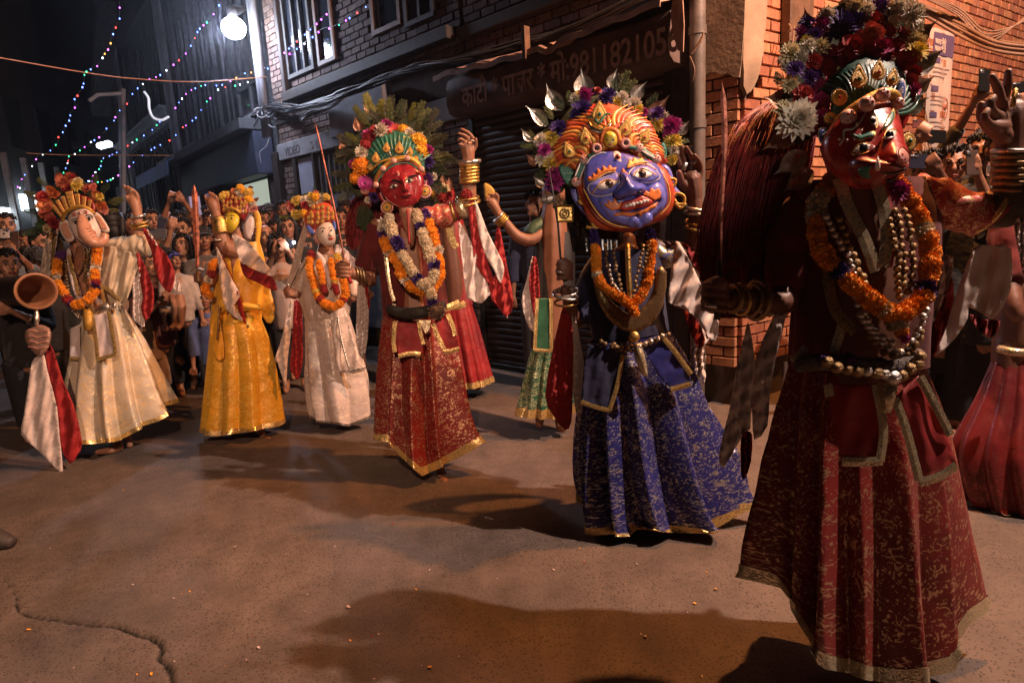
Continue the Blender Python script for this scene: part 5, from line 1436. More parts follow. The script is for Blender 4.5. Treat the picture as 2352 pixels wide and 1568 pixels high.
D.body('body', [
    [(560, -120, 0, 60), (570, 60, 0, 120), (570, 300, 0, 150), (570, 540, 0, 140)], [(520, -230, 0, 55), (540, -80, 0, 60)],
    [(400, 60, 0, 60), (345, 200, -.02, 52), (330, 330, .02, 46), (250, 330, .07, 38), (170, 325, .11, 34)],
    *fist(108, 318, 54, .14, -4, -1),
    [(720, -10, 0, 60), (880, 20, -.02, 54), (1000, 50, .0, 50), (1062, 20, .03, 46), (1082, -60, .05, 42), (1080, -135, .05, 40)],
    [(480, 540, 0, 80), (440, 1000, .0, 62), (470, 1480, .0, 40)], [(660, 540, 0, 80), (720, 1000, 0, 62), (740, 1490, 0, 40), (760, 1530, .12, 34)]], m_skind, .0065, sm=2)
A2 = Dm
A2.body('raised_hand', [
    [(2010, 960, .05, 66), (2005, 860, .05, 78), (2000, 760, .05, 92), (2010, 700, .05, 92)],
    [(1975, 720, .06, 50), (1965, 620, .07, 31), (1988, 530, .09, 27), (1996, 440, .10, 21)],
    [(1960, 720, .06, 48), (1945, 610, .09, 31), (1930, 540, .10, 27), (1893, 470, .11, 21)],
    [(1950, 740, .07, 48), (1900, 690, .12, 29), (1880, 640, .14, 26), (1903, 598, .14, 21)],
    [(1960, 780, .08, 46), (1890, 770, .13, 28), (1846, 722, .15, 24), (1866, 680, .15, 20)],
    [(1965, 830, .08, 50), (1885, 790, .09, 35), (1832, 715, .10, 29), (1828, 640, .11, 22)],
    [(2050, 760, .04, 50), (2062, 680, .05, 38), (2040, 600, .07, 30)]], m_skind, .0055, sm=2)
for x, y, a in ((2030, 600, 10),):
    mb = MB(); mb.box(frame(A2.p(x, y, .105), RXv * math.cos(rad(a)) - UYv * math.sin(rad(a)), VZv, UYv * math.cos(rad(a)) + RXv * math.sin(rad(a))), A2.m(22), .012, A2.m(110), .002); obj('ring', mb, m_gold, RB)
for i, (y, r_) in enumerate(((925, 96), (960, 86), (1000, 88), (1040, 88), (1080, 89), (1120, 90), (1165, 96))):
    bangle(A2, RB, 2020, y, r_, 14 if i in (0, 6) else 22, m_silver if i == 0 else m_bronze, 0, .05, .3)
bangle(D, RB, 165, 322, 40, 8, m_bronze, 90, .12, -.3); bangle(D, RB, 185, 325, 48, 5, m_gold, 82, .11, -.3); bangle(D, RB, 240, 328, 58, 9, m_bronze, 90, .08, -.3); bangle(D, RB, 222, 328, 50, 6, m_bronze, 95, .08, -.3)
mb = MB(); mb.box(frame(D.p(92, 346, .18), RXv, VZv, UYv) @ Matrix.Rotation(.15, 4, 'Y'), D.m(34), .012, D.m(12), .002); obj('ring', mb, m_silver, RB)
hemD = lambda x: np.interp(x, [185, 240, 320, 380, 450, 600, 730, 875, 930, 990], [1228, 1240, 1262, 1400, 1520, 1545, 1560, 1545, 1420, 1368])
D.skirt('skirt', [(360, 540, 785, 530), (305, 740, 850, 720), (265, 930, 895, 930), (240, 1100, 925, 1130), (225, 1230, 955, 1340)], br_red, npl=12, amp=.46, dr=.55, hem=hemD, seed=12, trim=m_strim, trimh=.05, cups=1.0, nu=240, w=-.02)
D.skirt('jacket', [(400, -60, 780, -70), (370, 120, 830, 90), (355, 350, 800, 330), (345, 545, 790, 530)], m_rvel, npl=9, amp=.07, dr=.5, nv=16, cups=2)
D.skirt('sleeve', [], br_reds) if 0 else puff(D, RB, [(740, -30, -.02, 60), (820, 5, .0, 66), (900, 35, 0, 68), (968, 55, 0, 62)], br_reds)
puff(D, RB, [(400, 20, 0, 68), (350, 150, -.01, 70), (325, 290, .0, 62)], m_rvel)
for x in (975, 992): D.tube('cuff', [(x, 35 - (x - 975) * .1, .0, 80), (x + 10, 40, .0, 84)], m_trim if x < 980 else m_rsat, n=16, seg=1)
D.tube('forearm_wrap', [(1000, 20, .02, 56), (1045, 30, .03, 62), (1080, 0, .05, 60), (1082, -60, .05, 58)], mat('olive_velvet', (.05, .04, .02), .8, bump=.3, bs=20), n=14)
apron(D, RB, [(470, 600), (625, 598), (640, 660), (658, 720), (648, 852), (518, 856), (500, 780), (482, 690)], m_rsat, m_strim, [[(626, 600), (642, 680), (652, 760), (640, 850)], [(516, 850), (580, 852), (650, 848)], [(470, 600), (478, 640)]], 24, w=.24, amp=.01)
apron(D, RB, [(690, 640), (730, 600), (765, 572), (800, 640), (840, 710), (890, 860), (840, 905), (768, 916), (745, 820), (715, 730)], m_rsat, m_strim, [[(688, 645), (720, 730), (745, 820), (768, 912)], [(768, 918), (830, 900), (890, 862)], [(770, 575), (810, 650), (842, 710), (868, 765)]], 24, w=.24, amp=.01, ang=-15)
# neck straps and chest
for pts in ([(505, -70), (540, 30), (590, 130), (628, 235)], [(625, -70), (655, 40), (662, 140), (650, 220)]):
    border(D, RB, pts, 34, m_strim, .235, 'collar_braid')
    border(D, RB, [(a - 16 if pts[0][0] < 600 else a + 20, b) for a, b in pts], 16, m_rsat, .23, 'collar_edge')
D.patch('chest', [(520, -70), (560, 40), (610, 160), (640, 210), (652, 120), (640, 0), (622, -70)], m_skind, w=.20, thick=.02, bevel=30)
border(D, RB, [(470, 180), (475, 280), (500, 370), (560, 430)], 30, brocade('sequin', (.10, .06, .03), (.42, .28, .12), scale=70, pmet=.9), .225, 'sequin_band')
border(D, RB, [(520, 400), (505, 450), (490, 500)], 26, m_strim, .215, 'coat_edge')
border(D, RB, [(350, 520), (372, 510), (400, 480)], 20, m_strim, .18, 'coat_edge')
for pts, me in (([(462, 50), (500, 130), (548, 215), (560, 300), (600, 400), (680, 470)], BELLS), ([(500, 60), (530, 130), (560, 200), (590, 280), (640, 370), (700, 440)], BELLB), ([(690, 30), (705, 120), (718, 200), (716, 290)], BELLB), ([(720, 30), (738, 120), (745, 200), (735, 300)], BELLB), ([(665, 60), (690, 150), (700, 240), (700, 330)], BELLB), ([(570, 370), (620, 440), (700, 500), (760, 440), (790, 360)], BELLS), ([(600, 440), (660, 500), (730, 500), (775, 430)], BELLB)):
    strand(D, RB, pts, 11, me, w=.235, gap=.95)
for x, y, r_ in ((470, 528, 17), (500, 546, 18), (534, 552, 17), (566, 557, 19), (597, 557, 17), (626, 562, 21), (653, 566, 17), (681, 578, 22), (712, 572, 17), (738, 550, 18), (762, 534, 18), (770, 510, 16)):
    D.at('bell', BELLS if x % 2 else BELLB, x, y, .265, r_, RB, frnd.uniform(-.6, .6))
D.tube('fur_belt', [(375, 540, .17, 22), (430, 528, .22, 26), (500, 530, .24, 24), (580, 535, .25, 22), (690, 545, .25, 22), (770, 505, .21, 20)], mat('fur', (.10, .085, .075), .95, var=.5, ns=60, bump=1, bs=120), n=12)
for x, y, r_ in ((540, 520, 22), (690, 545, 20), (460, 520, 18), (640, 530, 18)): D.at('fur_tuft', FL['wpom'] if 0 else FL['vpom'], x, y, .255, r_, RB)
D.tube('tassel', [(672, 600, .25, 20), (668, 640, .26, 18), (664, 690, .25, 10)], m_strim, n=8)
def kD(t): return 'magenta' if t < .05 or t > .96 else 'wpom' if .17 < t < .235 or .79 < t < .83 or .515 < t < .54 else 'violet' if .36 < t < .41 or .645 < t < .67 else 'marigold'
garland(D, RB, [(640, -130, .16), (540, -110, .14), (450, -10, .17), (432, 90, .20), (462, 190, .225), (520, 250, .24), (580, 300, .25), (640, 350, .26), (690, 372, .265), (740, 355, .26), (785, 310, .25), (800, 230, .235), (800, 160, .22), (785, 90, .20), (745, 20, .18), (700, -40, .17), (640, -110, .16)], kD, 27)
garland(D, RB, [(700, 395, .26), (712, 430, .265), (722, 455, .26)], lambda t: 'wpom' if t < .3 else 'marigold' if t < .8 else 'magenta', 20)
# cloths
m_dimw = m_wcloth
scarf(D, RB, [(212, 400), (228, 470), (235, 560), (222, 640), (220, 745), (200, 755), (132, 872), (118, 820), (150, 690), (172, 560), (200, 440)], m_dimw, w=.08, amp=.02)
scarf(D, RB, [(342, 280), (335, 380), (300, 530), (282, 640), (275, 735), (232, 780), (225, 690), (212, 600), (262, 450), (310, 350)], m_dimw, w=.06, amp=.02)
scarf(D, RB, [(190, 745), (212, 752), (226, 765), (222, 850), (200, 908), (188, 880)], m_rsat, w=.05)
scarf(D, RB, [(830, 190), (876, 186), (872, 250), (842, 330), (812, 400), (790, 355), (810, 280)], m_dimw, w=.0)
scarf(D, RB, [(872, 250), (880, 330), (858, 440), (820, 500), (792, 520), (782, 440), (815, 400), (845, 330)], m_rcloth, w=-.02)
scarf(D, RB, [(945, 160), (1000, 150), (1066, 160), (1062, 300), (1010, 385), (985, 380), (930, 350), (925, 385), (885, 450), (820, 508), (850, 430), (862, 390), (900, 270)], m_wcloth, w=.06, amp=.012)
scarf(D, RB, [(930, 372), (985, 390), (1032, 395), (1012, 440), (988, 448), (950, 415)], m_rcloth, w=.05)
scarf(D, RB, [(1090, 50), (1110, 60), (1120, 180), (1112, 280), (1095, 200), (1075, 90)], m_wcloth, w=.08, amp=.02)
# sword
sw = thing('sword', 'long thin red-stained sword held upright by the boar-masked dancer', 'sword', D.p(112, 320, .16))
q = [(120, 290, .15), (121, 180, .15), (124, 60, .15), (132, -80, .14), (136, -200, .13), (133, -300, .12), (128, -380, .12)]
mb = MB(); g = []
for i, (x, y, w_) in enumerate(spline(q, 6)):
    t = i / 36; hw = 7 * (1 if t < .6 else 1 - .0 * t) * (1.35 if .6 < t < .92 else 1) * (1 if t < .9 else max(.05, (1 - t) / .1))
    g.append([D.p(x - hw, y, w_), D.p(x, y, w_ + .003), D.p(x + hw, y, w_), D.p(x, y, w_ - .003)])
mb.loft(g, True, (True, True)); obj('blade', mb, mat('stained_steel', (.30, .10, .07), .35, metal=.7, var=.6, ns=12), sw, False)
D2 = Fig(2.15, 1568, 457.3, .7082, sw)
D2.tube('grip', [(112, 390, .14, 10), (114, 330, .15, 12), (119, 270, .15, 11), (120, 200, .15, 8)], m_blk, n=8)
# wig
hairmass(D, RB, [(330, -335, 420, -345), (262, -290, 450, -320), (205, -225, 470, -250), (150, -110, 450, -130), (118, 20, 420, 0), (98, 150, 390, 140), (110, 270, 370, 260), (165, 400, 350, 390)], m_wig, 620, w=-.12, seed=3, dr=.4)
# ---- boar mask
f = Dm
cx, cy = 1150, 850
base = addf(dome(1130, 880, 330, 330, .13, .16), hillf(1340, 960, 110, 130, .11), hillf(1200, 1010, 170, 120, .06), hillf(1270, 830, 90, 110, .02))
mask = f.patch('mask', [(850, 880), (900, 780), (985, 700), (1090, 650), (1180, 618), (1270, 622), (1320, 690), (1345, 780), (1360, 860), (1385, 930), (1390, 1000), (1370, 1050), (1330, 1080), (1270, 1110), (1190, 1145), (1110, 1160), (1010, 1140), (930, 1080), (870, 990)], m_rmask, w=base, thick=.03, bevel=50, back=.08, step=11)
def gp(name, poly, m_, off, thick=.008, bev=10, par=None, **k): return f.patch(name, poly, m_, par or mask, w=up(base, off), thick=thick, bevel=bev, back=.004, **k)
gp('snout_end', [(1318, 925), (1345, 905), (1378, 935), (1388, 970), (1375, 1000), (1348, 1005), (1322, 975)], m_pinkp, .03, .02, 14)
for x, y in ((1345, 945), (1360, 975), (1342, 978)): f.ell('nostril', x, y, base(x, y) + .05, 6, 7, 5, m_redp, mask)
f.line('snout_edge', [(1316, 925), (1345, 900), (1382, 935), (1392, 970), (1378, 1005), (1346, 1010), (1318, 975)], 4, up(base, .05), m_rmaskd, mask, closed=True)
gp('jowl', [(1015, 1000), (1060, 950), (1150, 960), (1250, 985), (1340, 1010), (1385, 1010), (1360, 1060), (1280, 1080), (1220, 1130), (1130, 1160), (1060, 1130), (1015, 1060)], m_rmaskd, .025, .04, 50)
gp('tusk', [(1175, 1040), (1185, 990), (1196, 955), (1210, 1000), (1208, 1045)], m_white, .062, .02, 12)
gp('cheek_leaf', [(1070, 1040), (1110, 1020), (1160, 1015), (1140, 1060), (1160, 1090), (1110, 1095), (1080, 1070)], m_greenp, .06, .01, 10)
f.line('mouth_line', [(1200, 1050), (1270, 1060), (1330, 1050), (1372, 1028)], 7, up(base, .062), m_black, mask)
f.line('mouth_line', [(1245, 1110), (1290, 1095), (1320, 1070)], 10, up(base, .05), m_black, mask)
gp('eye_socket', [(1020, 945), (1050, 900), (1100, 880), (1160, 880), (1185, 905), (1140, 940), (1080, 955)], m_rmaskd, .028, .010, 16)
gp('eye', [(1046, 932), (1072, 898), (1110, 882), (1150, 885), (1135, 920), (1095, 938)], m_white, .036, .012, 14)
gp('eye', [(1228, 850), (1250, 812), (1285, 795), (1312, 808), (1300, 840), (1262, 855)], m_white, .036, .012, 14)
for x, y, r_ in ((1108, 908, 23), (1268, 826, 21)): f.ell('pupil', x, y, base(x, y) + .05, r_, r_ * 1.1, 9, m_black, mask)
for pts in ([(1035, 945), (1060, 900), (1105, 878), (1155, 880)], [(1225, 855), (1248, 808), (1288, 790), (1318, 805)], [(1040, 948), (1090, 948), (1140, 928)]): f.line('eye_line', pts, 4, up(base, .05), m_goldp, mask)
br1 = [(1012, 812), (1060, 825), (1120, 815), (1150, 800), (1185, 808), (1180, 840), (1130, 850), (1090, 868), (1050, 850)]
br2 = [(1215, 802), (1235, 750), (1262, 700), (1292, 655), (1305, 680), (1298, 730), (1270, 775), (1235, 800)]
for b_ in (br1, br2):
    gp('eyebrow', b_, m_goldp, .026, .010, 8); c0 = (sum(a for a, b in b_) / len(b_), sum(b for a, b in b_) / len(b_))
    gp('eyebrow_leaf', [(c0[0] + (a - c0[0]) * .8, c0[1] + (b - c0[1]) * .74) for a, b in b_], m_greenp, .034, .010, 10)
gp('third_eye', [(1138, 740), (1142, 700), (1168, 675), (1195, 720), (1202, 765), (1190, 792), (1165, 778)], m_goldp, .024, .01, 8)
gp('third_eye_ball', [(1148, 738), (1152, 708), (1168, 690), (1188, 725), (1192, 762), (1180, 775), (1162, 765)], m_white, .033, .012, 10)
f.ell('pupil', 1168, 740, base(1168, 740) + .047, 13, 16, 8, m_black, mask)
f.line('pearl_string', [(960, 890), (985, 850), (990, 800), (1040, 790), (1085, 750), (1120, 690)], 6, up(base, .032), m_white, mask)
for i in range(12):
    x, y = 1000 + 95 * math.cos(i * .5), 800 + 60 * math.sin(i * .5)
    if 940 < x < 1100 and 730 < y < 860: f.ell('pearl', x, y, base(x, y) + .036, 7, 7, 6, m_white, mask)
# ears, ear discs
part('ear', [(838, 905), (870, 880), (930, 900), (975, 950), (985, 1010), (940, 1050), (900, 1080), (868, 1000)], m_rmask, .15, .03, 30)
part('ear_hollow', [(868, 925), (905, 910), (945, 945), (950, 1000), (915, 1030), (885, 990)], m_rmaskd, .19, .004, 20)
part('ear', [(1320, 640), (1365, 618), (1395, 670), (1380, 740), (1345, 800), (1318, 730)], m_rmask, .12, .03, 26)
f.at('ear_disc', DISC_G, 955, 1095, .20, 46, mask, 0, (0, -.5)); f.at('ear_disc', DISC_G, 1378, 868, .16, 50, mask, 0, (0, .3))
for sx in (955,): f.line('disc_rim', [(sx + 40 * math.cos(a), 1095 + 66 * math.sin(a)) for a in np.linspace(0, 5.9, 14)], 8, .20, m_goldp, mask, closed=True)
# gilded brow band with skull beads, blue ear fans
f.tube('brow_band', [(905, 850, .19, 34), (950, 770, .235, 34), (1010, 705, .27, 34), (1100, 640, .285, 34), (1200, 585, .285, 32), (1280, 580, .265, 30), (1330, 640, .22, 26)], m_goldp, mask, n=10)
for dx in (-26, 26): f.line('band_edge', [(905 + dx, 850), (950 + dx, 770), (1010 + dx * .5, 705 + dx * .6), (1100, 640 + dx), (1200, 585 + dx), (1280, 582 + dx)], 6, addf(dome(1130, 880, 330, 480, .13, .18)), m_or2, mask)
for x, y, r_, w_ in ((934, 850, 38, .235), (1015, 720, 44, .295), (1128, 637, 42, .315), (1226, 582, 38, .31), (1320, 635, 34, .26)): f.at('skull_bead', SKULL, x, y, w_, r_, mask, frnd.uniform(-.4, .4))
m_bluee = mat('blue_enamel', (.05, .10, .40), .35, var=.3, ns=20, bump=.1, coat=.3)
for poly in ([(832, 790), (870, 782), (905, 800), (912, 850), (880, 882), (845, 880), (830, 840)], [(1300, 560), (1320, 500), (1350, 480), (1370, 530), (1362, 600), (1340, 650), (1310, 620)]):
    part('ear_fan', poly, m_white, .17, .012, 8); c0 = (sum(a for a, b in poly) / len(poly), sum(b for a, b in poly) / len(poly))
    part('ear_fan', [(c0[0] + (a - c0[0]) * .82, c0[1] + (b - c0[1]) * .82) for a, b in poly], m_bluee, .185, .012, 8)
    for k_ in (-14, 0, 14): f.line('fan_rib', [(c0[0] - 15, c0[1] + k_ + 15), (c0[0], c0[1] + k_), (c0[0] + 16, c0[1] + k_ - 14)], 3, .20, m_white, mask)
# green combed crown
cw = addf(dome(1140, 640, 290, 330, .14, .06))
m_gdk = mat('green_crown', (.015, .07, .05), .35, var=.5, ns=14, bump=.2, coat=.3); m_gdk2 = mat('green_crown2', (.03, .14, .09), .35, var=.4, ns=14, bump=.1, coat=.3)
crown = f.patch('crown', [(905, 740), (910, 600), (935, 450), (980, 350), (1080, 300), (1200, 290), (1310, 330), (1370, 430), (1385, 560), (1340, 640), (1280, 560), (1150, 590), (1020, 680), (930, 800)], m_gdk, w=cw, thick=.02, bevel=30, back=.05)
for i in range(26):
    a = -1.05 + 2.0 * i / 25; pts = []
    for j in range(5):
        t = j / 4; rr_ = 150 + 320 * t; aa = a + .25 * math.sin(t * 3)
        x, y = 1140 + rr_ * math.sin(aa) * .82, 800 - rr_ * math.cos(aa)
        pts.append((x, y, cw(x, y) + .016, 15 * (1 - .6 * t)))
    f.tube('hair_ridge', pts, m_gdk2 if i % 2 else m_gdk, crown, n=6, seg=3)
for x, y, r_, me, a in ((1075, 490, 46, MED_G, 0), (1195, 448, 40, MED_R, -5), (1282, 490, 36, MED_G, -12), (955, 600, 44, DISC_R, 20), (903, 728, 36, DISC_G, 20)): f.at('medallion', me, x, y, cw(x, y) + .05, r_, crown, rad(a))
# headdress of flowers and leaves
hd = f.patch('headdress', [(700, 880), (640, 780), (600, 640), (640, 450), (700, 250), (800, 120), (950, 30), (1150, 0), (1350, 30), (1440, 120), (1440, 330), (1430, 560), (1380, 600), (1360, 400), (1250, 330), (1060, 330), (950, 440), (910, 600), (880, 760), (800, 840)], mat('leaf_base', (.03, .04, .012), .8), w=.03, back=.03)
for a in ((770, 250, 742, 45, 150), (720, 440, 618, 262, 150), (700, 640, 488, 598, 150), (700, 830, 486, 925, 120), (760, 935, 552, 1075, 130), (800, 1045, 610, 1182, 130), (1330, 250, 1560, 120, 150), (1380, 440, 1608, 300, 150), (1380, 560, 1545, 462, 110), (1370, 680, 1512, 600, 130), (1000, 60, 1020, -30, 120)):
    leaf(f, hd, *a[:4], a[4], m_bleaf if a[0] in (770, 700, 720, 1330) else m_sleaf, w=.02, curl=.03, name='silver_leaf')
sprigs(f, hd, [(3, 690, 480, -40, 160), (0, 680, 540, -60, 130), (1, 720, 420, -20, 160), (3, 800, 330, -20, 150), (0, 1130, 120, 0, 150), (1, 1330, 200, 20, 170), (1, 1360, 250, 40, 150), (0, 1080, 60, 10, 120), (3, 1300, 120, 10, 130), (1, 640, 500, -70, 120)], .07)
flowers(f, hd, [('white', 700, 735, 105, .12), ('white', 740, 720, 70, .14), ('cream', 625, 680, 60), ('rose', 838, 630, 62), ('rose', 860, 720, 55), ('rose', 905, 340, 66), ('redrose', 880, 420, 58), ('rose', 905, 520, 62), ('redrose', 740, 580, 60), ('rose', 800, 520, 56), ('redrose', 850, 800, 50), ('redrose', 790, 800, 44), ('redrose', 700, 610, 50),
 ('violet', 800, 460, 55), ('purple', 780, 480, 48), ('cream', 830, 300, 62), ('white', 770, 290, 50), ('magenta', 840, 170, 64), ('purple', 800, 220, 46), ('violet', 975, 170, 88), ('violet', 1040, 130, 72), ('violet', 910, 200, 55), ('white', 1115, 75, 58), ('cream', 1050, 50, 50), ('purple', 1205, 65, 64), ('violet', 1250, 90, 50), ('white', 1300, 65, 66), ('white', 1400, 95, 74), ('white', 1370, 50, 60), ('white', 1270, 150, 48),
 ('redrose', 1170, 130, 62), ('pinkrose', 1150, 215, 68), ('redrose', 1255, 200, 52), ('redrose', 1030, 290, 74), ('rose', 1210, 300, 66), ('redrose', 1300, 290, 60), ('rose', 1090, 240, 50), ('redrose', 1130, 310, 56), ('redrose', 970, 380, 44), ('crimson', 1240, 340, 54), ('yellow', 1435, 320, 58), ('cream', 1425, 262, 55), ('redrose', 1385, 360, 58), ('crimson', 1405, 450, 50), ('redrose', 1390, 500, 46), ('rose', 1418, 545, 44), ('redrose', 1385, 590, 38), ('redrose', 1340, 420, 40), ('white', 1420, 160, 50), ('cream', 660, 330, 58), ('white', 720, 360, 52), ('purple', 690, 430, 50), ('cream', 660, 520, 46), ('yellow', 760, 260, 42), ('magenta', 720, 200, 40), ('violet', 760, 150, 44), ('white', 880, 90, 44), ('redrose', 800, 380, 50), ('rose', 860, 240, 46), ('crimson', 1340, 210, 44), ('rose', 1330, 350, 40)], .10, .04)
f.at('flower', FL['magenta'], 1310, 1170, .2, 78, RB); f.at('flower', FL['marigold'], 1225, 1160, .18, 40, RB)

m_crim = mat('crimson_mask', (.27, .016, .022), .25, var=.3, ns=18, bump=.08, bs=60, coat=.4)
# ================================================================== THE RED-MASKED DANCER (centre left)
RC = thing('person', 'dancer in a scarlet faceted mask with conifer and marigold headdress and red brocade skirt', 'person', G(960, 1060), 'masked dancers performing in the street')
E = Fig(4.15, 718.7, 196, .5833, RC)
E.body('body', [
    [(350, 480, 0, 40), (380, 620, 0, 78), (400, 780, 0, 75), (405, 920, 0, 80)], [(335, 430, 0, 34), (350, 520, 0, 34)],
    [(250, 560, 0, 36), (215, 680, .0, 32), (220, 770, .05, 30), (185, 750, .12, 24), (160, 742, .15, 22)],
    *fist(122, 728, 34, .18, 0, -1),
    [(470, 530, 0, 36), (560, 500, 0, 34), (605, 478, .02, 32), (616, 400, .04, 28), (614, 310, .05, 22)],
    [(614, 310, .05, 20), (612, 270, .05, 26), (606, 240, .05, 28)],
    [(622, 245, .05, 10), (634, 218, .06, 7.5), (614, 188, .08, 6.5), (584, 172, .09, 5)], [(610, 240, .06, 10), (612, 212, .08, 7.5), (594, 196, .1, 6.5), (574, 190, .11, 5)],
    [(600, 246, .06, 10), (598, 224, .09, 7), (584, 212, .11, 6), (572, 216, .11, 5)], [(594, 255, .06, 9), (588, 236, .09, 6.5), (578, 232, .11, 5.5)], [(628, 262, .05, 10), (642, 238, .06, 7.5), (642, 212, .08, 6)],
    [(370, 920, 0, 46), (350, 1200, 0, 34), (350, 1430, 0, 22)], [(450, 920, 0, 46), (480, 1200, 0, 34), (500, 1490, 0, 20), (505, 1545, .04, 18), (520, 1560, .14, 16)]], m_skin, .0052, sm=2)
for i in range(7): bangle(E, RC, 616, 300 + i * 13, 34 if i else 40, 7 if i else 9, m_silver if i == 0 else m_gold, -4, .05, .35)
bangle(E, RC, 612, 440, 40, 5, m_gold, 0, .03, .5); bangle(E, RC, 614, 462, 42, 6, m_gold, -10, .02, .5)
for i in range(3): bangle(E, RC, 176 + i * 12, 744 + i * 4, 28, 5, m_bronze, 75, .13, -.3)
mb = MB(); mb.torus(E.p(624, 222, .085), E.m(13), E.m(3), UYv, 12, 6); obj('ring', mb, m_silver, RC)
E.at('tie', FL['rpom'], 606, 432, .08, 24, RC)
hemE = lambda x: np.interp(x, [222, 300, 350, 430, 540, 630, 665], [1398, 1408, 1465, 1530, 1490, 1448, 1415])
E.skirt('skirt', [(272, 905, 535, 872), (245, 1080, 580, 1050), (228, 1240, 618, 1220), (220, 1370, 660, 1360)], br_red, npl=12, amp=.46, dr=.6, hem=hemE, seed=15, trim=m_trim, trimh=.055, cups=1.0, nu=220)
E.skirt('jacket', [(290, 500, 470, 480), (245, 600, 500, 560), (262, 760, 512, 740), (270, 915, 532, 885)], m_rvel, npl=9, amp=.07, dr=.55, nv=16, cups=2)
E.patch('chest', [(338, 480), (352, 540), (372, 600), (390, 640), (402, 600), (398, 530), (388, 480)], m_skin, w=.185, thick=.02, bevel=30)
E.tube('neck_cord', [(372, 490, .21, 5), (376, 560, .215, 5), (380, 625, .22, 5)], m_rsat, n=6)
puff(E, RC, [(440, 520, 0, 42), (500, 518, 0, 46), (545, 505, 0, 42)], br_reds)
for x in (548, 560, 572): E.tube('cuff', [(x, 500 - (x - 548) * .5, .0, 42), (x + 7, 498 - (x - 548) * .5, .0, 43)], m_gold if x != 560 else m_rsat, n=14, seg=1)
E.tube('cuff_wrap', [(580, 490, .01, 40), (606, 478, .03, 40)], m_strim, n=14, seg=1)
puff(E, RC, [(262, 560, 0, 44), (222, 660, 0, 46), (216, 740, .03, 42)], m_rvel)
for pts in ([(286, 640), (292, 720), (305, 800), (320, 850)], [(320, 860), (318, 900)]): border(E, RC, pts, 12, m_strim, .17, 'coat_edge')
apron(E, RC, [(322, 930), (380, 935), (432, 940), (438, 1000), (432, 1055), (336, 1068), (326, 1000)], m_rsat, m_trim, [[(323, 930), (318, 1000), (322, 1050)], [(336, 1066), (385, 1055), (424, 1058)]], 14, w=.22)
apron(E, RC, [(415, 925), (466, 922), (460, 965), (442, 978)], m_strim, m_trim, [[(416, 930), (426, 985), (436, 1020)]], 12, w=.235)
apron(E, RC, [(470, 938), (500, 900), (540, 885), (562, 960), (575, 1035), (520, 1048), (495, 1000)], m_rsat, m_trim, [[(472, 938), (492, 985), (518, 1042)], [(516, 1048), (545, 1045), (576, 1035)], [(530, 900), (550, 945), (560, 985)]], 14, w=.215)
E.tube('fur_belt', [(300, 880, .14, 18), (350, 895, .2, 22), (400, 898, .22, 24), (450, 888, .22, 22), (520, 860, .17, 14)], mat('fur_dark', (.03, .025, .02), .95, var=.5, ns=60, bump=1, bs=120), n=12)
E.at('fur_ball', FL['vpom'] if 0 else pompom('fur', (.16, .10, .07), 8, 160), 487, 888, .24, 34, RC)
border(E, RC, [(520, 880), (550, 868), (578, 855)], 22, m_trim, .12, 'waist_braid')
def kE(t): return 'white' if t < .05 or .17 < t < .2 or .36 < t < .38 or .75 < t < .78 else 'purple' if .05 < t < .09 or .5 < t < .53 or t > .95 else 'marigold'
garland(E, RC, [(275, 540, .15), (278, 600, .17), (298, 655, .19), (335, 700, .205), (358, 765, .215), (410, 805, .225), (465, 800, .225), (497, 755, .215), (496, 690, .2), (482, 620, .185), (460, 555, .17), (440, 500, .14)], kE, 19)
def kE2(t):
    for a, b in ((.14, .22), (.40, .46), (.60, .66), (.86, .93)):
        if a < t < b: return 'violet'
    return 'wpom'
garland(E, RC, [(300, 520, .18), (310, 560, .2), (322, 600, .215), (345, 640, .225), (372, 700, .235), (405, 745, .24), (435, 785, .25), (470, 765, .25), (478, 715, .24), (458, 660, .23), (440, 600, .22), (418, 545, .2), (405, 492, .17)], kE2, 21)
garland(E, RC, [(462, 800, .25), (468, 838, .255), (476, 862, .25)], lambda t: 'wpom' if t < .6 else 'violet', 20)
scarf(E, RC, [(572, 545), (590, 560), (625, 620), (655, 690), (697, 808), (690, 830), (664, 858), (622, 845), (604, 828), (588, 700)], m_wcloth, w=.05)
scarf(E, RC, [(612, 448), (630, 440), (650, 560), (690, 700), (720, 790), (690, 778), (640, 700), (618, 560)], m_rcloth, w=.065)
scarf(E, RC, [(636, 450), (660, 500), (690, 580), (745, 690), (752, 735), (738, 780), (715, 730), (685, 680), (655, 590)], m_wcloth, w=.08, amp=.015)
scarf(E, RC, [(690, 770), (735, 770), (790, 850), (762, 912), (735, 880), (700, 830)], m_rcloth, w=.04)
scarf(E, RC, [(176, 785), (200, 775), (222, 860), (215, 1000), (196, 1080), (170, 1010), (172, 900)], mat('shaded_white_cloth', (.40, .33, .30), .8, bump=.3, bs=18), w=.08)  # white scarf; its shade is put into the cloth colour
scarf(E, RC, [(205, 770), (216, 800), (226, 868), (218, 875), (206, 820)], m_rcloth, w=.1)
sw = thing('sword', 'slender dark red sword raised by the scarlet-masked dancer', 'sword', E.p(130, 740, .2))
mb = MB(); g = []
for i, (x, y) in enumerate(spline([(126, 700), (108, 600), (82, 470), (52, 340), (28, 230), (4, 128)], 6)):
    t = i / 30; hw = 3.6 * (1 if t < .85 else max(.08, (1 - t) / .15))
    g.append([E.p(x - hw, y, .19), E.p(x, y, .193), E.p(x + hw, y, .19), E.p(x, y, .187)])
mb.loft(g, True, (True, True)); obj('blade', mb, mat('stained_steel', (.30, .10, .07), .35, metal=.7), sw, False)
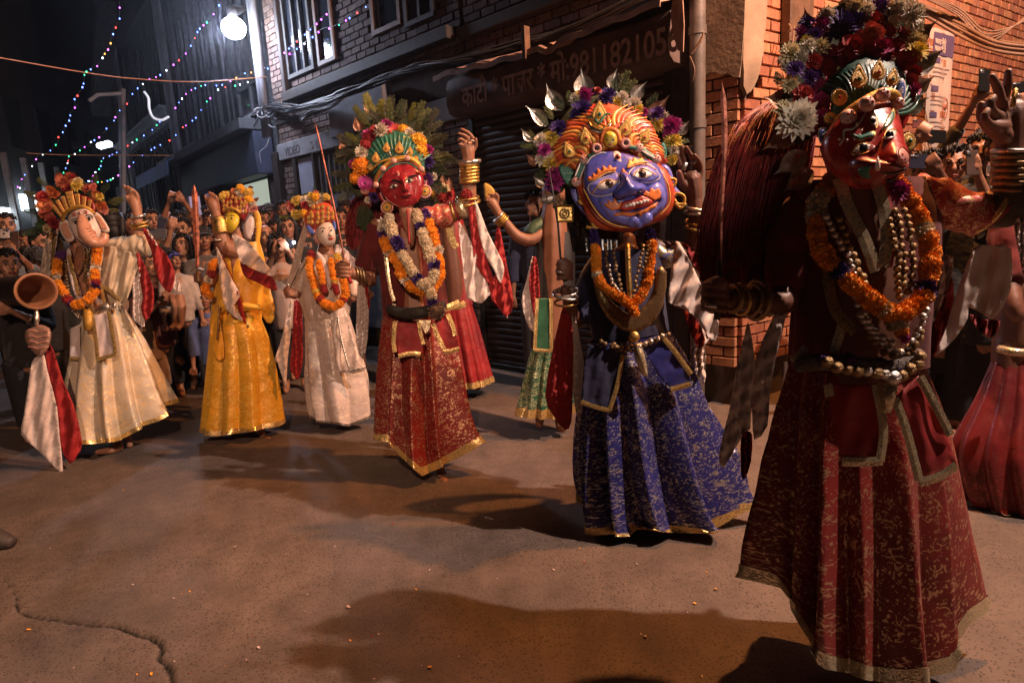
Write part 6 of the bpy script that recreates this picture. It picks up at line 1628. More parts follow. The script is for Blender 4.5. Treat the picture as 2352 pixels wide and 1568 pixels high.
E2 = Fig(4.15, 718.7, 196, .5833, sw); E2.tube('grip', [(150, 780, .18, 8), (130, 730, .19, 8), (124, 695, .19, 6)], m_rsat, n=8)
mb = MB(); mb.torus(E.p(124, 694, .19), E.m(14), E.m(4), UYv, 14, 6); obj('guard', mb, m_bronze, sw)
hairmass(E, RC, [(200, 405, 320, 395), (150, 450, 320, 440), (125, 530, 290, 530), (120, 600, 270, 600), (135, 650, 250, 650)], m_wig, 160, w=-.12, seed=5, dr=.35)
f = E
base = addf(dome(350, 400, 105, 115, .075, .13), hillf(362, 395, 18, 42, .03, -.2), hillf(360, 435, 40, 22, .01), hillf(325, 345, 30, 30, .01))
mask = f.patch('mask', [(262, 400), (268, 360), (292, 322), (330, 300), (378, 298), (415, 325), (436, 370), (434, 420), (412, 460), (375, 485), (335, 482), (298, 458), (272, 432)], m_crim, w=base, thick=.02, bevel=16, back=.05, step=4)
def ep(name, poly, m_, off, thick=.005, bev=5, **k): return f.patch(name, poly, m_, mask, w=up(base, off), thick=thick, bevel=bev, back=.002, **k)
# raised facets of the face with pale grooves
facets = [[(268, 395), (285, 372), (312, 368), (338, 384), (336, 402), (310, 414), (284, 410)], [(348, 368), (366, 352), (392, 346), (412, 362), (412, 380), (390, 394), (362, 396)], [(285, 420), (312, 422), (330, 440), (336, 472), (312, 464), (290, 446)], [(402, 392), (424, 384), (428, 410), (412, 446), (392, 462), (398, 430)], [(272, 362), (292, 330), (318, 318), (322, 345), (304, 360)], [(345, 320), (375, 315), (400, 330), (420, 352), (392, 338), (362, 345)], [(340, 455), (365, 448), (395, 450), (385, 472), (355, 480)], [(338, 420), (345, 412), (384, 408), (396, 424), (392, 440), (366, 444), (342, 442)]]
for fc in facets:
    ep('facet', fc, m_crim, .010, .012, 8, smooth=3)
    f.line('groove_paint', fc, 1.9, up(base, .013), mat('pale_pink_paint', (.60, .28, .22), .4, bump=0), mask, closed=True)
ep('nose', [(346, 372), (356, 365), (364, 380), (374, 402), (380, 414), (366, 420), (350, 418), (346, 408), (354, 396)], m_crim, .012, .028, 12, step=2)
for x, y in ((354, 416), (372, 412)): f.ell('nostril', x, y, base(x, y) + .035, 4, 3, 3, m_black, mask)
for (x, y, a) in ((318, 398, .12), (379, 376, .2)):
    ep('eye', [(x - 17, y + 5), (x - 6, y - 6), (x + 8, y - 8), (x + 18, y - 3), (x + 6, y + 6), (x - 8, y + 8)], m_white, .026, .005, 5)
    f.ell('pupil', x + 1, y, base(x, y) + .035, 7, 7, 4, m_black, mask)
    f.line('lash_line', [(x - 18, y + 4), (x - 7, y - 8), (x + 8, y - 10), (x + 20, y - 4)], 2.2, up(base, .034), m_black, mask)
ep('brow', [(300, 384), (318, 370), (342, 376), (352, 388), (340, 386), (318, 380)], m_black, .024, .004, 3); ep('brow', [(358, 380), (374, 360), (398, 352), (412, 356), (394, 362), (374, 370)], m_black, .024, .004, 3)
ep('lips', [(344, 438), (356, 430), (368, 428), (382, 422), (388, 428), (376, 440), (360, 444)], m_crim, .026, .010, 6); f.line('lip_line', [(346, 438), (362, 436), (386, 428)], 1.6, up(base, .038), m_black, mask)
ep('third_eye', [(322, 350), (324, 338), (334, 332), (344, 340), (346, 354), (336, 362)], m_white, .012, .008, 5); f.ell('pupil', 333, 346, base(333, 346) + .022, 6, 7, 4, m_redp, mask)
part('ear', [(244, 400), (256, 392), (272, 402), (276, 430), (292, 458), (276, 462), (258, 440)], m_crim, .11, .016, 8)
part('ear', [(424, 350), (438, 342), (452, 356), (456, 384), (446, 404), (430, 400)], m_crim, .10, .016, 8)
for x, y in ((292, 480), (442, 418)): f.at('earring', DISC_G, x, y, .17, 17, mask); f.line('earring_rim', [(x + 22 * math.cos(a), y + 23 * math.sin(a)) for a in np.linspace(0, 5.7, 12)], 3.5, .17, m_pinkp, mask, closed=True)
bp = [(246, 405, .14, 9), (252, 370, .16, 10), (270, 335, .18, 10), (300, 308, .19, 10), (340, 290, .195, 10), (380, 290, .19, 10), (414, 312, .175, 9), (436, 345, .15, 8)]
f.tube('brow_band', bp, m_goldp, mask, n=10)
f.line('band_edge', [(a, b + 10) for a, b, c_, d_ in bp], 2.4, up(base, .03), m_or2, mask); f.line('band_edge', [(a, b + 18) for a, b, c_, d_ in bp[1:-1]], 3.5, up(base, .022), m_greenp, mask)
for x, y in ((248, 392), (276, 328), (372, 288), (318, 298), (428, 330)): f.at('skull_bead', SKULL, x, y, .21, 11, mask)
cw = dome(330, 300, 125, 130, .08, .06)
crown = f.patch('crown', [(214, 320), (216, 280), (226, 225), (250, 195), (290, 178), (340, 178), (385, 198), (420, 245), (442, 305), (436, 340), (400, 300), (340, 285), (285, 300), (250, 345), (235, 350)], m_gdk2, w=cw, thick=.012, bevel=10, back=.04)
for i in range(18):
    a = -1.0 + 2.0 * i / 17; pts = []
    for j in range(4):
        t = j / 3; rr_ = 85 + 75 * t; x, y = 330 + rr_ * math.sin(a), 370 - rr_ * math.cos(a) * 1.15
        pts.append((x, y, cw(x, y) + .012, 6 * (1 - .4 * t)))
    f.tube('crown_tongue', pts, m_gdk2 if i % 2 else m_greenp, crown, n=6, seg=3)
for x, y, r_, me in ((340, 252, 17, MED_R), (290, 250, 14, MED_R), (248, 290, 15, MED_R), (382, 265, 13, MED_G), (226, 322, 11, DISC_G), (405, 290, 11, DISC_R)): f.at('medallion', me, x, y, cw(x, y) + .026, r_, crown)
f.line('crescent', [(298, 262), (312, 280), (338, 286), (362, 276), (374, 256)], 4, up(cw, .03), m_silver, crown); f.line('gold_scroll', [(225, 340), (262, 305), (300, 292), (340, 282), (390, 285), (425, 310)], 5, up(cw, .03), m_goldp, crown)
hd = f.patch('headdress', [(170, 440), (140, 380), (130, 300), (160, 220), (200, 160), (260, 120), (340, 110), (410, 130), (460, 180), (485, 250), (490, 330), (470, 400), (446, 380), (450, 300), (420, 220), (370, 180), (290, 170), (230, 200), (205, 270), (205, 340), (220, 420)], mat('leaf_base', (.03, .04, .012), .8), w=.0, back=.03)
sprigs(f, hd, [(2, 240, 150, -15, 120), (2, 250, 150, 10, 110), (2, 225, 160, -40, 100), (2, 265, 150, 5, 95), (2, 180, 220, -60, 80), (3, 340, 140, 15, 90), (2, 380, 150, 15, 85), (0, 410, 150, 35, 90), (3, 440, 190, 50, 90), (3, 465, 240, 65, 90), (0, 470, 290, 80, 85), (3, 470, 330, 100, 85), (1, 465, 380, 120, 80), (3, 455, 280, 75, 90), (3, 165, 270, -75, 95), (0, 160, 300, -85, 85), (3, 155, 340, -95, 85), (0, 160, 380, -110, 90), (3, 170, 410, -125, 85), (1, 200, 450, -165, 110), (1, 215, 460, -175, 120), (3, 170, 240, -60, 85), (0, 300, 130, 0, 80), (3, 150, 360, -80, 80), (1, 450, 410, 150, 90), (3, 430, 170, 40, 100), (0, 400, 140, 25, 90)] + [(frnd.choice([0, 1, 3, 3, 2 if abs(a_) < 40 else 3]), 330 + frnd.uniform(110, 145) * math.sin(rad(a_)) * 1.12, 300 - frnd.uniform(135, 170) * math.cos(rad(a_)), a_ + frnd.uniform(-40, 40), frnd.uniform(45, 100)) for a_ in [frnd.uniform(-130, 130) for _ in range(26)]], .03)
for a in ((235, 120, 222, 30, 40), (185, 180, 160, 120, 50), (345, 130, 352, 88, 40), (130, 240, 105, 218, 40)): leaf(f, hd, *a[:4], a[4], m_bleaf, w=.0)
flowers(f, hd, [('white', 270, 180, 30), ('white', 278, 195, 22), ('redg', 322, 182, 30), ('magenta', 290, 158, 24), ('rpom', 218, 205, 20), ('magenta', 215, 195, 20), ('rpom', 210, 235, 20), ('crimson', 245, 180, 22), ('white', 193, 266, 26), ('marigold', 193, 320, 30), ('magenta', 158, 310, 18), ('marigold', 168, 366, 19), ('magg', 205, 386, 26), ('gold', 356, 175, 18), ('white', 380, 192, 22), ('gold', 372, 225, 24), ('gold', 415, 222, 27), ('gold', 425, 262, 27), ('gold', 400, 245, 20), ('white', 422, 202, 18), ('magenta', 456, 255, 18), ('violet', 452, 302, 24), ('white', 476, 360, 14), ('purple', 452, 370, 24), ('violet', 240, 442, 22), ('white', 216, 452, 13), ('purple', 400, 200, 14), ('crimson', 235, 200, 22)], .075)
f.ell('shell', 205, 416, .07, 18, 14, 8, m_pinkp, hd)
# ---- the dancer behind in red
RD = thing('person', 'dancer in plain dark red partly hidden behind the scarlet-masked dancer', 'person', G(1080, 890), 'masked dancers performing in the street')
K = Fig(6.0, 718.7, 196, .5833, RD)
K.body('body', [[(520, 470, 0, 24), (518, 430, 0, 34), (516, 405, 0, 34)], [(520, 450, 0, 28), (530, 560, 0, 48), (555, 760, 0, 46), (560, 900, 0, 40)], [(580, 560, 0, 22), (610, 650, 0, 18), (600, 760, 0, 16)], [(560, 880, 0, 30), (630, 1150, 0, 18), (650, 1190, .05, 12)]], m_skind, .014)
K.skirt('skirt', [(505, 880, 625, 860), (515, 1000, 660, 970), (530, 1190, 712, 1165)], m_rsat, npl=14, amp=.16, dr=.8, seed=3, trim=m_trim, trimh=.06)
K.skirt('jacket', [(470, 500, 580, 490), (470, 640, 610, 620), (505, 780, 610, 760), (500, 880, 628, 860)], m_rsat, npl=9, amp=.1, dr=.6, nv=14)
border(K, RD, [(535, 560), (545, 600), (565, 640)], 22, m_trim, .25); border(K, RD, [(520, 872), (570, 870), (600, 858)], 20, m_trim, .25)
hk = K.patch('headdress', [(480, 470), (480, 410), (510, 380), (550, 400), (560, 450), (530, 480)], m_rmaskd, w=.05, thick=.05, bevel=20)
flowers(K, hk, [('cream', 516, 410, 22), ('rpom', 495, 420, 18), ('rpom', 505, 440, 18), ('gold', 470, 430, 14), ('crimson', 535, 430, 16), ('rpom', 490, 450, 14)], .12)
for a in ((515, 400, 512, 340, 26), (535, 405, 532, 358, 22), (540, 420, 548, 385, 16)): leaf(K, hk, *a[:4], a[4], m_bleaf, w=.1)
# ---- green dancer
RG = thing('person', 'dancer in green brocade with a gold bangle behind the blue-masked dancer', 'person', G(1240, 960), 'masked dancers performing in the street')
H = Fig(4.75, 1110.7, 588, .4583, RG); Hk = H.sub(947, 229, .25)
H.body('body', [[(350, -330, 0, 40), (350, -100, 0, 75), (350, 300, 0, 70), (350, 500, 0, 60)], [(350, -290, 0, 60), (350, -330, 0, 60)], [(320, 500, 0, 40), (280, 840, 0, 22)], [(380, 500, 0, 40), (380, 840, 0, 22), (400, 860, .08, 18)]], m_skin, .010)
Hk.body('raised_arm', [[(1240, 1180, 0, 60), (1090, 1290, .05, 62), (960, 1250, .08, 52), (860, 1130, .1, 42), (800, 1060, .1, 38)], [(800, 1060, .1, 36), (760, 990, .1, 44), (730, 950, .1, 48)], [(740, 950, .1, 26), (705, 910, .12, 19), (680, 925, .14, 15)], [(740, 930, .1, 26), (715, 890, .12, 19), (690, 900, .14, 15)], [(760, 930, .1, 24), (745, 880, .12, 18), (730, 870, .14, 14)], [(775, 940, .1, 24), (785, 890, .12, 18), (765, 862, .13, 14)]], m_skin, .007)
for i in range(4): bangle(Hk, RG, 790 + i * 16, 1078 + i * 14, 56, 11, m_gold if i else m_silver, -48, .1, .3)
lf = Hk.patch('bread', [(658, 770), (700, 775), (740, 810), (760, 850), (730, 900), (700, 880), (680, 920), (664, 935), (656, 850)], mat('yellow_piece', (.50, .30, .05), .6, bump=.3), None, w=.12, thick=.02, bevel=20, label='folded yellow piece held up in front of the dark shutter', cat='offering') if 0 else None
mb = Hk.patch('x', [(658, 770), (700, 775), (740, 810), (760, 850), (730, 900), (700, 880), (680, 920), (664, 935), (656, 850)], None, w=.12, thick=.02, bevel=20, mk=False)
obj('offering', mb, mat('yellow_piece', (.50, .30, .05), .6, bump=.3), None, label='folded yellow piece held up in front of the dark shutter', cat='offering')
br_green = brocade('green_brocade', (.012, .09, .045), (.35, .40, .24), scale=24, thr=.56, pmet=.4)
H.skirt('skirt', [(240, 460, 440, 460), (205, 600, 450, 590), (165, 790, 450, 780)], br_green, npl=11, amp=.26, dr=.7, seed=4, trim=m_trim, trimh=.07)
H.skirt('jacket', [(260, -120, 450, -120), (240, 60, 460, 60), (240, 460, 450, 460)], m_blk, npl=8, amp=.08, dr=.6, nv=14)
apron(H, RG, [(268, 210), (345, 212), (346, 480), (254, 476)], mat('green_satin', (.015, .11, .05), .5, bump=.4, bs=14), m_trim, [[(270, 212), (256, 470)], [(338, 212), (340, 478)], [(254, 470), (342, 476)]], 14, w=.24)
Hk.tube('sleeve', [(1200, 1140, 0, 70), (1120, 1190, .02, 72), (1080, 1250, .03, 66)], mat('green_gold', (.05, .09, .05), .5, metal=.3, bump=.4), n=12)
Hk.skirt('hair', [(1200, 960, 1420, 960), (1180, 1200, 1440, 1200), (1160, 1500, 1450, 1500)], m_black, npl=24, amp=.08, dr=.5, nv=10, w=-.05)
scarf(H, RG, [(245, 0), (262, 40), (262, 100), (282, 330), (268, 350), (245, 380), (215, 330), (190, 225), (215, 120)], m_wcloth, w=.1)
scarf(H, RG, [(250, 0), (275, 60), (285, 300), (272, 352), (250, 290), (235, 200), (228, 120)], m_rcloth, w=.13)
K2 = Fig(4.75, 718.7, 196, .5833, RG)
scarf(K2, RG, [(722, 565), (735, 560), (748, 620), (770, 740), (790, 850), (765, 918), (735, 880), (700, 840), (718, 740), (716, 640)], m_rcloth, w=.12)
scarf(K2, RG, [(755, 860), (768, 890), (766, 918), (758, 905)], m_wcloth, w=.14)
# ================================================================== THE ELEPHANT-MASKED DANCER (left)
m_cream = brocade('cream_brocade', (.60, .52, .40), (.64, .50, .30), scale=13, thr=.575, rough=.42, prough=.34, pmet=.1, wrinkle=.5)
m_creamj = mat('cream_satin', (.56, .47, .34), .4, var=.15, ns=6, bump=.5, bs=12, sheen=.2)
m_pale = mat('pale_satin', (.60, .52, .52), .4, var=.12, ns=6, bump=.5, bs=12, sheen=.2)
RE = thing('person', 'dancer in a pale elephant mask with fan crown and cream satin robe', 'person', G(270, 1010), 'masked dancers performing in the street')
f = Fig(5.0, 0, 392, .4583, RE)
f.body('body', [
    [(400, 300, 0, 36), (420, 400, 0, 60), (460, 550, 0, 72), (500, 700, 0, 68)], [(400, 330, 0, 50), (400, 290, 0, 50)],
    [(560, 380, 0, 36), (650, 400, .03, 32), (690, 360, .06, 28), (692, 290, .08, 24), (692, 225, .08, 21)],
    [(692, 225, .08, 19), (682, 180, .08, 26), (672, 145, .08, 27)], [(665, 150, .08, 14), (645, 110, .09, 10), (622, 75, .1, 7)], [(672, 140, .08, 14), (656, 104, .1, 10), (640, 80, .11, 7)], [(684, 145, .08, 13), (672, 108, .1, 10), (655, 88, .11, 7)], [(690, 160, .08, 12), (690, 125, .1, 9), (678, 105, .11, 7)], [(665, 170, .08, 12), (645, 150, .1, 9), (632, 128, .12, 7)],
    [(340, 440, 0, 34), (280, 560, .06, 28), (240, 650, .12, 24)],
    [(470, 740, 0, 36), (520, 1100, 0, 28), (580, 1340, .02, 20), (600, 1385, .06, 19), (540, 1402, .12, 17), (490, 1408, .18, 13)], [(560, 740, 0, 36), (620, 1100, -.05, 28), (640, 1330, -.05, 18), (650, 1372, -.02, 16)]], m_skinl, .0075, sm=2)
for x, y, m_, r_, R2 in ((693, 228, m_silver, 7, 30), (700, 262, m_gold, 6, 38), (704, 278, m_gold, 7, 36), (715, 285, m_silver, 5, 22)): bangle(f, RE, x, y, R2, r_, m_, -8, .08, .4)
mb = MB(); mb.box(frame(f.p(652, 102, .12), RXv, VZv, UYv) @ Matrix.Rotation(.7, 4, 'Y'), f.m(10), .01, f.m(24), .002); obj('ring', mb, m_silver, RE)
hemF = lambda x: np.interp(x, [340, 400, 470, 600, 700, 790, 850], [1330, 1368, 1362, 1352, 1308, 1298, 1275])
f.skirt('skirt', [(425, 725, 615, 690), (380, 900, 705, 860), (350, 1060, 775, 1030), (340, 1230, 840, 1190)], m_cream, npl=10, amp=.40, dr=.7, hem=hemF, seed=9, trim=m_trim, trimh=.035, cups=1.3, nu=200)
f.skirt('jacket', [(380, 380, 620, 345), (370, 480, 640, 450), (400, 600, 610, 590), (420, 740, 612, 700)], m_creamj, npl=9, amp=.10, dr=.55, nv=16, cups=2, seed=4)
puff(f, RE, [(570, 390, .0, 56), (640, 400, .03, 60), (690, 380, .06, 56), (735, 375, .08, 46)], m_creamj, .12)
scarf(f, RE, [(520, 380), (620, 400), (700, 430), (672, 540), (640, 640), (600, 680), (560, 600), (500, 560)], m_creamj, w=.13, amp=.025, name='sleeve_drape')
f.patch('chest', [(385, 380), (430, 385), (420, 470), (390, 530), (368, 470)], m_skin, w=.14, thick=.015, bevel=20)
scarf(f, RE, [(335, 400), (352, 395), (366, 470), (385, 545), (410, 620), (385, 640), (355, 560), (338, 470)], m_pale, w=.155, amp=.008, name='lapel')
for pts in ([(345, 420), (358, 490), (380, 560), (392, 620)], [(502, 560), (515, 620), (525, 660)], [(495, 570), (545, 600), (600, 650)]): border(f, RE, pts, 14, m_trim, .18)
scarf(f, RE, [(240, 300), (262, 310), (290, 315), (275, 430), (262, 540), (215, 560), (200, 500), (218, 400)], mat('sequin_white', (.5, .42, .36), .5, metal=.2, var=.3, ns=80, bump=.4), w=-.08, name='veil')
scarf(f, RE, [(262, 310), (300, 320), (330, 420), (290, 560), (262, 540), (275, 430)], mat('dark_brown_cloth', (.06, .035, .02), .8), w=-.12, name='veil')
border(f, RE, [(272, 320), (266, 380), (262, 440), (258, 500)], 10, m_gold, -.05)
f.patch('belt_plate', [(420, 698), (500, 680), (580, 658), (582, 688), (510, 706), (424, 724)], m_silver, w=.19, thick=.015, bevel=6, smooth=1)
mb = MB(); mb.box(frame(f.p(518, 684, .215), RXv, VZv, UYv) @ Matrix.Rotation(-.25, 4, 'Y'), f.m(52), .012, f.m(34), .004); obj('belt_buckle', mb, m_silver, RE)
apron(f, RE, [(462, 732), (545, 702), (560, 800), (582, 918), (492, 948), (474, 840)], m_pale, m_trim, [[(466, 735), (478, 840), (490, 945)], [(545, 704), (562, 810), (580, 916)], [(488, 946), (582, 920)]], 16, w=.22, amp=.012)
apron(f, RE, [(352, 790), (400, 770), (400, 940), (348, 940)], m_pale, m_trim, [[(348, 938), (400, 942)]], 14, w=.14, amp=.012)
f.tube('sash_end', [(440, 700, .2, 20), (446, 760, .22, 24), (440, 800, .22, 14)], m_goldp, n=8)
for pts, me in (([(332, 430, .15), (330, 520, .17), (350, 620, .19), (375, 700, .2), (420, 730, .21), (470, 690, .2)], BELLB), ([(448, 385, .15), (436, 470, .17), (430, 540, .19), (440, 620, .2)], BELLB), ([(420, 390, .15), (424, 470, .17), (420, 560, .18)], BELLB), ([(360, 700, .2), (400, 735, .21), (450, 715, .21)], BELLS), ([(372, 640, .19), (420, 700, .2), (475, 665, .2)], BELLB)):
    strand(f, RE, pts, 6.5, me, gap=.95)
def kF(t): return 'vpom' if t < .05 or t > .96 else 'white' if .17 < t < .21 or .33 < t < .37 or .52 < t < .55 or .80 < t < .84 else 'rpom' if .37 < t < .41 or .70 < t < .73 else 'violet' if .41 < t < .44 or .66 < t < .70 else 'marigold'
garland(f, RE, [(316, 415, .1), (296, 440, .13), (285, 500, .16), (290, 555, .18), (315, 605, .2), (345, 655, .215), (395, 672, .22), (445, 640, .215), (478, 590, .2), (476, 520, .19), (484, 440, .17), (490, 365, .12)], kF, 21)
f.at('flower', FL['white'], 460, 520, .2, 22, RE)
base = addf(dome(425, 275, 90, 110, .07, .17), hillf(440, 300, 30, 60, .025, -.4))
mask = f.patch('mask', [(340, 245), (352, 215), (385, 195), (425, 190), (462, 212), (485, 255), (505, 300), (508, 335), (480, 365), (435, 372), (398, 350), (362, 310)], m_white, w=base, thick=.015, bevel=14, back=.05, step=4)
m_peach = mat('peach_enamel', (.58, .30, .20), .3, var=.2, ns=30, bump=.05, coat=.3)
for y_ in (285, 300, 315, 330): f.line('trunk_wrinkle', [(404 + (y_ - 285) * .3, y_), (430 + (y_ - 285) * .4, y_ + 7), (458 + (y_ - 285) * .4, y_ - 2)], 1.5, .345, m_pinkp, mask)
f.tube('trunk', [(408, 232, .24, 16), (418, 268, .28, 27), (430, 308, .305, 33), (456, 346, .31, 31), (492, 362, .30, 25), (520, 348, .29, 20), (526, 318, .28, 17)], m_peach, mask, n=16)
for poly in ([(296, 262), (314, 244), (340, 250), (350, 285), (364, 315), (374, 345), (342, 362), (314, 330), (300, 298)], [(462, 220), (484, 208), (512, 232), (550, 294), (538, 312), (508, 302), (484, 262)]):
    part('ear', poly, m_white, .14, .02, 12); c0 = (sum(a for a, b in poly) / len(poly), sum(b for a, b in poly) / len(poly))
    part('ear_inside', [(c0[0] + (a - c0[0]) * .7, c0[1] + (b - c0[1]) * .7) for a, b in poly], m_peach, .162, .004, 8)
for x, y, a in ((379, 260, 0), (445, 243, 0)):
    f.patch('eye', [(x - 18, y + 2), (x - 6, y - 9), (x + 10, y - 9), (x + 19, y), (x + 6, y + 8), (x - 8, y + 8)], m_white, mask, w=up(base, .014), thick=.004, bevel=5)
    f.ell('pupil', x + 1, y, base(x, y) + .022, 8, 8, 4, m_black, mask)
    f.line('brow_line', [(x - 24, y - 10), (x - 6, y - 20), (x + 12, y - 19), (x + 24, y - 8)], 2.4, up(base, .017), m_black, mask)
    f.line('lash_line', [(x - 20, y + 2), (x - 6, y - 10), (x + 10, y - 10), (x + 20, y)], 2, up(base, .018), m_black, mask)
f.ell('third_eye', 399, 213, base(399, 213) + .016, 8, 11, 4, m_pinkp, mask); f.ell('pupil', 399, 213, base(399, 213) + .02, 4, 5, 4, m_black, mask)
for i in range(3):
    f.line('painted_stripe', [(360, 216 + i * 7), (372, 212 + i * 7), (382, 214 + i * 7)], 2, up(base, .017), m_redp, mask)
    f.line('painted_stripe', [(418, 204 + i * 7), (428, 200 + i * 7), (438, 206 + i * 7)], 2, up(base, .017), m_redp, mask)
f.line('painted_curl', [(388, 228), (396, 240), (408, 236), (414, 222)], 2, up(base, .017), m_redp, mask)
f.patch('mouth', [(388, 326), (400, 330), (412, 328), (408, 338), (398, 338)], m_redp, mask, w=up(base, .014), thick=.004, bevel=4); f.ell('mouth', 474, 310, .285, 5, 8, 4, m_redp, mask)
f.tube('brow_band', [(312, 250, .16, 9), (322, 222, .19, 9), (345, 200, .21, 9), (378, 184, .22, 9), (412, 180, .22, 9), (446, 192, .2, 9), (470, 214, .17, 9)], m_goldp, mask, n=8)
crown = f.patch('crown', [(310, 246), (270, 175), (300, 150), (340, 120), (380, 118), (430, 128), (468, 150), (478, 210), (440, 190), (390, 180), (340, 200)], m_rmaskd, w=.13, thick=.01, bevel=8, back=.03)
pan = [((314, 236), (262, 172), 22), ((324, 215), (284, 148), 22), ((340, 200), (312, 128), 24), ((366, 186), (344, 104), 40), ((394, 180), (386, 116), 26), ((420, 182), (422, 130), 24), ((445, 192), (452, 146), 20)]
for i, ((x0, y0), (x1, y1), w_) in enumerate(pan):
    dx, dy = x1 - x0, y1 - y0; L_ = math.hypot(dx, dy); nx, ny = -dy / L_ * w_ / 2, dx / L_ * w_ / 2
    pn = f.patch('crown_panel', [(x0 + nx * .8, y0 + ny * .8), (x1 + nx, y1 + ny), (x1 - nx, y1 - ny), (x0 - nx * .8, y0 - ny * .8)], mat('panel_gold', (.62, .36, .10), .45, metal=.2, var=.25, ns=40, bump=.3), crown, w=.165 + .008 * (i % 2), thick=.012, bevel=4, smooth=1, back=.01)
    for t in ((.3, .55, .8) if w_ < 30 else (.3, .55, .8)): f.at('jewel', DISC_R if t != .55 else DISC_G, x0 + dx * t, y0 + dy * t, .182, 6.5 if w_ < 30 else 9, crown)
f.patch('headdress', [(190, 260), (200, 160), (250, 90), (330, 40), (420, 55), (500, 110), (540, 190), (520, 225), (470, 160), (380, 100), (300, 130), (262, 180), (290, 270), (260, 310)], mat('leaf_base', (.03, .04, .012), .8), w=.02, back=.03)
hd = f.patch('headdress', [(200, 255), (210, 170), (260, 100), (330, 60), (300, 130), (262, 180), (280, 270)], mat('leaf_base', (.03, .04, .012), .8), w=.03, back=.03)
sprigs(f, hd, [(0, 210, 140, -70, 90), (0, 240, 90, -45, 80), (1, 210, 210, -90, 80), (0, 530, 170, 70, 90), (2, 530, 200, 90, 70), (1, 500, 120, 45, 80), (1, 210, 290, -120, 90), (1, 200, 300, -140, 70), (0, 300, 60, -10, 60), (1, 460, 90, 20, 80)], .02)
for a in ((300, 60, 290, 5, 40), (365, 55, 370, 2, 36), (210, 270, 175, 300, 60), (230, 290, 165, 265, 55)): leaf(f, hd, *a[:4], a[4], m_bleaf if a[3] < 100 else mat('green_leaf', (.03, .07, .02), .5), w=.02)
flowers(f, hd, [('redrose', 215, 132, 30), ('ogerb', 225, 168, 32), ('yellow', 205, 178, 22), ('pinkrose', 228, 212, 34), ('pinkrose', 250, 235, 26), ('crimson', 275, 262, 30), ('orangerose', 270, 112, 30), ('salmon', 322, 60, 34), ('salmon', 300, 35, 22), ('orangerose', 255, 100, 24), ('yellow', 388, 76, 28), ('cream', 390, 55, 20), ('pinkrose', 438, 90, 26), ('pinkrose', 468, 84, 20), ('ogerb', 488, 125, 26), ('yellow', 500, 130, 18), ('orangerose', 512, 185, 32), ('pink', 522, 198, 20), ('crimson', 350, 85, 22), ('redrose', 366, 30, 18), ('salmon', 345, 25, 18), ('cream', 240, 290, 22), ('salmon', 190, 140, 18), ('crimson', 330, 95, 18), ('salmon', 240, 185, 22)], .06)
scarf(f, RE, [(664, 425), (680, 408), (700, 450), (708, 540), (716, 640), (726, 782), (690, 765), (664, 735), (666, 640), (660, 520)], m_wcloth, w=.1)
scarf(f, RE, [(682, 410), (705, 430), (745, 520), (770, 600), (768, 690), (728, 755), (704, 680), (716, 640), (700, 540)], m_rcloth, w=.12)
scarf(f, RE, [(712, 288), (740, 300), (790, 370), (838, 425), (876, 505), (872, 560), (850, 612), (800, 560), (770, 470), (758, 400)], m_rcloth, w=.14)
scarf(f, RE, [(735, 290), (760, 320), (790, 372), (778, 372), (745, 320)], m_wcloth, w=.15); scarf(f, RE, [(868, 512), (880, 520), (918, 602), (895, 605), (872, 590), (850, 540)], m_wcloth, w=.13, amp=.01)
scarf(f, RE, [(190, 930), (222, 925), (238, 1000), (285, 1180), (298, 1320), (316, 1508), (280, 1490), (180, 1390), (106, 1322), (118, 1230), (140, 1080), (160, 960)], m_wcloth, w=.42, amp=.02, name='scarf')
scarf(f, RE, [(228, 935), (252, 870), (285, 950), (320, 1060), (372, 1180), (412, 1360), (390, 1420), (350, 1468), (300, 1370), (292, 1240), (262, 1090)], m_rcloth, w=.40, amp=.025)
leafm = mat('copper_leaf', (.42, .26, .20), .4, metal=.3, var=.25, ns=20, bump=.3)
lo = f.patch('leaf_pendant', [(172, 780), (200, 770), (250, 790), (256, 840), (240, 890), (215, 925), (195, 932), (150, 890), (124, 840), (130, 800)], leafm, RE, w=.44, thick=.03, bevel=30, rip=folds(.22, .004, 0, 60))
for y in (800, 828, 856, 884): f.line('leaf_vein', [(190, y + 10), (215, y + 2), (244, y)], 2.5, .475, m_pinkp, lo); f.line('leaf_vein', [(188, y + 8), (165, y), (138, y - 2)], 2.5, .475, m_pinkp, lo)
f.tube('leaf_cord', [(182, 700, .44, 9), (184, 740, .45, 12), (180, 775, .45, 8)], m_silver, n=8)
# wooden long horn reaching in from the left
hb = thing('long_horn', 'dark wooden long horn with flared bell reaching in from the left edge', 'horn', G(60, 1000))
Hn = Fig(4.55, 0, 392, .4583, hb)
ax = (RXv * .80 + VZv * .62 - UYv * .06).normalized(); c0 = Hn.p(182, 604, 0)
prof = [(-2.0, .075), (-1.2, .098), (-.6, .115), (-.2, .118), (-.03, .124), (0, .132), (.012, .126), (0, .116), (-.03, .105), (-.3, .095), (-.35, .0005)]
mb = MB(); a_ = ax.cross(Vector((0, 0, 1))).normalized(); b_ = ax.cross(a_)
mb.loft([[c0 + ax * t + (a_ * math.cos(q * math.pi / 16) + b_ * math.sin(q * math.pi / 16)) * r_ for q in range(32)] for t, r_ in prof[:6]], True, (True, False))
obj('tube', mb, mat('dark_horn', (.03, .017, .012), .5, var=.3, bump=.2), hb)
mb = MB(); mb.loft([[c0 + ax * t + (a_ * math.cos(q * math.pi / 16) + b_ * math.sin(q * math.pi / 16)) * r_ for q in range(32)] for t, r_ in prof[4:]], True, (False, True))
obj('bell', mb, mat('wood_bell', (.26, .12, .06), .45, var=.3, ns=6, bump=.15), hb)
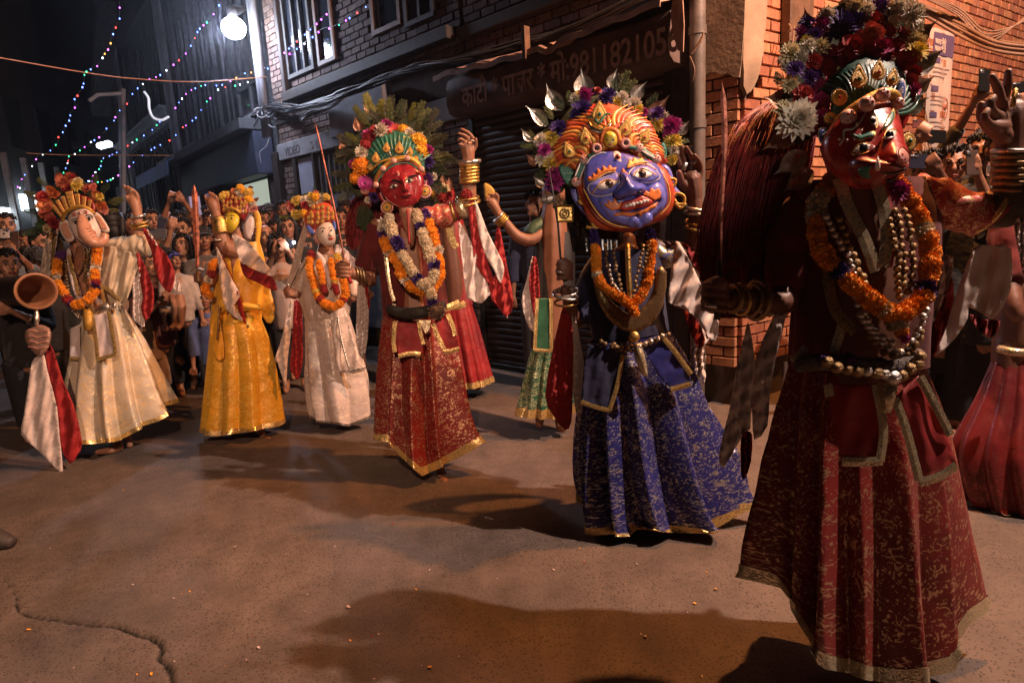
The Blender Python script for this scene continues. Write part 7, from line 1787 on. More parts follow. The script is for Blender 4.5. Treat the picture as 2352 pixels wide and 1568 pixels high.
mb = MB(); mb.torus(c0, .128, .009, ax, 40, 8); obj('rim', mb, mat('wood_rim', (.36, .16, .08), .4), hb)

# ================================================================== THE YELLOW DANCER
m_yel = brocade('yellow_brocade', (.72, .38, .02), (.80, .52, .09), scale=16, thr=.57, rough=.42, prough=.34, pmet=.2, wrinkle=.5)
m_yels = mat('yellow_satin', (.72, .38, .025), .42, var=.2, ns=6, bump=.5, bs=12, sheen=.2)
RY = thing('person', 'dancer in a bright yellow brocade robe and yellow mask turned to the left', 'person', G(560, 990), 'masked dancers performing in the street')
f = Fig(5.15, 392, 392, .4167, RY)
f.body('body', [
    [(360, 330, 0, 34), (380, 460, 0, 66), (380, 640, 0, 76), (370, 800, 0, 80)], [(350, 300, 0, 46), (350, 270, 0, 46)],
    [(390, 450, .05, 48), (300, 420, .12, 46), (280, 350, .14, 36), (262, 270, .15, 28), (250, 235, .15, 24)],
    [(250, 235, .15, 24), (240, 205, .15, 32), (232, 180, .15, 34)], [(212, 185, .15, 14), (198, 160, .16, 11), (190, 140, .17, 9)], [(225, 165, .15, 14), (222, 140, .17, 11), (215, 122, .18, 9)], [(240, 165, .15, 13), (240, 145, .17, 11), (232, 128, .18, 9)], [(255, 180, .15, 13), (256, 158, .17, 10), (250, 142, .18, 8)],
    [(330, 480, 0, 40), (250, 600, .02, 32), (190, 620, .06, 26), (165, 600, .08, 22)], *fist(152, 590, 28, .1, 0, -1),
    [(340, 800, 0, 40), (330, 1200, 0, 30), (330, 1440, 0, 20)], [(440, 800, 0, 40), (480, 1200, 0, 30), (500, 1450, 0, 20), (540, 1478, .06, 16)]], m_skin, .0085, sm=2)
f.tube('wrist_cuff', [(262, 262, .15, 36), (275, 300, .15, 42), (284, 345, .14, 44)], m_gold, n=16)
bangle(f, RY, 255, 256, 32, 6, m_silver, 15, .15, .35); bangle(f, RY, 258, 380, 20, 5, m_silver, 0, .2, .3)
hemY = lambda x: np.interp(x, [158, 260, 360, 430, 520, 600, 645], [1462, 1462, 1445, 1438, 1425, 1428, 1410])
f.skirt('skirt', [(228, 838, 500, 815), (212, 960, 548, 940), (192, 1130, 590, 1110), (160, 1400, 636, 1370)], m_yel, npl=11, amp=.36, dr=.7, hem=hemY, seed=19, trim=m_trim, trimh=.04, cups=1.3, nu=200)
f.skirt('jacket', [(320, 400, 490, 390), (270, 540, 520, 520), (240, 700, 505, 690), (225, 850, 502, 830)], m_yels, npl=9, amp=.12, dr=.6, nv=16, cups=2, seed=8)
f.tube('sash', [(236, 780, .12, 12), (300, 760, .17, 16), (400, 745, .18, 18), (500, 755, .12, 14)], m_yels, n=12)
f.patch('veil', [(452, 205), (485, 225), (502, 290), (490, 400), (500, 520), (545, 640), (576, 770), (552, 842), (505, 800), (480, 650), (462, 480), (470, 320)], m_yels, w=-.02, rip=folds(.06, .02), back=.004)
f.patch('coat_panel', [(222, 790), (262, 780), (285, 900), (294, 1030), (246, 1036), (218, 930)], m_yels, w=.2, rip=folds(.08, .01), back=.004)
f.tube('coat_cord', [(268, 740, .24, 5), (262, 850, .24, 5), (256, 930, .24, 5)], m_bronze, n=6)
base = dome(338, 285, 52, 66, .07, .11)
mask = f.patch('mask', [(300, 240), (330, 224), (362, 232), (380, 262), (374, 298), (352, 332), (328, 346), (310, 332), (300, 312), (292, 296), (298, 284), (294, 268)], mat('yellow_mask', (.66, .50, .03), .28, var=.15, ns=20, bump=.05, coat=.4), w=base, thick=.015, bevel=12, back=.04, step=4)
f.patch('nose', [(300, 262), (310, 268), (306, 288), (292, 292), (292, 280)], MATS['yellow_mask'], mask, w=up(base, .012), thick=.014, bevel=8)
for x, y in ((338, 262), (302, 262)):
    f.patch('eye', [(x - 12, y + 1), (x, y - 7), (x + 13, y - 3), (x, y + 5)], m_white, mask, w=up(base, .014), thick=.003, bevel=4); f.ell('pupil', x - 1, y - 1, base(x, y) + .02, 5, 5, 3, m_black, mask)
    f.line('brow_line', [(x - 14, y - 10), (x, y - 17), (x + 16, y - 12)], 2.2, up(base, .016), m_black, mask)
f.line('lip_line', [(298, 312), (308, 308), (318, 314)], 3.5, up(base, .016), m_redp, mask)
cw = dome(350, 220, 100, 90, .07, .06)
crown = f.patch('crown', [(276, 250), (272, 190), (300, 140), (350, 110), (400, 125), (430, 170), (428, 230), (404, 280), (380, 258), (350, 226), (310, 230)], m_rmaskd, w=cw, thick=.012, bevel=10, back=.05)
for i in range(26):
    x, y = 290 + (i % 6) * 24 + frnd.uniform(-6, 6), 150 + (i // 6) * 24 + frnd.uniform(-6, 6)
    if inpoly(x, y, [(276, 240), (272, 190), (300, 140), (350, 110), (400, 125), (430, 170), (420, 230), (380, 250), (350, 220), (310, 226)]): f.at('medallion', MED_R if i % 2 else MED_G, x, y, cw(x, y) + .02, 9, crown)
f.tube('brow_band', [(292, 226, .15, 8), (320, 208, .175, 8), (355, 212, .175, 8), (385, 235, .15, 8)], m_goldp, mask, n=8)
f.patch('hair_pad', [(400, 280), (430, 240), (458, 260), (462, 310), (440, 380), (410, 370), (398, 320)], m_pale, w=.02, thick=.04, bevel=20)
hd = f.patch('headdress', [(276, 180), (300, 130), (360, 95), (420, 115), (462, 180), (470, 220), (430, 200), (390, 140), (320, 150)], mat('leaf_base', (.03, .04, .012), .8), w=.02, back=.03)
flowers(f, hd, [('ypom', 295, 145, 24), ('ypom', 312, 135, 18), ('gold', 385, 96, 18), ('white', 385, 128, 22), ('gold', 402, 120, 22), ('ypom', 430, 122, 22), ('gold', 428, 160, 20), ('gold', 440, 165, 16), ('white', 452, 190, 24), ('pink', 458, 208, 20), ('cream', 370, 115, 20), ('orangerose', 350, 115, 18), ('white', 405, 145, 16)], .07)
for a in ((455, 170, 492, 145, 22), (425, 100, 462, 90, 26), (380, 100, 372, 72, 20)): leaf(f, hd, *a[:4], a[4], m_bleaf, w=.05)
def kY(t): return 'rpom' if .3 < t < .5 else 'white' if .5 < t < .62 else 'marigold'
garland(f, RY, [(262, 500, .12), (232, 520, .15), (222, 570, .17), (200, 620, .18), (192, 660, .18), (215, 685, .18)], kY, 22)
scarf(f, RY, [(250, 418), (280, 470), (310, 540), (345, 610), (384, 690), (350, 740), (385, 800), (398, 828), (340, 800), (300, 750), (284, 690), (268, 560)], m_wcloth, w=.24)
scarf(f, RY, [(288, 470), (320, 550), (352, 620), (384, 695), (400, 760), (418, 842), (398, 828), (370, 760), (350, 700)], m_rcloth, w=.225)
scarf(f, RY, [(338, 352), (380, 365), (440, 402), (500, 482), (572, 576), (520, 570), (470, 548), (420, 520), (380, 496)], m_wcloth, w=.24, ang=30)
scarf(f, RY, [(382, 495), (430, 530), (490, 558), (560, 588), (588, 658), (540, 650), (490, 622), (420, 592), (396, 560)], m_rcloth, w=.22, ang=30)
sw = thing('dagger', 'broad red and white stained ritual blade held beside the yellow dancer', 'dagger', f.p(152, 590, .12))
f2 = Fig(5.15, 392, 392, .4167, sw)
mb = MB(); g = []
for x, y, hw in ((148, 545, 9), (146, 460, 12), (142, 340, 17), (136, 200, 17), (131, 125, 16), (129, 100, 10), (128, 78, 2)):
    g.append([f2.p(x - hw, y, .12), f2.p(x, y, .13), f2.p(x + hw, y, .12), f2.p(x, y, .11)])
mb.loft(g, True, (True, True)); obj('blade', mb, mat('vermilion_blade', (.42, .12, .06), .5, metal=.2, var=.7, ns=30), sw, False)
f2.tube('guard', [(112, 552, .12, 5), (148, 540, .13, 7), (186, 548, .12, 5)], m_silver, n=8); f2.tube('grip', [(150, 550, .12, 8), (154, 620, .12, 8)], m_bronze, n=8)
f2.ell('pommel', 142, 290, .13, 30, 34, 20, mat('vermilion_knob', (.38, .16, .10), .6)) if 0 else None

# ================================================================== THE WHITE-MASKED DANCER
m_wsat = brocade('white_brocade', (.60, .50, .46), (.70, .60, .50), scale=11, thr=.585, rough=.4, prough=.34, pmet=.1, wrinkle=.5)
m_wsatj = mat('white_satin', (.56, .44, .36), .38, var=.12, ns=6, bump=.5, bs=12, sheen=.2)
RW = thing('person', 'dancer in a white face mask with bushy flower crown and white satin robe', 'person', G(770, 965), 'masked dancers performing in the street')
f = Fig(5.2, 392, 392, .4167, RW)
f.body('body', [
    [(850, 400, 0, 34), (860, 520, 0, 66), (860, 660, 0, 72), (860, 800, 0, 74)], [(860, 370, 0, 46), (860, 350, 0, 46)],
    [(780, 500, 0, 36), (720, 600, .04, 34), (690, 680, .1, 26), (668, 680, .12, 22)], *fist(650, 672, 30, .14, 20, -1),
    [(960, 500, 0, 36), (1010, 620, 0, 32), (1000, 700, .05, 28)],
    [(830, 820, 0, 40), (830, 1200, 0, 28), (830, 1380, 0, 20)], [(930, 820, 0, 40), (960, 1200, 0, 28), (970, 1390, 0, 20)]], m_skin, .0085, sm=2)
hemW = lambda x: np.interp(x, [770, 860, 940, 985, 1095, 1110], [1392, 1388, 1398, 1412, 1382, 1340])
f.skirt('skirt', [(738, 830, 985, 790), (738, 990, 1040, 960), (742, 1180, 1098, 1150), (770, 1340, 1105, 1320)], m_wsat, npl=9, amp=.46, dr=.7, hem=hemW, seed=23, trim=m_silver, trimh=.02, cups=1.3, nu=190)
f.skirt('jacket', [(780, 460, 980, 460), (720, 600, 1010, 600), (700, 700, 1000, 700), (745, 850, 980, 800)], m_wsatj, npl=9, amp=.12, dr=.55, nv=16, cups=2, seed=2)
puff(f, RW, [(790, 500, 0, 46), (735, 600, .04, 48), (700, 670, .08, 36)], m_wsatj); puff(f, RW, [(960, 500, 0, 46), (1010, 600, 0, 48), (1010, 700, .03, 44)], m_wsatj)
f.patch('coat_panel', [(880, 790), (960, 760), (1000, 900), (1050, 1060), (1080, 1100), (930, 1110), (900, 960)], m_wsat, w=.22, rip=folds(.05, .02), back=.004)
border(f, RW, [(920, 800), (935, 900), (960, 1010), (985, 1090)], 8, m_silver, .245); border(f, RW, [(925, 1108), (1000, 1098), (1078, 1085)], 8, m_silver, .235)
f.patch('lapel', [(800, 450), (840, 470), (880, 560), (885, 640), (870, 640), (840, 560)], m_pale, w=.17, thick=.01, bevel=8)
scarf(f, RW, [(742, 280), (760, 300), (735, 420), (700, 560), (660, 640), (638, 622), (664, 540), (700, 400)], m_wsatj, w=-.02, name='veil')
scarf(f, RW, [(905, 410), (950, 420), (1000, 470), (1040, 520), (1000, 560), (940, 520), (905, 470)], m_pale, w=.12, name='veil')
base = addf(dome(858, 350, 58, 72, .08, .12), hillf(888, 350, 12, 28, .015, -.2))
mask = f.patch('mask', [(796, 352), (806, 318), (832, 292), (866, 284), (892, 292), (904, 322), (908, 352), (910, 380), (902, 404), (882, 424), (852, 416), (820, 392)], mat('ivory_enamel', (.70, .58, .50), .32, var=.08, ns=20, bump=.04, coat=.3), w=base, thick=.012, bevel=12, back=.04, step=4)
for x, y in ((838, 332), (884, 328)):
    f.patch('eye', [(x - 13, y + 3), (x - 2, y - 6), (x + 11, y - 2), (x, y + 5)], m_white, mask, w=up(base, .011), thick=.003, bevel=4); f.ell('pupil', x + 1, y, base(x, y) + .018, 5, 5, 3, m_black, mask)
    f.line('brow_line', [(x - 16, y - 8), (x - 2, y - 17), (x + 14, y - 13)], 2, up(base, .014), m_black, mask)
f.patch('nose', [(872, 340), (882, 345), (892, 356), (884, 362), (870, 358)], MATS['ivory_enamel'], mask, w=up(base, .008), thick=.014, bevel=8)
f.patch('lips', [(866, 375), (880, 368), (897, 370), (892, 380), (876, 382)], m_redp, mask, w=up(base, .012), thick=.006, bevel=5)
f.patch('side_band', [(782, 330), (798, 325), (806, 370), (826, 400), (812, 408), (790, 380)], m_pinkp, mask, w=.12, thick=.02, bevel=8)
cw = dome(825, 250, 100, 95, .07, .08)
crown = f.patch('crown', [(742, 300), (738, 250), (770, 205), (820, 180), (870, 180), (902, 225), (908, 300), (892, 290), (850, 282), (812, 308), (790, 340), (762, 330)], m_or2, w=cw, thick=.012, bevel=10, back=.05)
for i in range(24):
    x, y = 755 + (i % 6) * 27 + frnd.uniform(-7, 7), 205 + (i // 6) * 27 + frnd.uniform(-6, 6)
    if inpoly(x, y, [(745, 290), (742, 250), (775, 208), (820, 185), (868, 185), (898, 225), (900, 280), (850, 275), (805, 300)]): f.at('medallion', MED_R if i % 3 else MED_G, x, y, cw(x, y) + .02, 10, crown)
for poly in ([(748, 300), (772, 310), (795, 345), (775, 352), (755, 330)], [(895, 270), (910, 290), (912, 325), (898, 330), (892, 300)]): part('ear_fan', poly, m_bluee, .16, .012, 6, parent=crown)
hd = f.patch('headdress', [(640, 230), (640, 180), (700, 140), (790, 115), (870, 135), (910, 220), (880, 250), (850, 200), (790, 210), (740, 260), (690, 260)], mat('leaf_base', (.03, .04, .012), .8), w=.02, back=.03)
flowers(f, hd, [('pink', 655, 190, 24), ('crimson', 668, 196, 16), ('yellow', 690, 168, 24), ('ypom', 705, 160, 18), ('white', 728, 162, 20), ('yellow', 688, 242, 24), ('yellow', 712, 238, 20), ('gold', 742, 236, 22), ('white', 762, 160, 26), ('yellow', 776, 140, 20), ('salmon', 800, 130, 18), ('gold', 805, 150, 22), ('white', 832, 158, 26), ('ypom', 858, 148, 18), ('crimson', 862, 180, 24), ('crimson', 848, 198, 18), ('white', 880, 222, 26), ('cream', 892, 240, 18), ('crimson', 740, 190, 24), ('crimson', 755, 205, 16), ('white', 795, 195, 26), ('cream', 775, 180, 20), ('pink', 660, 210, 18), ('white', 820, 185, 20)], .08)
sprigs(f, hd, [(2, 660, 255, -100, 60), (1, 790, 120, 0, 50), (0, 645, 260, -80, 50)], .03)
def kW(t): return 'rpom' if t < .04 or .38 < t < .41 or .6 < t < .63 else 'ypom' if .3 < t < .33 or t > .95 else 'marigold'
garland(f, RW, [(780, 455, .13), (768, 500, .15), (772, 560, .17), (790, 620, .18), (812, 690, .2), (850, 735, .21), (900, 750, .215), (945, 720, .21), (962, 670, .2), (952, 600, .18), (935, 530, .16), (915, 460, .13)], kW, 22)
garland(f, RW, [(815, 500, .17), (828, 560, .19), (838, 620, .2), (845, 670, .21)], lambda t: 'rpom' if t > .75 else 'marigold', 18)
garland(f, RW, [(885, 490, .17), (890, 550, .19), (905, 620, .2), (915, 670, .21)], lambda t: 'rpom' if t > .75 else 'ypom' if t > .6 else 'marigold', 17)
strand(f, RW, [(860, 760, .21), (900, 775, .215), (940, 755, .21)], 6, BELLS)
scarf(f, RW, [(660, 720), (672, 725), (664, 820), (662, 900), (645, 1040), (637, 1188), (618, 1150), (590, 1060), (572, 1040), (600, 960), (622, 880)], m_wcloth, w=.14)
scarf(f, RW, [(680, 720), (712, 728), (726, 800), (730, 900), (728, 1060), (702, 1150), (675, 1120), (658, 1080), (672, 900)], m_rcloth, w=.12)
sw = thing('rod', 'thin dark rod slanting up from the fist of the white-masked dancer', 'rod', f.p(650, 672, .15))
f2 = Fig(5.2, 392, 392, .4167, sw); f2.tube('shaft', [(638, 690, .16, 3), (680, 600, .17, 3), (735, 480, .17, 2.6), (770, 390, .16, 1.6)], m_blk, n=6); f2.ell('knob', 648, 632, .17, 8, 8, 8, m_silver)

# ================================================================== far-right dancer in red
RR = thing('person', 'dancer in dark red robe cut off by the right edge of the photo', 'person', G(2330, 1180), 'masked dancers performing in the street')
f = Fig(3.3, 1568, 457.3, .7082, RR)
f.body('body', [[(1150, -60, 0, 34), (1152, -105, .02, 52), (1152, -140, .02, 50)], [(1070, 10, 0, 38), (1045, 190, .02, 34), (1070, 330, .12, 28), (1085, 375, .14, 26)], [(1190, 10, 0, 38), (1225, 190, .02, 34), (1220, 350, .08, 28), (1215, 400, .1, 26)], [(1110, -30, 0, 40), (1110, 100, 0, 80), (1100, 480, 0, 80)], [(1060, 480, 0, 50), (1030, 1040, 0, 30)], [(1130, 480, 0, 50), (1140, 1060, 0, 30), (1130, 1080, .1, 24)]], m_skind, .014)
f.skirt('skirt', [(1028, 480, 1190, 480), (960, 650, 1240, 650), (880, 830, 1290, 830), (925, 1040, 1330, 1050)], brocade('deep_red_cloth', (.15, .007, .009), (.25, .05, .04), scale=20, thr=.62), npl=12, amp=.2, dr=.6, seed=31, trim=m_strim, trimh=.04, nu=180)
f.skirt('jacket', [(1050, 0, 1190, 0), (1040, 200, 1200, 200), (1028, 490, 1195, 490)], m_rvel, npl=9, amp=.08, dr=.5, nv=14)
puff(f, RR, [(1075, 10, 0, 46), (1048, 150, .02, 46), (1058, 270, .08, 40)], m_rvel); puff(f, RR, [(1188, 10, 0, 46), (1225, 160, .02, 46), (1222, 300, .06, 40)], m_rvel)
f.ell('hair', 1155, -128, -.03, 64, 62, 58, mat('black_hair', (.012, .010, .010), .55, var=.4, ns=40, bump=.4, bs=150))
f.ell('mask', 1150, -108, .10, 46, 58, 30, m_rmaskd)
f.tube('waistband', [(1025, 485, .16, 12), (1070, 495, .22, 13), (1130, 500, .24, 13)], m_strim, n=10)

# ================================================================== onlookers
m_hair = mat('black_hair', (.012, .010, .010), .55, var=.4, ns=40, bump=.4, bs=150)
m_eyew = mat('eye_white', (.5, .45, .42), .3, var=.05, bump=0); m_lip = mat('lip', (.26, .07, .06), .5, bump=0)
m_trou = mat('dark_trousers', (.018, .018, .022), .85, var=.3, bump=.3, bs=20)
m_phone = mat('phone_black', (.006, .006, .007), .85, var=.1, bump=0, spec=.04)
CRW = random.Random(77)
def phone(x, y, d, w_, h_, ang, label, m_=None, lens=True, tilt=0.):
    t = thing('phone', label, 'phone', P(x, y, d), 'phones held up by onlookers')
    M = frame(P(x, y, d), RXv, VZv, UYv) @ Matrix.Rotation(-rad(ang), 4, 'Y') @ Matrix.Rotation(rad(tilt), 4, 'Z')
    mb = MB(); mb.box(M, w_, .009, h_, .003); obj('case', mb, m_ or m_phone, t, False)
    if lens:
        mb = MB(); mb.box(M @ Matrix.Translation((-w_ * .28, .0062, h_ * .36)), w_ * .34, .003, h_ * .18, .001); obj('camera_block', mb, mat('phone_grey', (.05, .05, .055), .3, bump=0), t)
    return t
def person(label, hx, hy, d, shirt, yaw=0, pitch=0, hair='short', skin=None, arms=(), build=1.0, low=True, child=False, group='onlookers behind the dancers', hat=None, glasses=False, sc=1.0, trou=None):
    skin = skin or CRW.choice([m_skin, m_skinl, m_skin])
    Hc = P(hx, hy, d)
    Y0 = (CAM - Hc); Y0.z = 0; Y0.normalize(); X0 = Vector((Y0.y, -Y0.x, 0)) * -1
    if X0.dot(RXv) < 0: X0 = -X0
    Z0 = Vector((0, 0, 1)); sc = sc * 1.06
    root = thing('person', label, 'person', Vector((Hc.x, Hc.y, 0)), group)
    def b(x, y, z): return Hc + (X0 * x + Y0 * y + Z0 * z) * sc
    cy_, sy_ = math.cos(rad(yaw)), math.sin(rad(yaw)); cp, sp = math.cos(rad(pitch)), math.sin(rad(pitch))
    def h(x, y, z):
        y2, z2 = y * cp - z * sp, y * sp + z * cp
        return b(x * cy_ + y2 * sy_, -x * sy_ + y2 * cy_, z2)
    HM = Matrix([h(1, 0, 0) - Hc, h(0, 1, 0) - Hc, h(0, 0, 1) - Hc]).transposed(); s1 = 1
    mb = MB()
    mb.ball(h(0, -.012, .03), .073, .092, .085, M=HM, nu=16, nv=12); mb.ball(h(0, .012, -.035), .058, .066, .078, M=HM, nu=14, nv=10)
    mb.ball(h(0, .045, -.085), .028, .024, .022, M=HM, nu=10, nv=8); mb.tube([h(0, .082, .02), h(0, .098, -.018), h(0, .092, -.028)], [.010, .017, .013], 8)
    for sx in (-1, 1):
        mb.ball(h(.074 * sx, -.01, -.005), .010, .018, .030, M=HM, nu=8, nv=6); mb.ball(h(.036 * sx, .058, -.022), .022, .018, .02, M=HM, nu=8, nv=6)
        mb.tube([h(.012 * sx, .086, .034), h(.045 * sx, .076, .036)], [.010, .008], 6)
    k = build; zf = -Hc.z / sc
    ht = min(-zf, 1.62)
    def seg(pts): 
        q = spline([(*p_,) for p_ in pts], 3)
        mb.tube([b(a[0], a[1], a[2]) for a in q], [a[3] * sc for a in q], 10)
        mb.ball(b(*q[0][:3]), q[0][3] * .98 * sc, nu=8, nv=6); mb.ball(b(*q[-1][:3]), q[-1][3] * .98 * sc, nu=8, nv=6)
    seg([(0, -.02, -.05, .05), (0, -.03, -.15, .05), (0, -.03, -.26, .09 * k)])
    seg([(-.15 * k, -.03, -.26, .05), (0, -.03, -.25, .075), (.15 * k, -.03, -.26, .05)])
    seg([(0, -.03, -.28, .11 * k), (0, -.02, -.5, .12 * k), (0, -.02, -.8, .12 * k)])
    cl = MB(); tr = MB()
    def cseg(m2, pts, gr):
        q = spline([(*p_,) for p_ in pts], 4); m2.tube([b(a[0], a[1], a[2]) for a in q], [(a[3] + gr) * sc for a in q], 12)
        m2.ball(b(*q[0][:3]), (q[0][3] + gr) * .97 * sc, nu=10, nv=7)
    cseg(cl, [(0, -.03, -.22, .07 * k), (0, -.03, -.36, .12 * k), (0, -.02, -.5, .13 * k), (0, -.02, -.82, .135 * k)], .016)
    cseg(cl, [(-.16 * k, -.03, -.265, .05), (0, -.03, -.25, .06), (.16 * k, -.03, -.265, .05)], .018)
    for sx in (-1, 1):
        leg = [(.075 * sx, -.02, -.8, .085 * k), (.09 * sx, 0, -.8 + (zf + .8) * .5, .06 * k), (.09 * sx, -.01, zf + .10, .042), ]
        if low:
            seg(leg); seg([(.09 * sx, -.01, zf + .06, .038), (.095 * sx, .06, zf + .035, .034), (.10 * sx, .15, zf + .03, .028)])
            cseg(tr, [leg[0], leg[1], (.09 * sx, -.01, zf + .12, .045)], .018)
    armd = {a[0]: a for a in arms}
    for sx in (-1, 1):
        sh = Vector((.17 * k * sx, -.03, -.27))
        if sx in armd:
            _, ax_, ay_, dz, grip = armd[sx][:5]
            T = P(ax_, ay_, d - dz) - Hc; T = Vector((T.dot(X0), T.dot(Y0), T.z)) / sc
        else: T = Vector((.23 * k * sx, .05, -.80)); grip = None
        u = T - sh; L_ = u.length; ml = .56
        if L_ > ml: T = sh + u * (ml / L_) if 0 else T
        drop = math.sqrt(max(.0, .28 ** 2 - (L_ / 2) ** 2)) if L_ < .56 else .02
        el = (sh + T) / 2 + Vector((.10 * sx, -.02, -drop)) * (1 if sx in armd else .2)
        seg([(*sh, .05), (*((sh + el) / 2), .045), (*el, .038), (*((el + T) / 2), .034), (*T, .024)])
        cseg(cl, [(*sh, .052), (*((sh + el) / 2), .047), (*el, .042), (*(el.lerp(T, .55)), .035)], .016)
        # hand with five fingers
        dirn = (T - el).normalized(); side = Vector((0, 1, 0)).cross(dirn); side = side.normalized() if side.length > .01 else Vector((1, 0, 0)); fw = dirn.cross(side)
        pc = T + dirn * .05
        seg([(*T, .024), (*pc, .030)])
        seg([(*(pc - side * .02), .018), (*(pc + side * .02), .018)])
        for i_ in range(4):
            o_ = side * (-.030 + .020 * i_); c1 = .035 if sx in armd else .02
            a1 = pc + o_ + dirn * .03; a2 = a1 + dirn * .028 + fw * c1 * .5 * (-1); a3 = a2 + dirn * .012 + fw * c1 * (-1)
            seg([(*(pc + o_ * .8), .010), (*a1, .0095), (*a2, .0085), (*a3, .0075)])
        seg([(*(pc - side * .025 * sx - dirn * .02), .013), (*(pc - side * .05 * sx + dirn * .01), .010), (*(pc - side * .055 * sx + dirn * .04), .0085)])
    bd = obj('body', mb, skin, root); remesh(bd, .0085 * sc, 2)
    so = obj('top', cl, shirt, root); remesh(so, .018, 4)
    if low: to = obj('trousers', tr, trou or m_trou, root); remesh(to, .022, 3)
    # face pieces
    for sx in (-1, 1):
        mb = MB(); mb.ball(h(.031 * sx, .079, .016), .0145, .008, .0075, M=HM, nu=10, nv=6); ey = obj('eye', mb, m_eyew, root)
        mb = MB(); mb.ball(h(.031 * sx, .0855, .016), .0075, .004, .0072, M=HM, nu=8, nv=6); obj('iris', mb, m_black, ey)
        mb = MB(); mb.tube([h(.012 * sx, .092, .036), h(.032 * sx, .092, .044), h(.052 * sx, .08, .037)], [.004, .0055, .003], 6); obj('eyebrow', mb, m_hair, root)
        mb = MB(); mb.tube([h(.015 * sx, .086, .022), h(.031 * sx, .091, .026), h(.047 * sx, .082, .020)], .0028, 5); obj('eyelash', mb, m_hair, root)
    mb = MB(); mb.tube([h(-.024, .078, -.055), h(0, .089, -.050), h(.024, .078, -.055)], [.003, .007, .003], 6); mb.tube([h(-.02, .077, -.060), h(0, .086, -.063), h(.02, .077, -.060)], [.003, .007, .003], 6); obj('lips', mb, m_lip, root)
    if glasses:
        mb = MB()
        for sx in (-1, 1): mb.torus(h(.034 * sx, .102, .012), .026 * sc, .0025, h(0, 1, 0) - Hc, 16, 5)
        mb.tube([h(-.01, .104, .016), h(.01, .104, .016)], .0025, 5); mb.tube([h(.06, .1, .014), h(.078, 0, .01)], .002, 5); mb.tube([h(-.06, .1, .014), h(-.078, 0, .01)], .002, 5)
        obj('glasses', mb, m_silver, root)
    # hair
    if hair != 'bald':
        mb = MB(); r_ = CRW
        mb.ball(h(0, -.028, .042), .083, .092, .085, M=HM, nu=14, nv=10)
        mb.ball(h(0, -.045, -.005), .076, .068, .075, M=HM, nu=12, nv=8)
        for i in range(46):
            a = i * 2.39996; t = i / 46; x_, y_, z_ = .078 * math.sqrt(t) * math.cos(a), -.02 + .088 * math.sqrt(t) * math.sin(a), .06 + .065 * math.sqrt(max(0, 1 - t))
            if y_ > .055 and z_ < .07: continue
            q_ = .03 if hair == 'short' else .04
            mb.tube([h(x_, y_, z_ - .01), h(x_ * 1.1 + r_.uniform(-.01, .01), y_ + r_.uniform(-.005, .02), z_ + .012), h(x_ * 1.1 + r_.uniform(-.012, .012), y_ + r_.uniform(-.005, .012), z_ - .012 - .012 * t)], [.014, .012, .006], 5)
        if hair == 'long':
            for sx in (-1, 1): mb.tube([h(.055 * sx, .02, .09), h(.085 * sx, .0, .02), h(.085 * sx, -.02, -.07), h(.07 * sx, -.03, -.18)], [.03, .03, .032, .02], 8)
            mb.ball(h(0, -.06, -.08), .075, .045, .1, M=HM, nu=10, nv=8)
        obj('hair', mb, m_hair, root)
    else:
        mb = MB(); mb.ball(h(0, -.035, .015), .0765, .080, .075, M=HM, nu=14, nv=10); obj('hair', mb, m_hair, root)
    if hat is not None:
        mb = MB(); mb.ball(h(0, -.018, .062), .088, .10, .075, M=HM, nu=14, nv=9); mb.ball(h(0, .085, .055), .06, .06, .010, M=HM, nu=12, nv=6); obj('cap', mb, hat, root)
    return root
def cm(n, c, **k): return mat('cloth_' + n, c, .85, var=.3, ns=10, bump=.4, bs=22, sheen=.2, **k)
c_grey, c_navy, c_black, c_mar, c_blue, c_olive = cm('grey', (.085, .075, .07)), cm('navy', (.02, .025, .06)), cm('black', (.014, .013, .014)), cm('maroon', (.13, .035, .022)), cm('blue', (.06, .09, .22)), cm('olive', (.06, .055, .035))
c_flor = brocade('floral_blouse', (.40, .30, .26), (.06, .04, .04), scale=26, thr=.58, pmet=0, rough=.8, prough=.8); c_white = cm('white', (.42, .36, .33))
PP = person
PP('man in a pale cap holding a brown phone at the far left edge', 10, 562, 5.6, cm('bluegrey', (.12, .14, .17)), 15, 0, 'short', m_skinl, [(1, 40, 585, .25, 'p')], hat=cm('cap_grey', (.25, .23, .22)))
phone(34, 552, 5.3, .078, .15, 4, 'brown phone held by the man in the pale cap', mat('phone_brown', (.12, .08, .075), .4, bump=0))
PP('man half hidden behind the pale cap at the left edge', 14, 520, 6.3, c_black, 10)
PP('dark-haired man peering past the crown of the elephant mask', 94, 556, 6.2, c_black, 35, -10, 'short', m_skinl)
PP('person in a dark hat below the crown of the elephant mask', 84, 602, 5.9, c_black, 30, -20, 'short', m_skin, hat=c_black)
PP('person in black beside the mouth of the long horn', 60, 560, 6.5, c_black, 0)
PP('bystander in black at the left edge under the long horn', 20, 610, 5.2, c_black, 10, arms=[(1, 30, 716, .2, 'x')])
PP('black-haired onlooker turned away behind the elephant dancer', 262, 512, 6.6, c_black, 150, 0, 'long')
PP('onlooker with bushy hair between the elephant dancer and raised arm', 298, 520, 7.2, c_black, 40, 0)
PP('young man with neat black hair left of the raised phone arms', 349, 508, 7.2, c_grey, 15, 0, 'short', m_skinl)
PP('person raising a small phone in both hands above the crowd', 411, 512, 7.4, c_navy, 0, 0, 'short', m_skin, [(-1, 388, 466, .25, 'p'), (1, 424, 466, .25, 'p')])
phone(405, 457, 7.1, .15, .08, 0, 'small phone held high in both hands', mat('phone_brown', (.12, .08, .075), .4, bump=0))
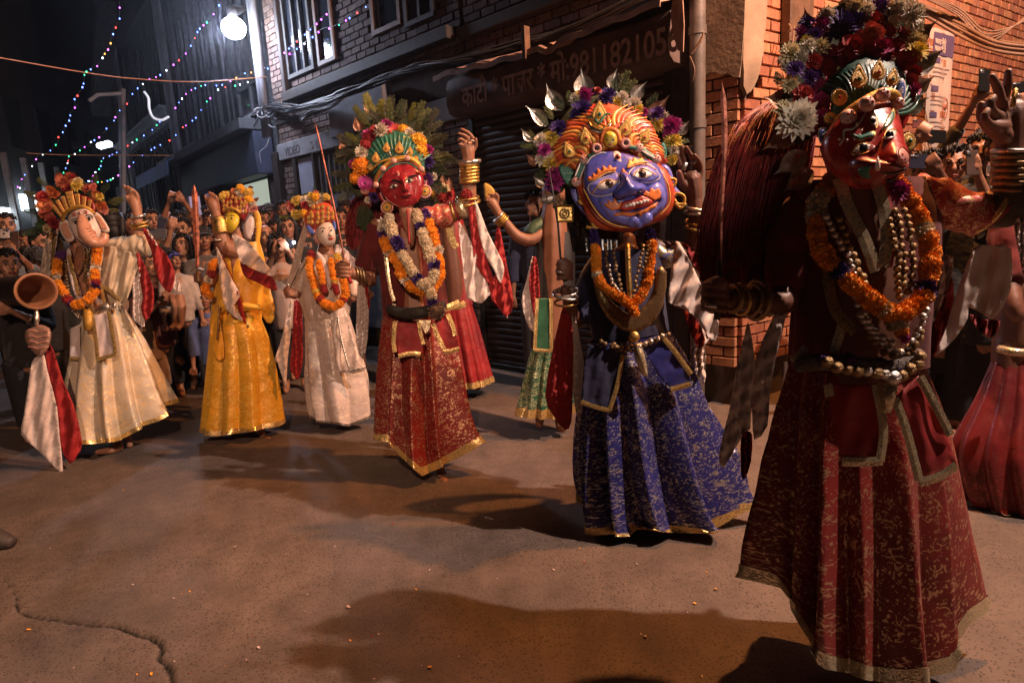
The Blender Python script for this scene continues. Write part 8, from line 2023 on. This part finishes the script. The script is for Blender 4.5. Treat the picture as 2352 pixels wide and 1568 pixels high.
PP('man in glasses holding a wide grey phone', 418, 528, 6.9, c_black, -10, 0, 'short', m_skinl, [(-1, 392, 528, .25, 'p')], glasses=True)
phone(362, 535, 6.5, .19, .095, -3, 'wide grey phone seen from behind left of the man in glasses', mat('phone_slate', (.10, .10, .12), .4, bump=0))
PP('woman glancing down above the child in the blue cap', 420, 566, 6.8, c_black, -25, 12, 'long', m_skinl)
PP('woman in a maroon sweater carrying a child', 346, 611, 6.45, c_mar, 30, 8, 'long', m_skinl, [(1, 398, 690, .18, 'x'), (-1, 360, 700, .2, 'x')], hat=None)
PP('small child in a bright blue cap carried in arms', 401, 600, 6.3, c_white, 25, 20, 'short', m_skinl, low=False, sc=.72, hat=cm('bluecap', (.05, .07, .45)))
mb = MB()
for sx in (0, 1):
    mb.tube([P(398 + sx * 14, 680, 6.15), P(404 + sx * 14, 705, 6.1), P(402 + sx * 14, 745, 6.15), P(392 + sx * 14, 756, 6.1)], [.05, .042, .03, .032], 10)
ob_ = obj('child_legs', mb, m_skinl, bpy.data.objects['person'] if 0 else [o for o in ORG if o.get('label', '').startswith('small child')][0]); remesh(ob_, .012, 2)
PP('boy in a grey hooded jacket and black cap', 468, 550, 6.7, c_grey, 5, 0, 'short', m_skin, hat=c_black)
PP('shaven-headed man behind the blade of the yellow dancer', 449, 510, 7.3, c_mar, 10, 0, 'bald', m_skin)
PP('man seen right of the shaven-headed man', 484, 512, 7.4, c_black, -5, 0, 'short', m_skin)
PP('person with both eyes on the street beside the boy in the black cap', 497, 540, 7.2, c_black, -10, 0, 'short', m_skin)
PP('child in a blue jacket low behind the garland of the yellow dancer', 470, 690, 6.5, c_blue, 0, 10, 'short', m_skin, sc=.8, low=True)
PP('onlooker in a patterned dress behind the cream robe', 316, 640, 6.4, brocade('pattern_dress', (.30, .20, .15), (.04, .03, .03), scale=12, thr=.55, pmet=0, rough=.8, prough=.8), 20, 10, 'long', trou=brocade('pattern_dress', (.3, .2, .15), (.04, .03, .03)))
PP('balding man between the yellow and white dancers', 610, 542, 6.9, c_black, 15, 0, 'bald', m_skinl)
PP('dark-haired person above the balding man', 606, 508, 7.5, c_black, 20, 0)
PP('person looking over beside the balding man', 634, 532, 7.3, c_black, 0, 0, 'short', m_skin)
PP('woman with a red forehead mark above the phone light', 661, 524, 7.0, c_black, 0, 0, 'long', m_skinl)
PP('woman in a floral blouse filming with a lit phone', 640, 566, 6.4, c_flor, 5, 0, 'long', m_skinl, [(-1, 628, 586, .3, 'p'), (1, 664, 580, .3, 'p')])
pt_ = phone(655, 560, 6.05, .155, .08, 3, 'phone with its bright flash lit held by the woman in floral', lens=False)
fl = P(675, 557, 6.03); mb = MB(); mb.ball(fl, .013, nu=12, nv=8); obj('flash', mb, emitm('flash', (.8, .85, 1), 60), pt_)
lamp('phone_flash', fl + VZv * .04, (.85, .9, 1), 2.5, .02)
PP('onlooker in the dark left of the scarlet-masked dancer', 700, 512, 7.4, c_black, 0, 0)
PP('second onlooker in the dark beside the scarlet-masked dancer', 782, 505, 7.4, c_black, 10, 0)
PP('person in black between the yellow and the white dancer at the back', 585, 520, 7.6, c_black, 0, 0)
PP('onlooker holding a phone to his face by the shop shutter', 1226, 472, 5.9, c_navy, 0, 0, 'short', m_skin, [(1, 1236, 500, .22, 'p')])
phone(1229, 488, 5.65, .08, .15, 5, 'black phone held up by the onlooker at the shop shutter')
for i_ in range(16):
    xx = 120 + i_ * 44 + (i_ * 37 % 17)
    PP('%s in the dark back row %s' % (['short-haired onlooker', 'long-haired onlooker', 'close-cropped onlooker', 'capped onlooker'][i_ % 4], ['behind the elephant crown', 'just right of the elephant crown', 'left of the raised cream sleeve', 'above the raised cream sleeve', 'behind the bangled wrist of the elephant dancer', 'behind the wide grey phone', 'left of the red and white blade', 'right of the red and white blade', 'behind the raised arm of the yellow dancer', 'behind the yellow mask', 'behind the yellow veil', 'right of the yellow veil', 'left of the phone light', 'left of the bushy flower crown', 'behind the bushy flower crown', 'left of the long red wig'][i_]), xx, hz(xx) - 58 - (i_ * 29 % 13), 8.3 + (i_ % 3) * .35, [c_black, c_grey, c_navy, c_olive, c_mar][i_ % 5], CRW.uniform(-30, 30), CRW.uniform(-8, 8), ['short', 'long', 'bald', 'short'][i_ % 4], low=False, hat=c_black if i_ % 4 == 3 else None)
# right side
gR = 'onlookers crowding the right corner'
PP('man filming with a dark phone against his eye at the right', 2192, 384, 4.0, c_black, 0, 0, 'short', m_skin, [(1, 2246, 402, .22, 'p')], group=gR)
phone(2233, 374, 3.75, .078, .155, 2, 'dark phone with three lenses in front of the face of the man filming', mat('phone_brown2', (.06, .04, .035), .3, bump=0))
PP('onlooker making a finger gesture with a ringed hand', 2140, 392, 4.2, c_black, 10, 0, 'short', m_skind, [(1, 2160, 400, .3, 'x')], group=gR)
bx = Fig(3.8, 1568, 0, .375, [o for o in ORG if o.get('label', '').startswith('onlooker making')][0])
PP('tall person reaching a phone up against the brick wall', 2252, 350, 4.5, c_olive, 0, 0, 'short', m_skin, [(-1, 2236, 236, .2, 'p')], group=gR)
phone(2261, 185, 4.2, .078, .155, -3, 'black phone held highest against the orange brick wall')
PP('dark-haired onlooker at the far right behind the raised hand', 2298, 345, 4.3, c_black, 20, 0, group=gR)
PP('capped onlooker leaning in under the raised bare hand', 2268, 330, 4.9, c_black, -10, 0, hat=c_black, group=gR)
PP('onlooker at the right edge of the photo', 2345, 380, 4.6, c_black, 0, 0, group=gR, arms=[(1, 2352, 235, .2, 'p')])
phone(2350, 200, 4.2, .155, .078, 10, 'black phone tilted at the right edge of the photo')
PP('person hidden behind the ear disc of the boar mask', 2110, 400, 4.3, c_black, 0, 0, group=gR, arms=[(-1, 2098, 330, .3, 'p')])
phone(2142, 313, 4.0, .175, .085, -4, 'wide black phone held sideways beside the boar mask')
phone(2108, 285, 4.3, .075, .06, -3, 'small red and black phone behind the boar mask', mat('phone_redb', (.10, .03, .03), .3, bump=0))
phone(2114, 372, 3.9, .155, .09, -2, 'dark navy phone below the wide black one', mat('phone_navy', (.012, .014, .03), .3, bump=0))
PP('onlooker in black low between the two red robes', 2290, 480, 3.9, c_black, 0, 0, group=gR)
# shoe at the left edge
mb = MB(); f = Fig(gd(22, 1258), 0, 0, 1.0, None)
q = spline([(-60, 1240, 0, 24), (-20, 1240, 0, 24), (10, 1246, 0, 19), (30, 1248, 0, 12)], 4)
mb.tube([f.p(a[0], a[1] - a[3] * .2, 0) for a in q], [f.m(a[3]) for a in q], 12)
obj('shoe', mb, mat('shoe_brown', (.05, .04, .035), .6), None, label='dark shoe stepping in at the left edge of the street', cat='shoe')
# scattered petals and scraps
pr_ = random.Random(31)
pm = {}
for i, c_ in enumerate(((.85, .35, .02), (.6, .45, .4), (.4, .03, .03), (.2, .05, .2))):
    mb = MB(); petal(mb, Matrix.Identity(4), 1, .7, .35, .3); pm[i] = mb.mesh('petal', mat('petal_%d' % i, c_, .7, bump=0))
for (x, y, k, s_) in [(72, 1446, 0, .016), (983, 1532, 0, .018), (348, 1552, 0, .014), (958, 1356, 0, .012), (807, 1473, 0, .010), (1111, 1085, 0, .012), (798, 1007, 0, .014), (567, 1262, 1, .014), (536, 1258, 1, .02), (468, 1360, 1, .01), (805, 1396, 1, .018), (597, 1490, 1, .014), (700, 1473, 3, .012), (1180, 1045, 2, .016), (1160, 1042, 2, .012), (1643, 1352, 0, .016), (1290, 1125, 1, .014), (1600, 1388, 0, .014), (1465, 1296, 1, .010), (1480, 1460, 1, .016), (1275, 1310, 1, .012), (900, 1205, 2, .014), (309, 1343, 1, .012), (2040, 1590, 1, .012)] + [(pr_.uniform(100, 1650), pr_.uniform(1080, 1560), pr_.choice([0, 1, 1, 2]), pr_.uniform(.005, .010)) for _ in range(60)]:
    inst('petal', pm[k], None, Matrix.Translation(G(x, y) + Vector((0, 0, .004))) @ Matrix.Rotation(pr_.uniform(0, 6.28), 4, 'Z') @ Matrix.Scale(s_, 4), 'small %s petal or scrap fallen loose on the street' % ('orange', 'pale', 'dark red', 'purple')[k], 'petal', 'petals and scraps fallen on the street')
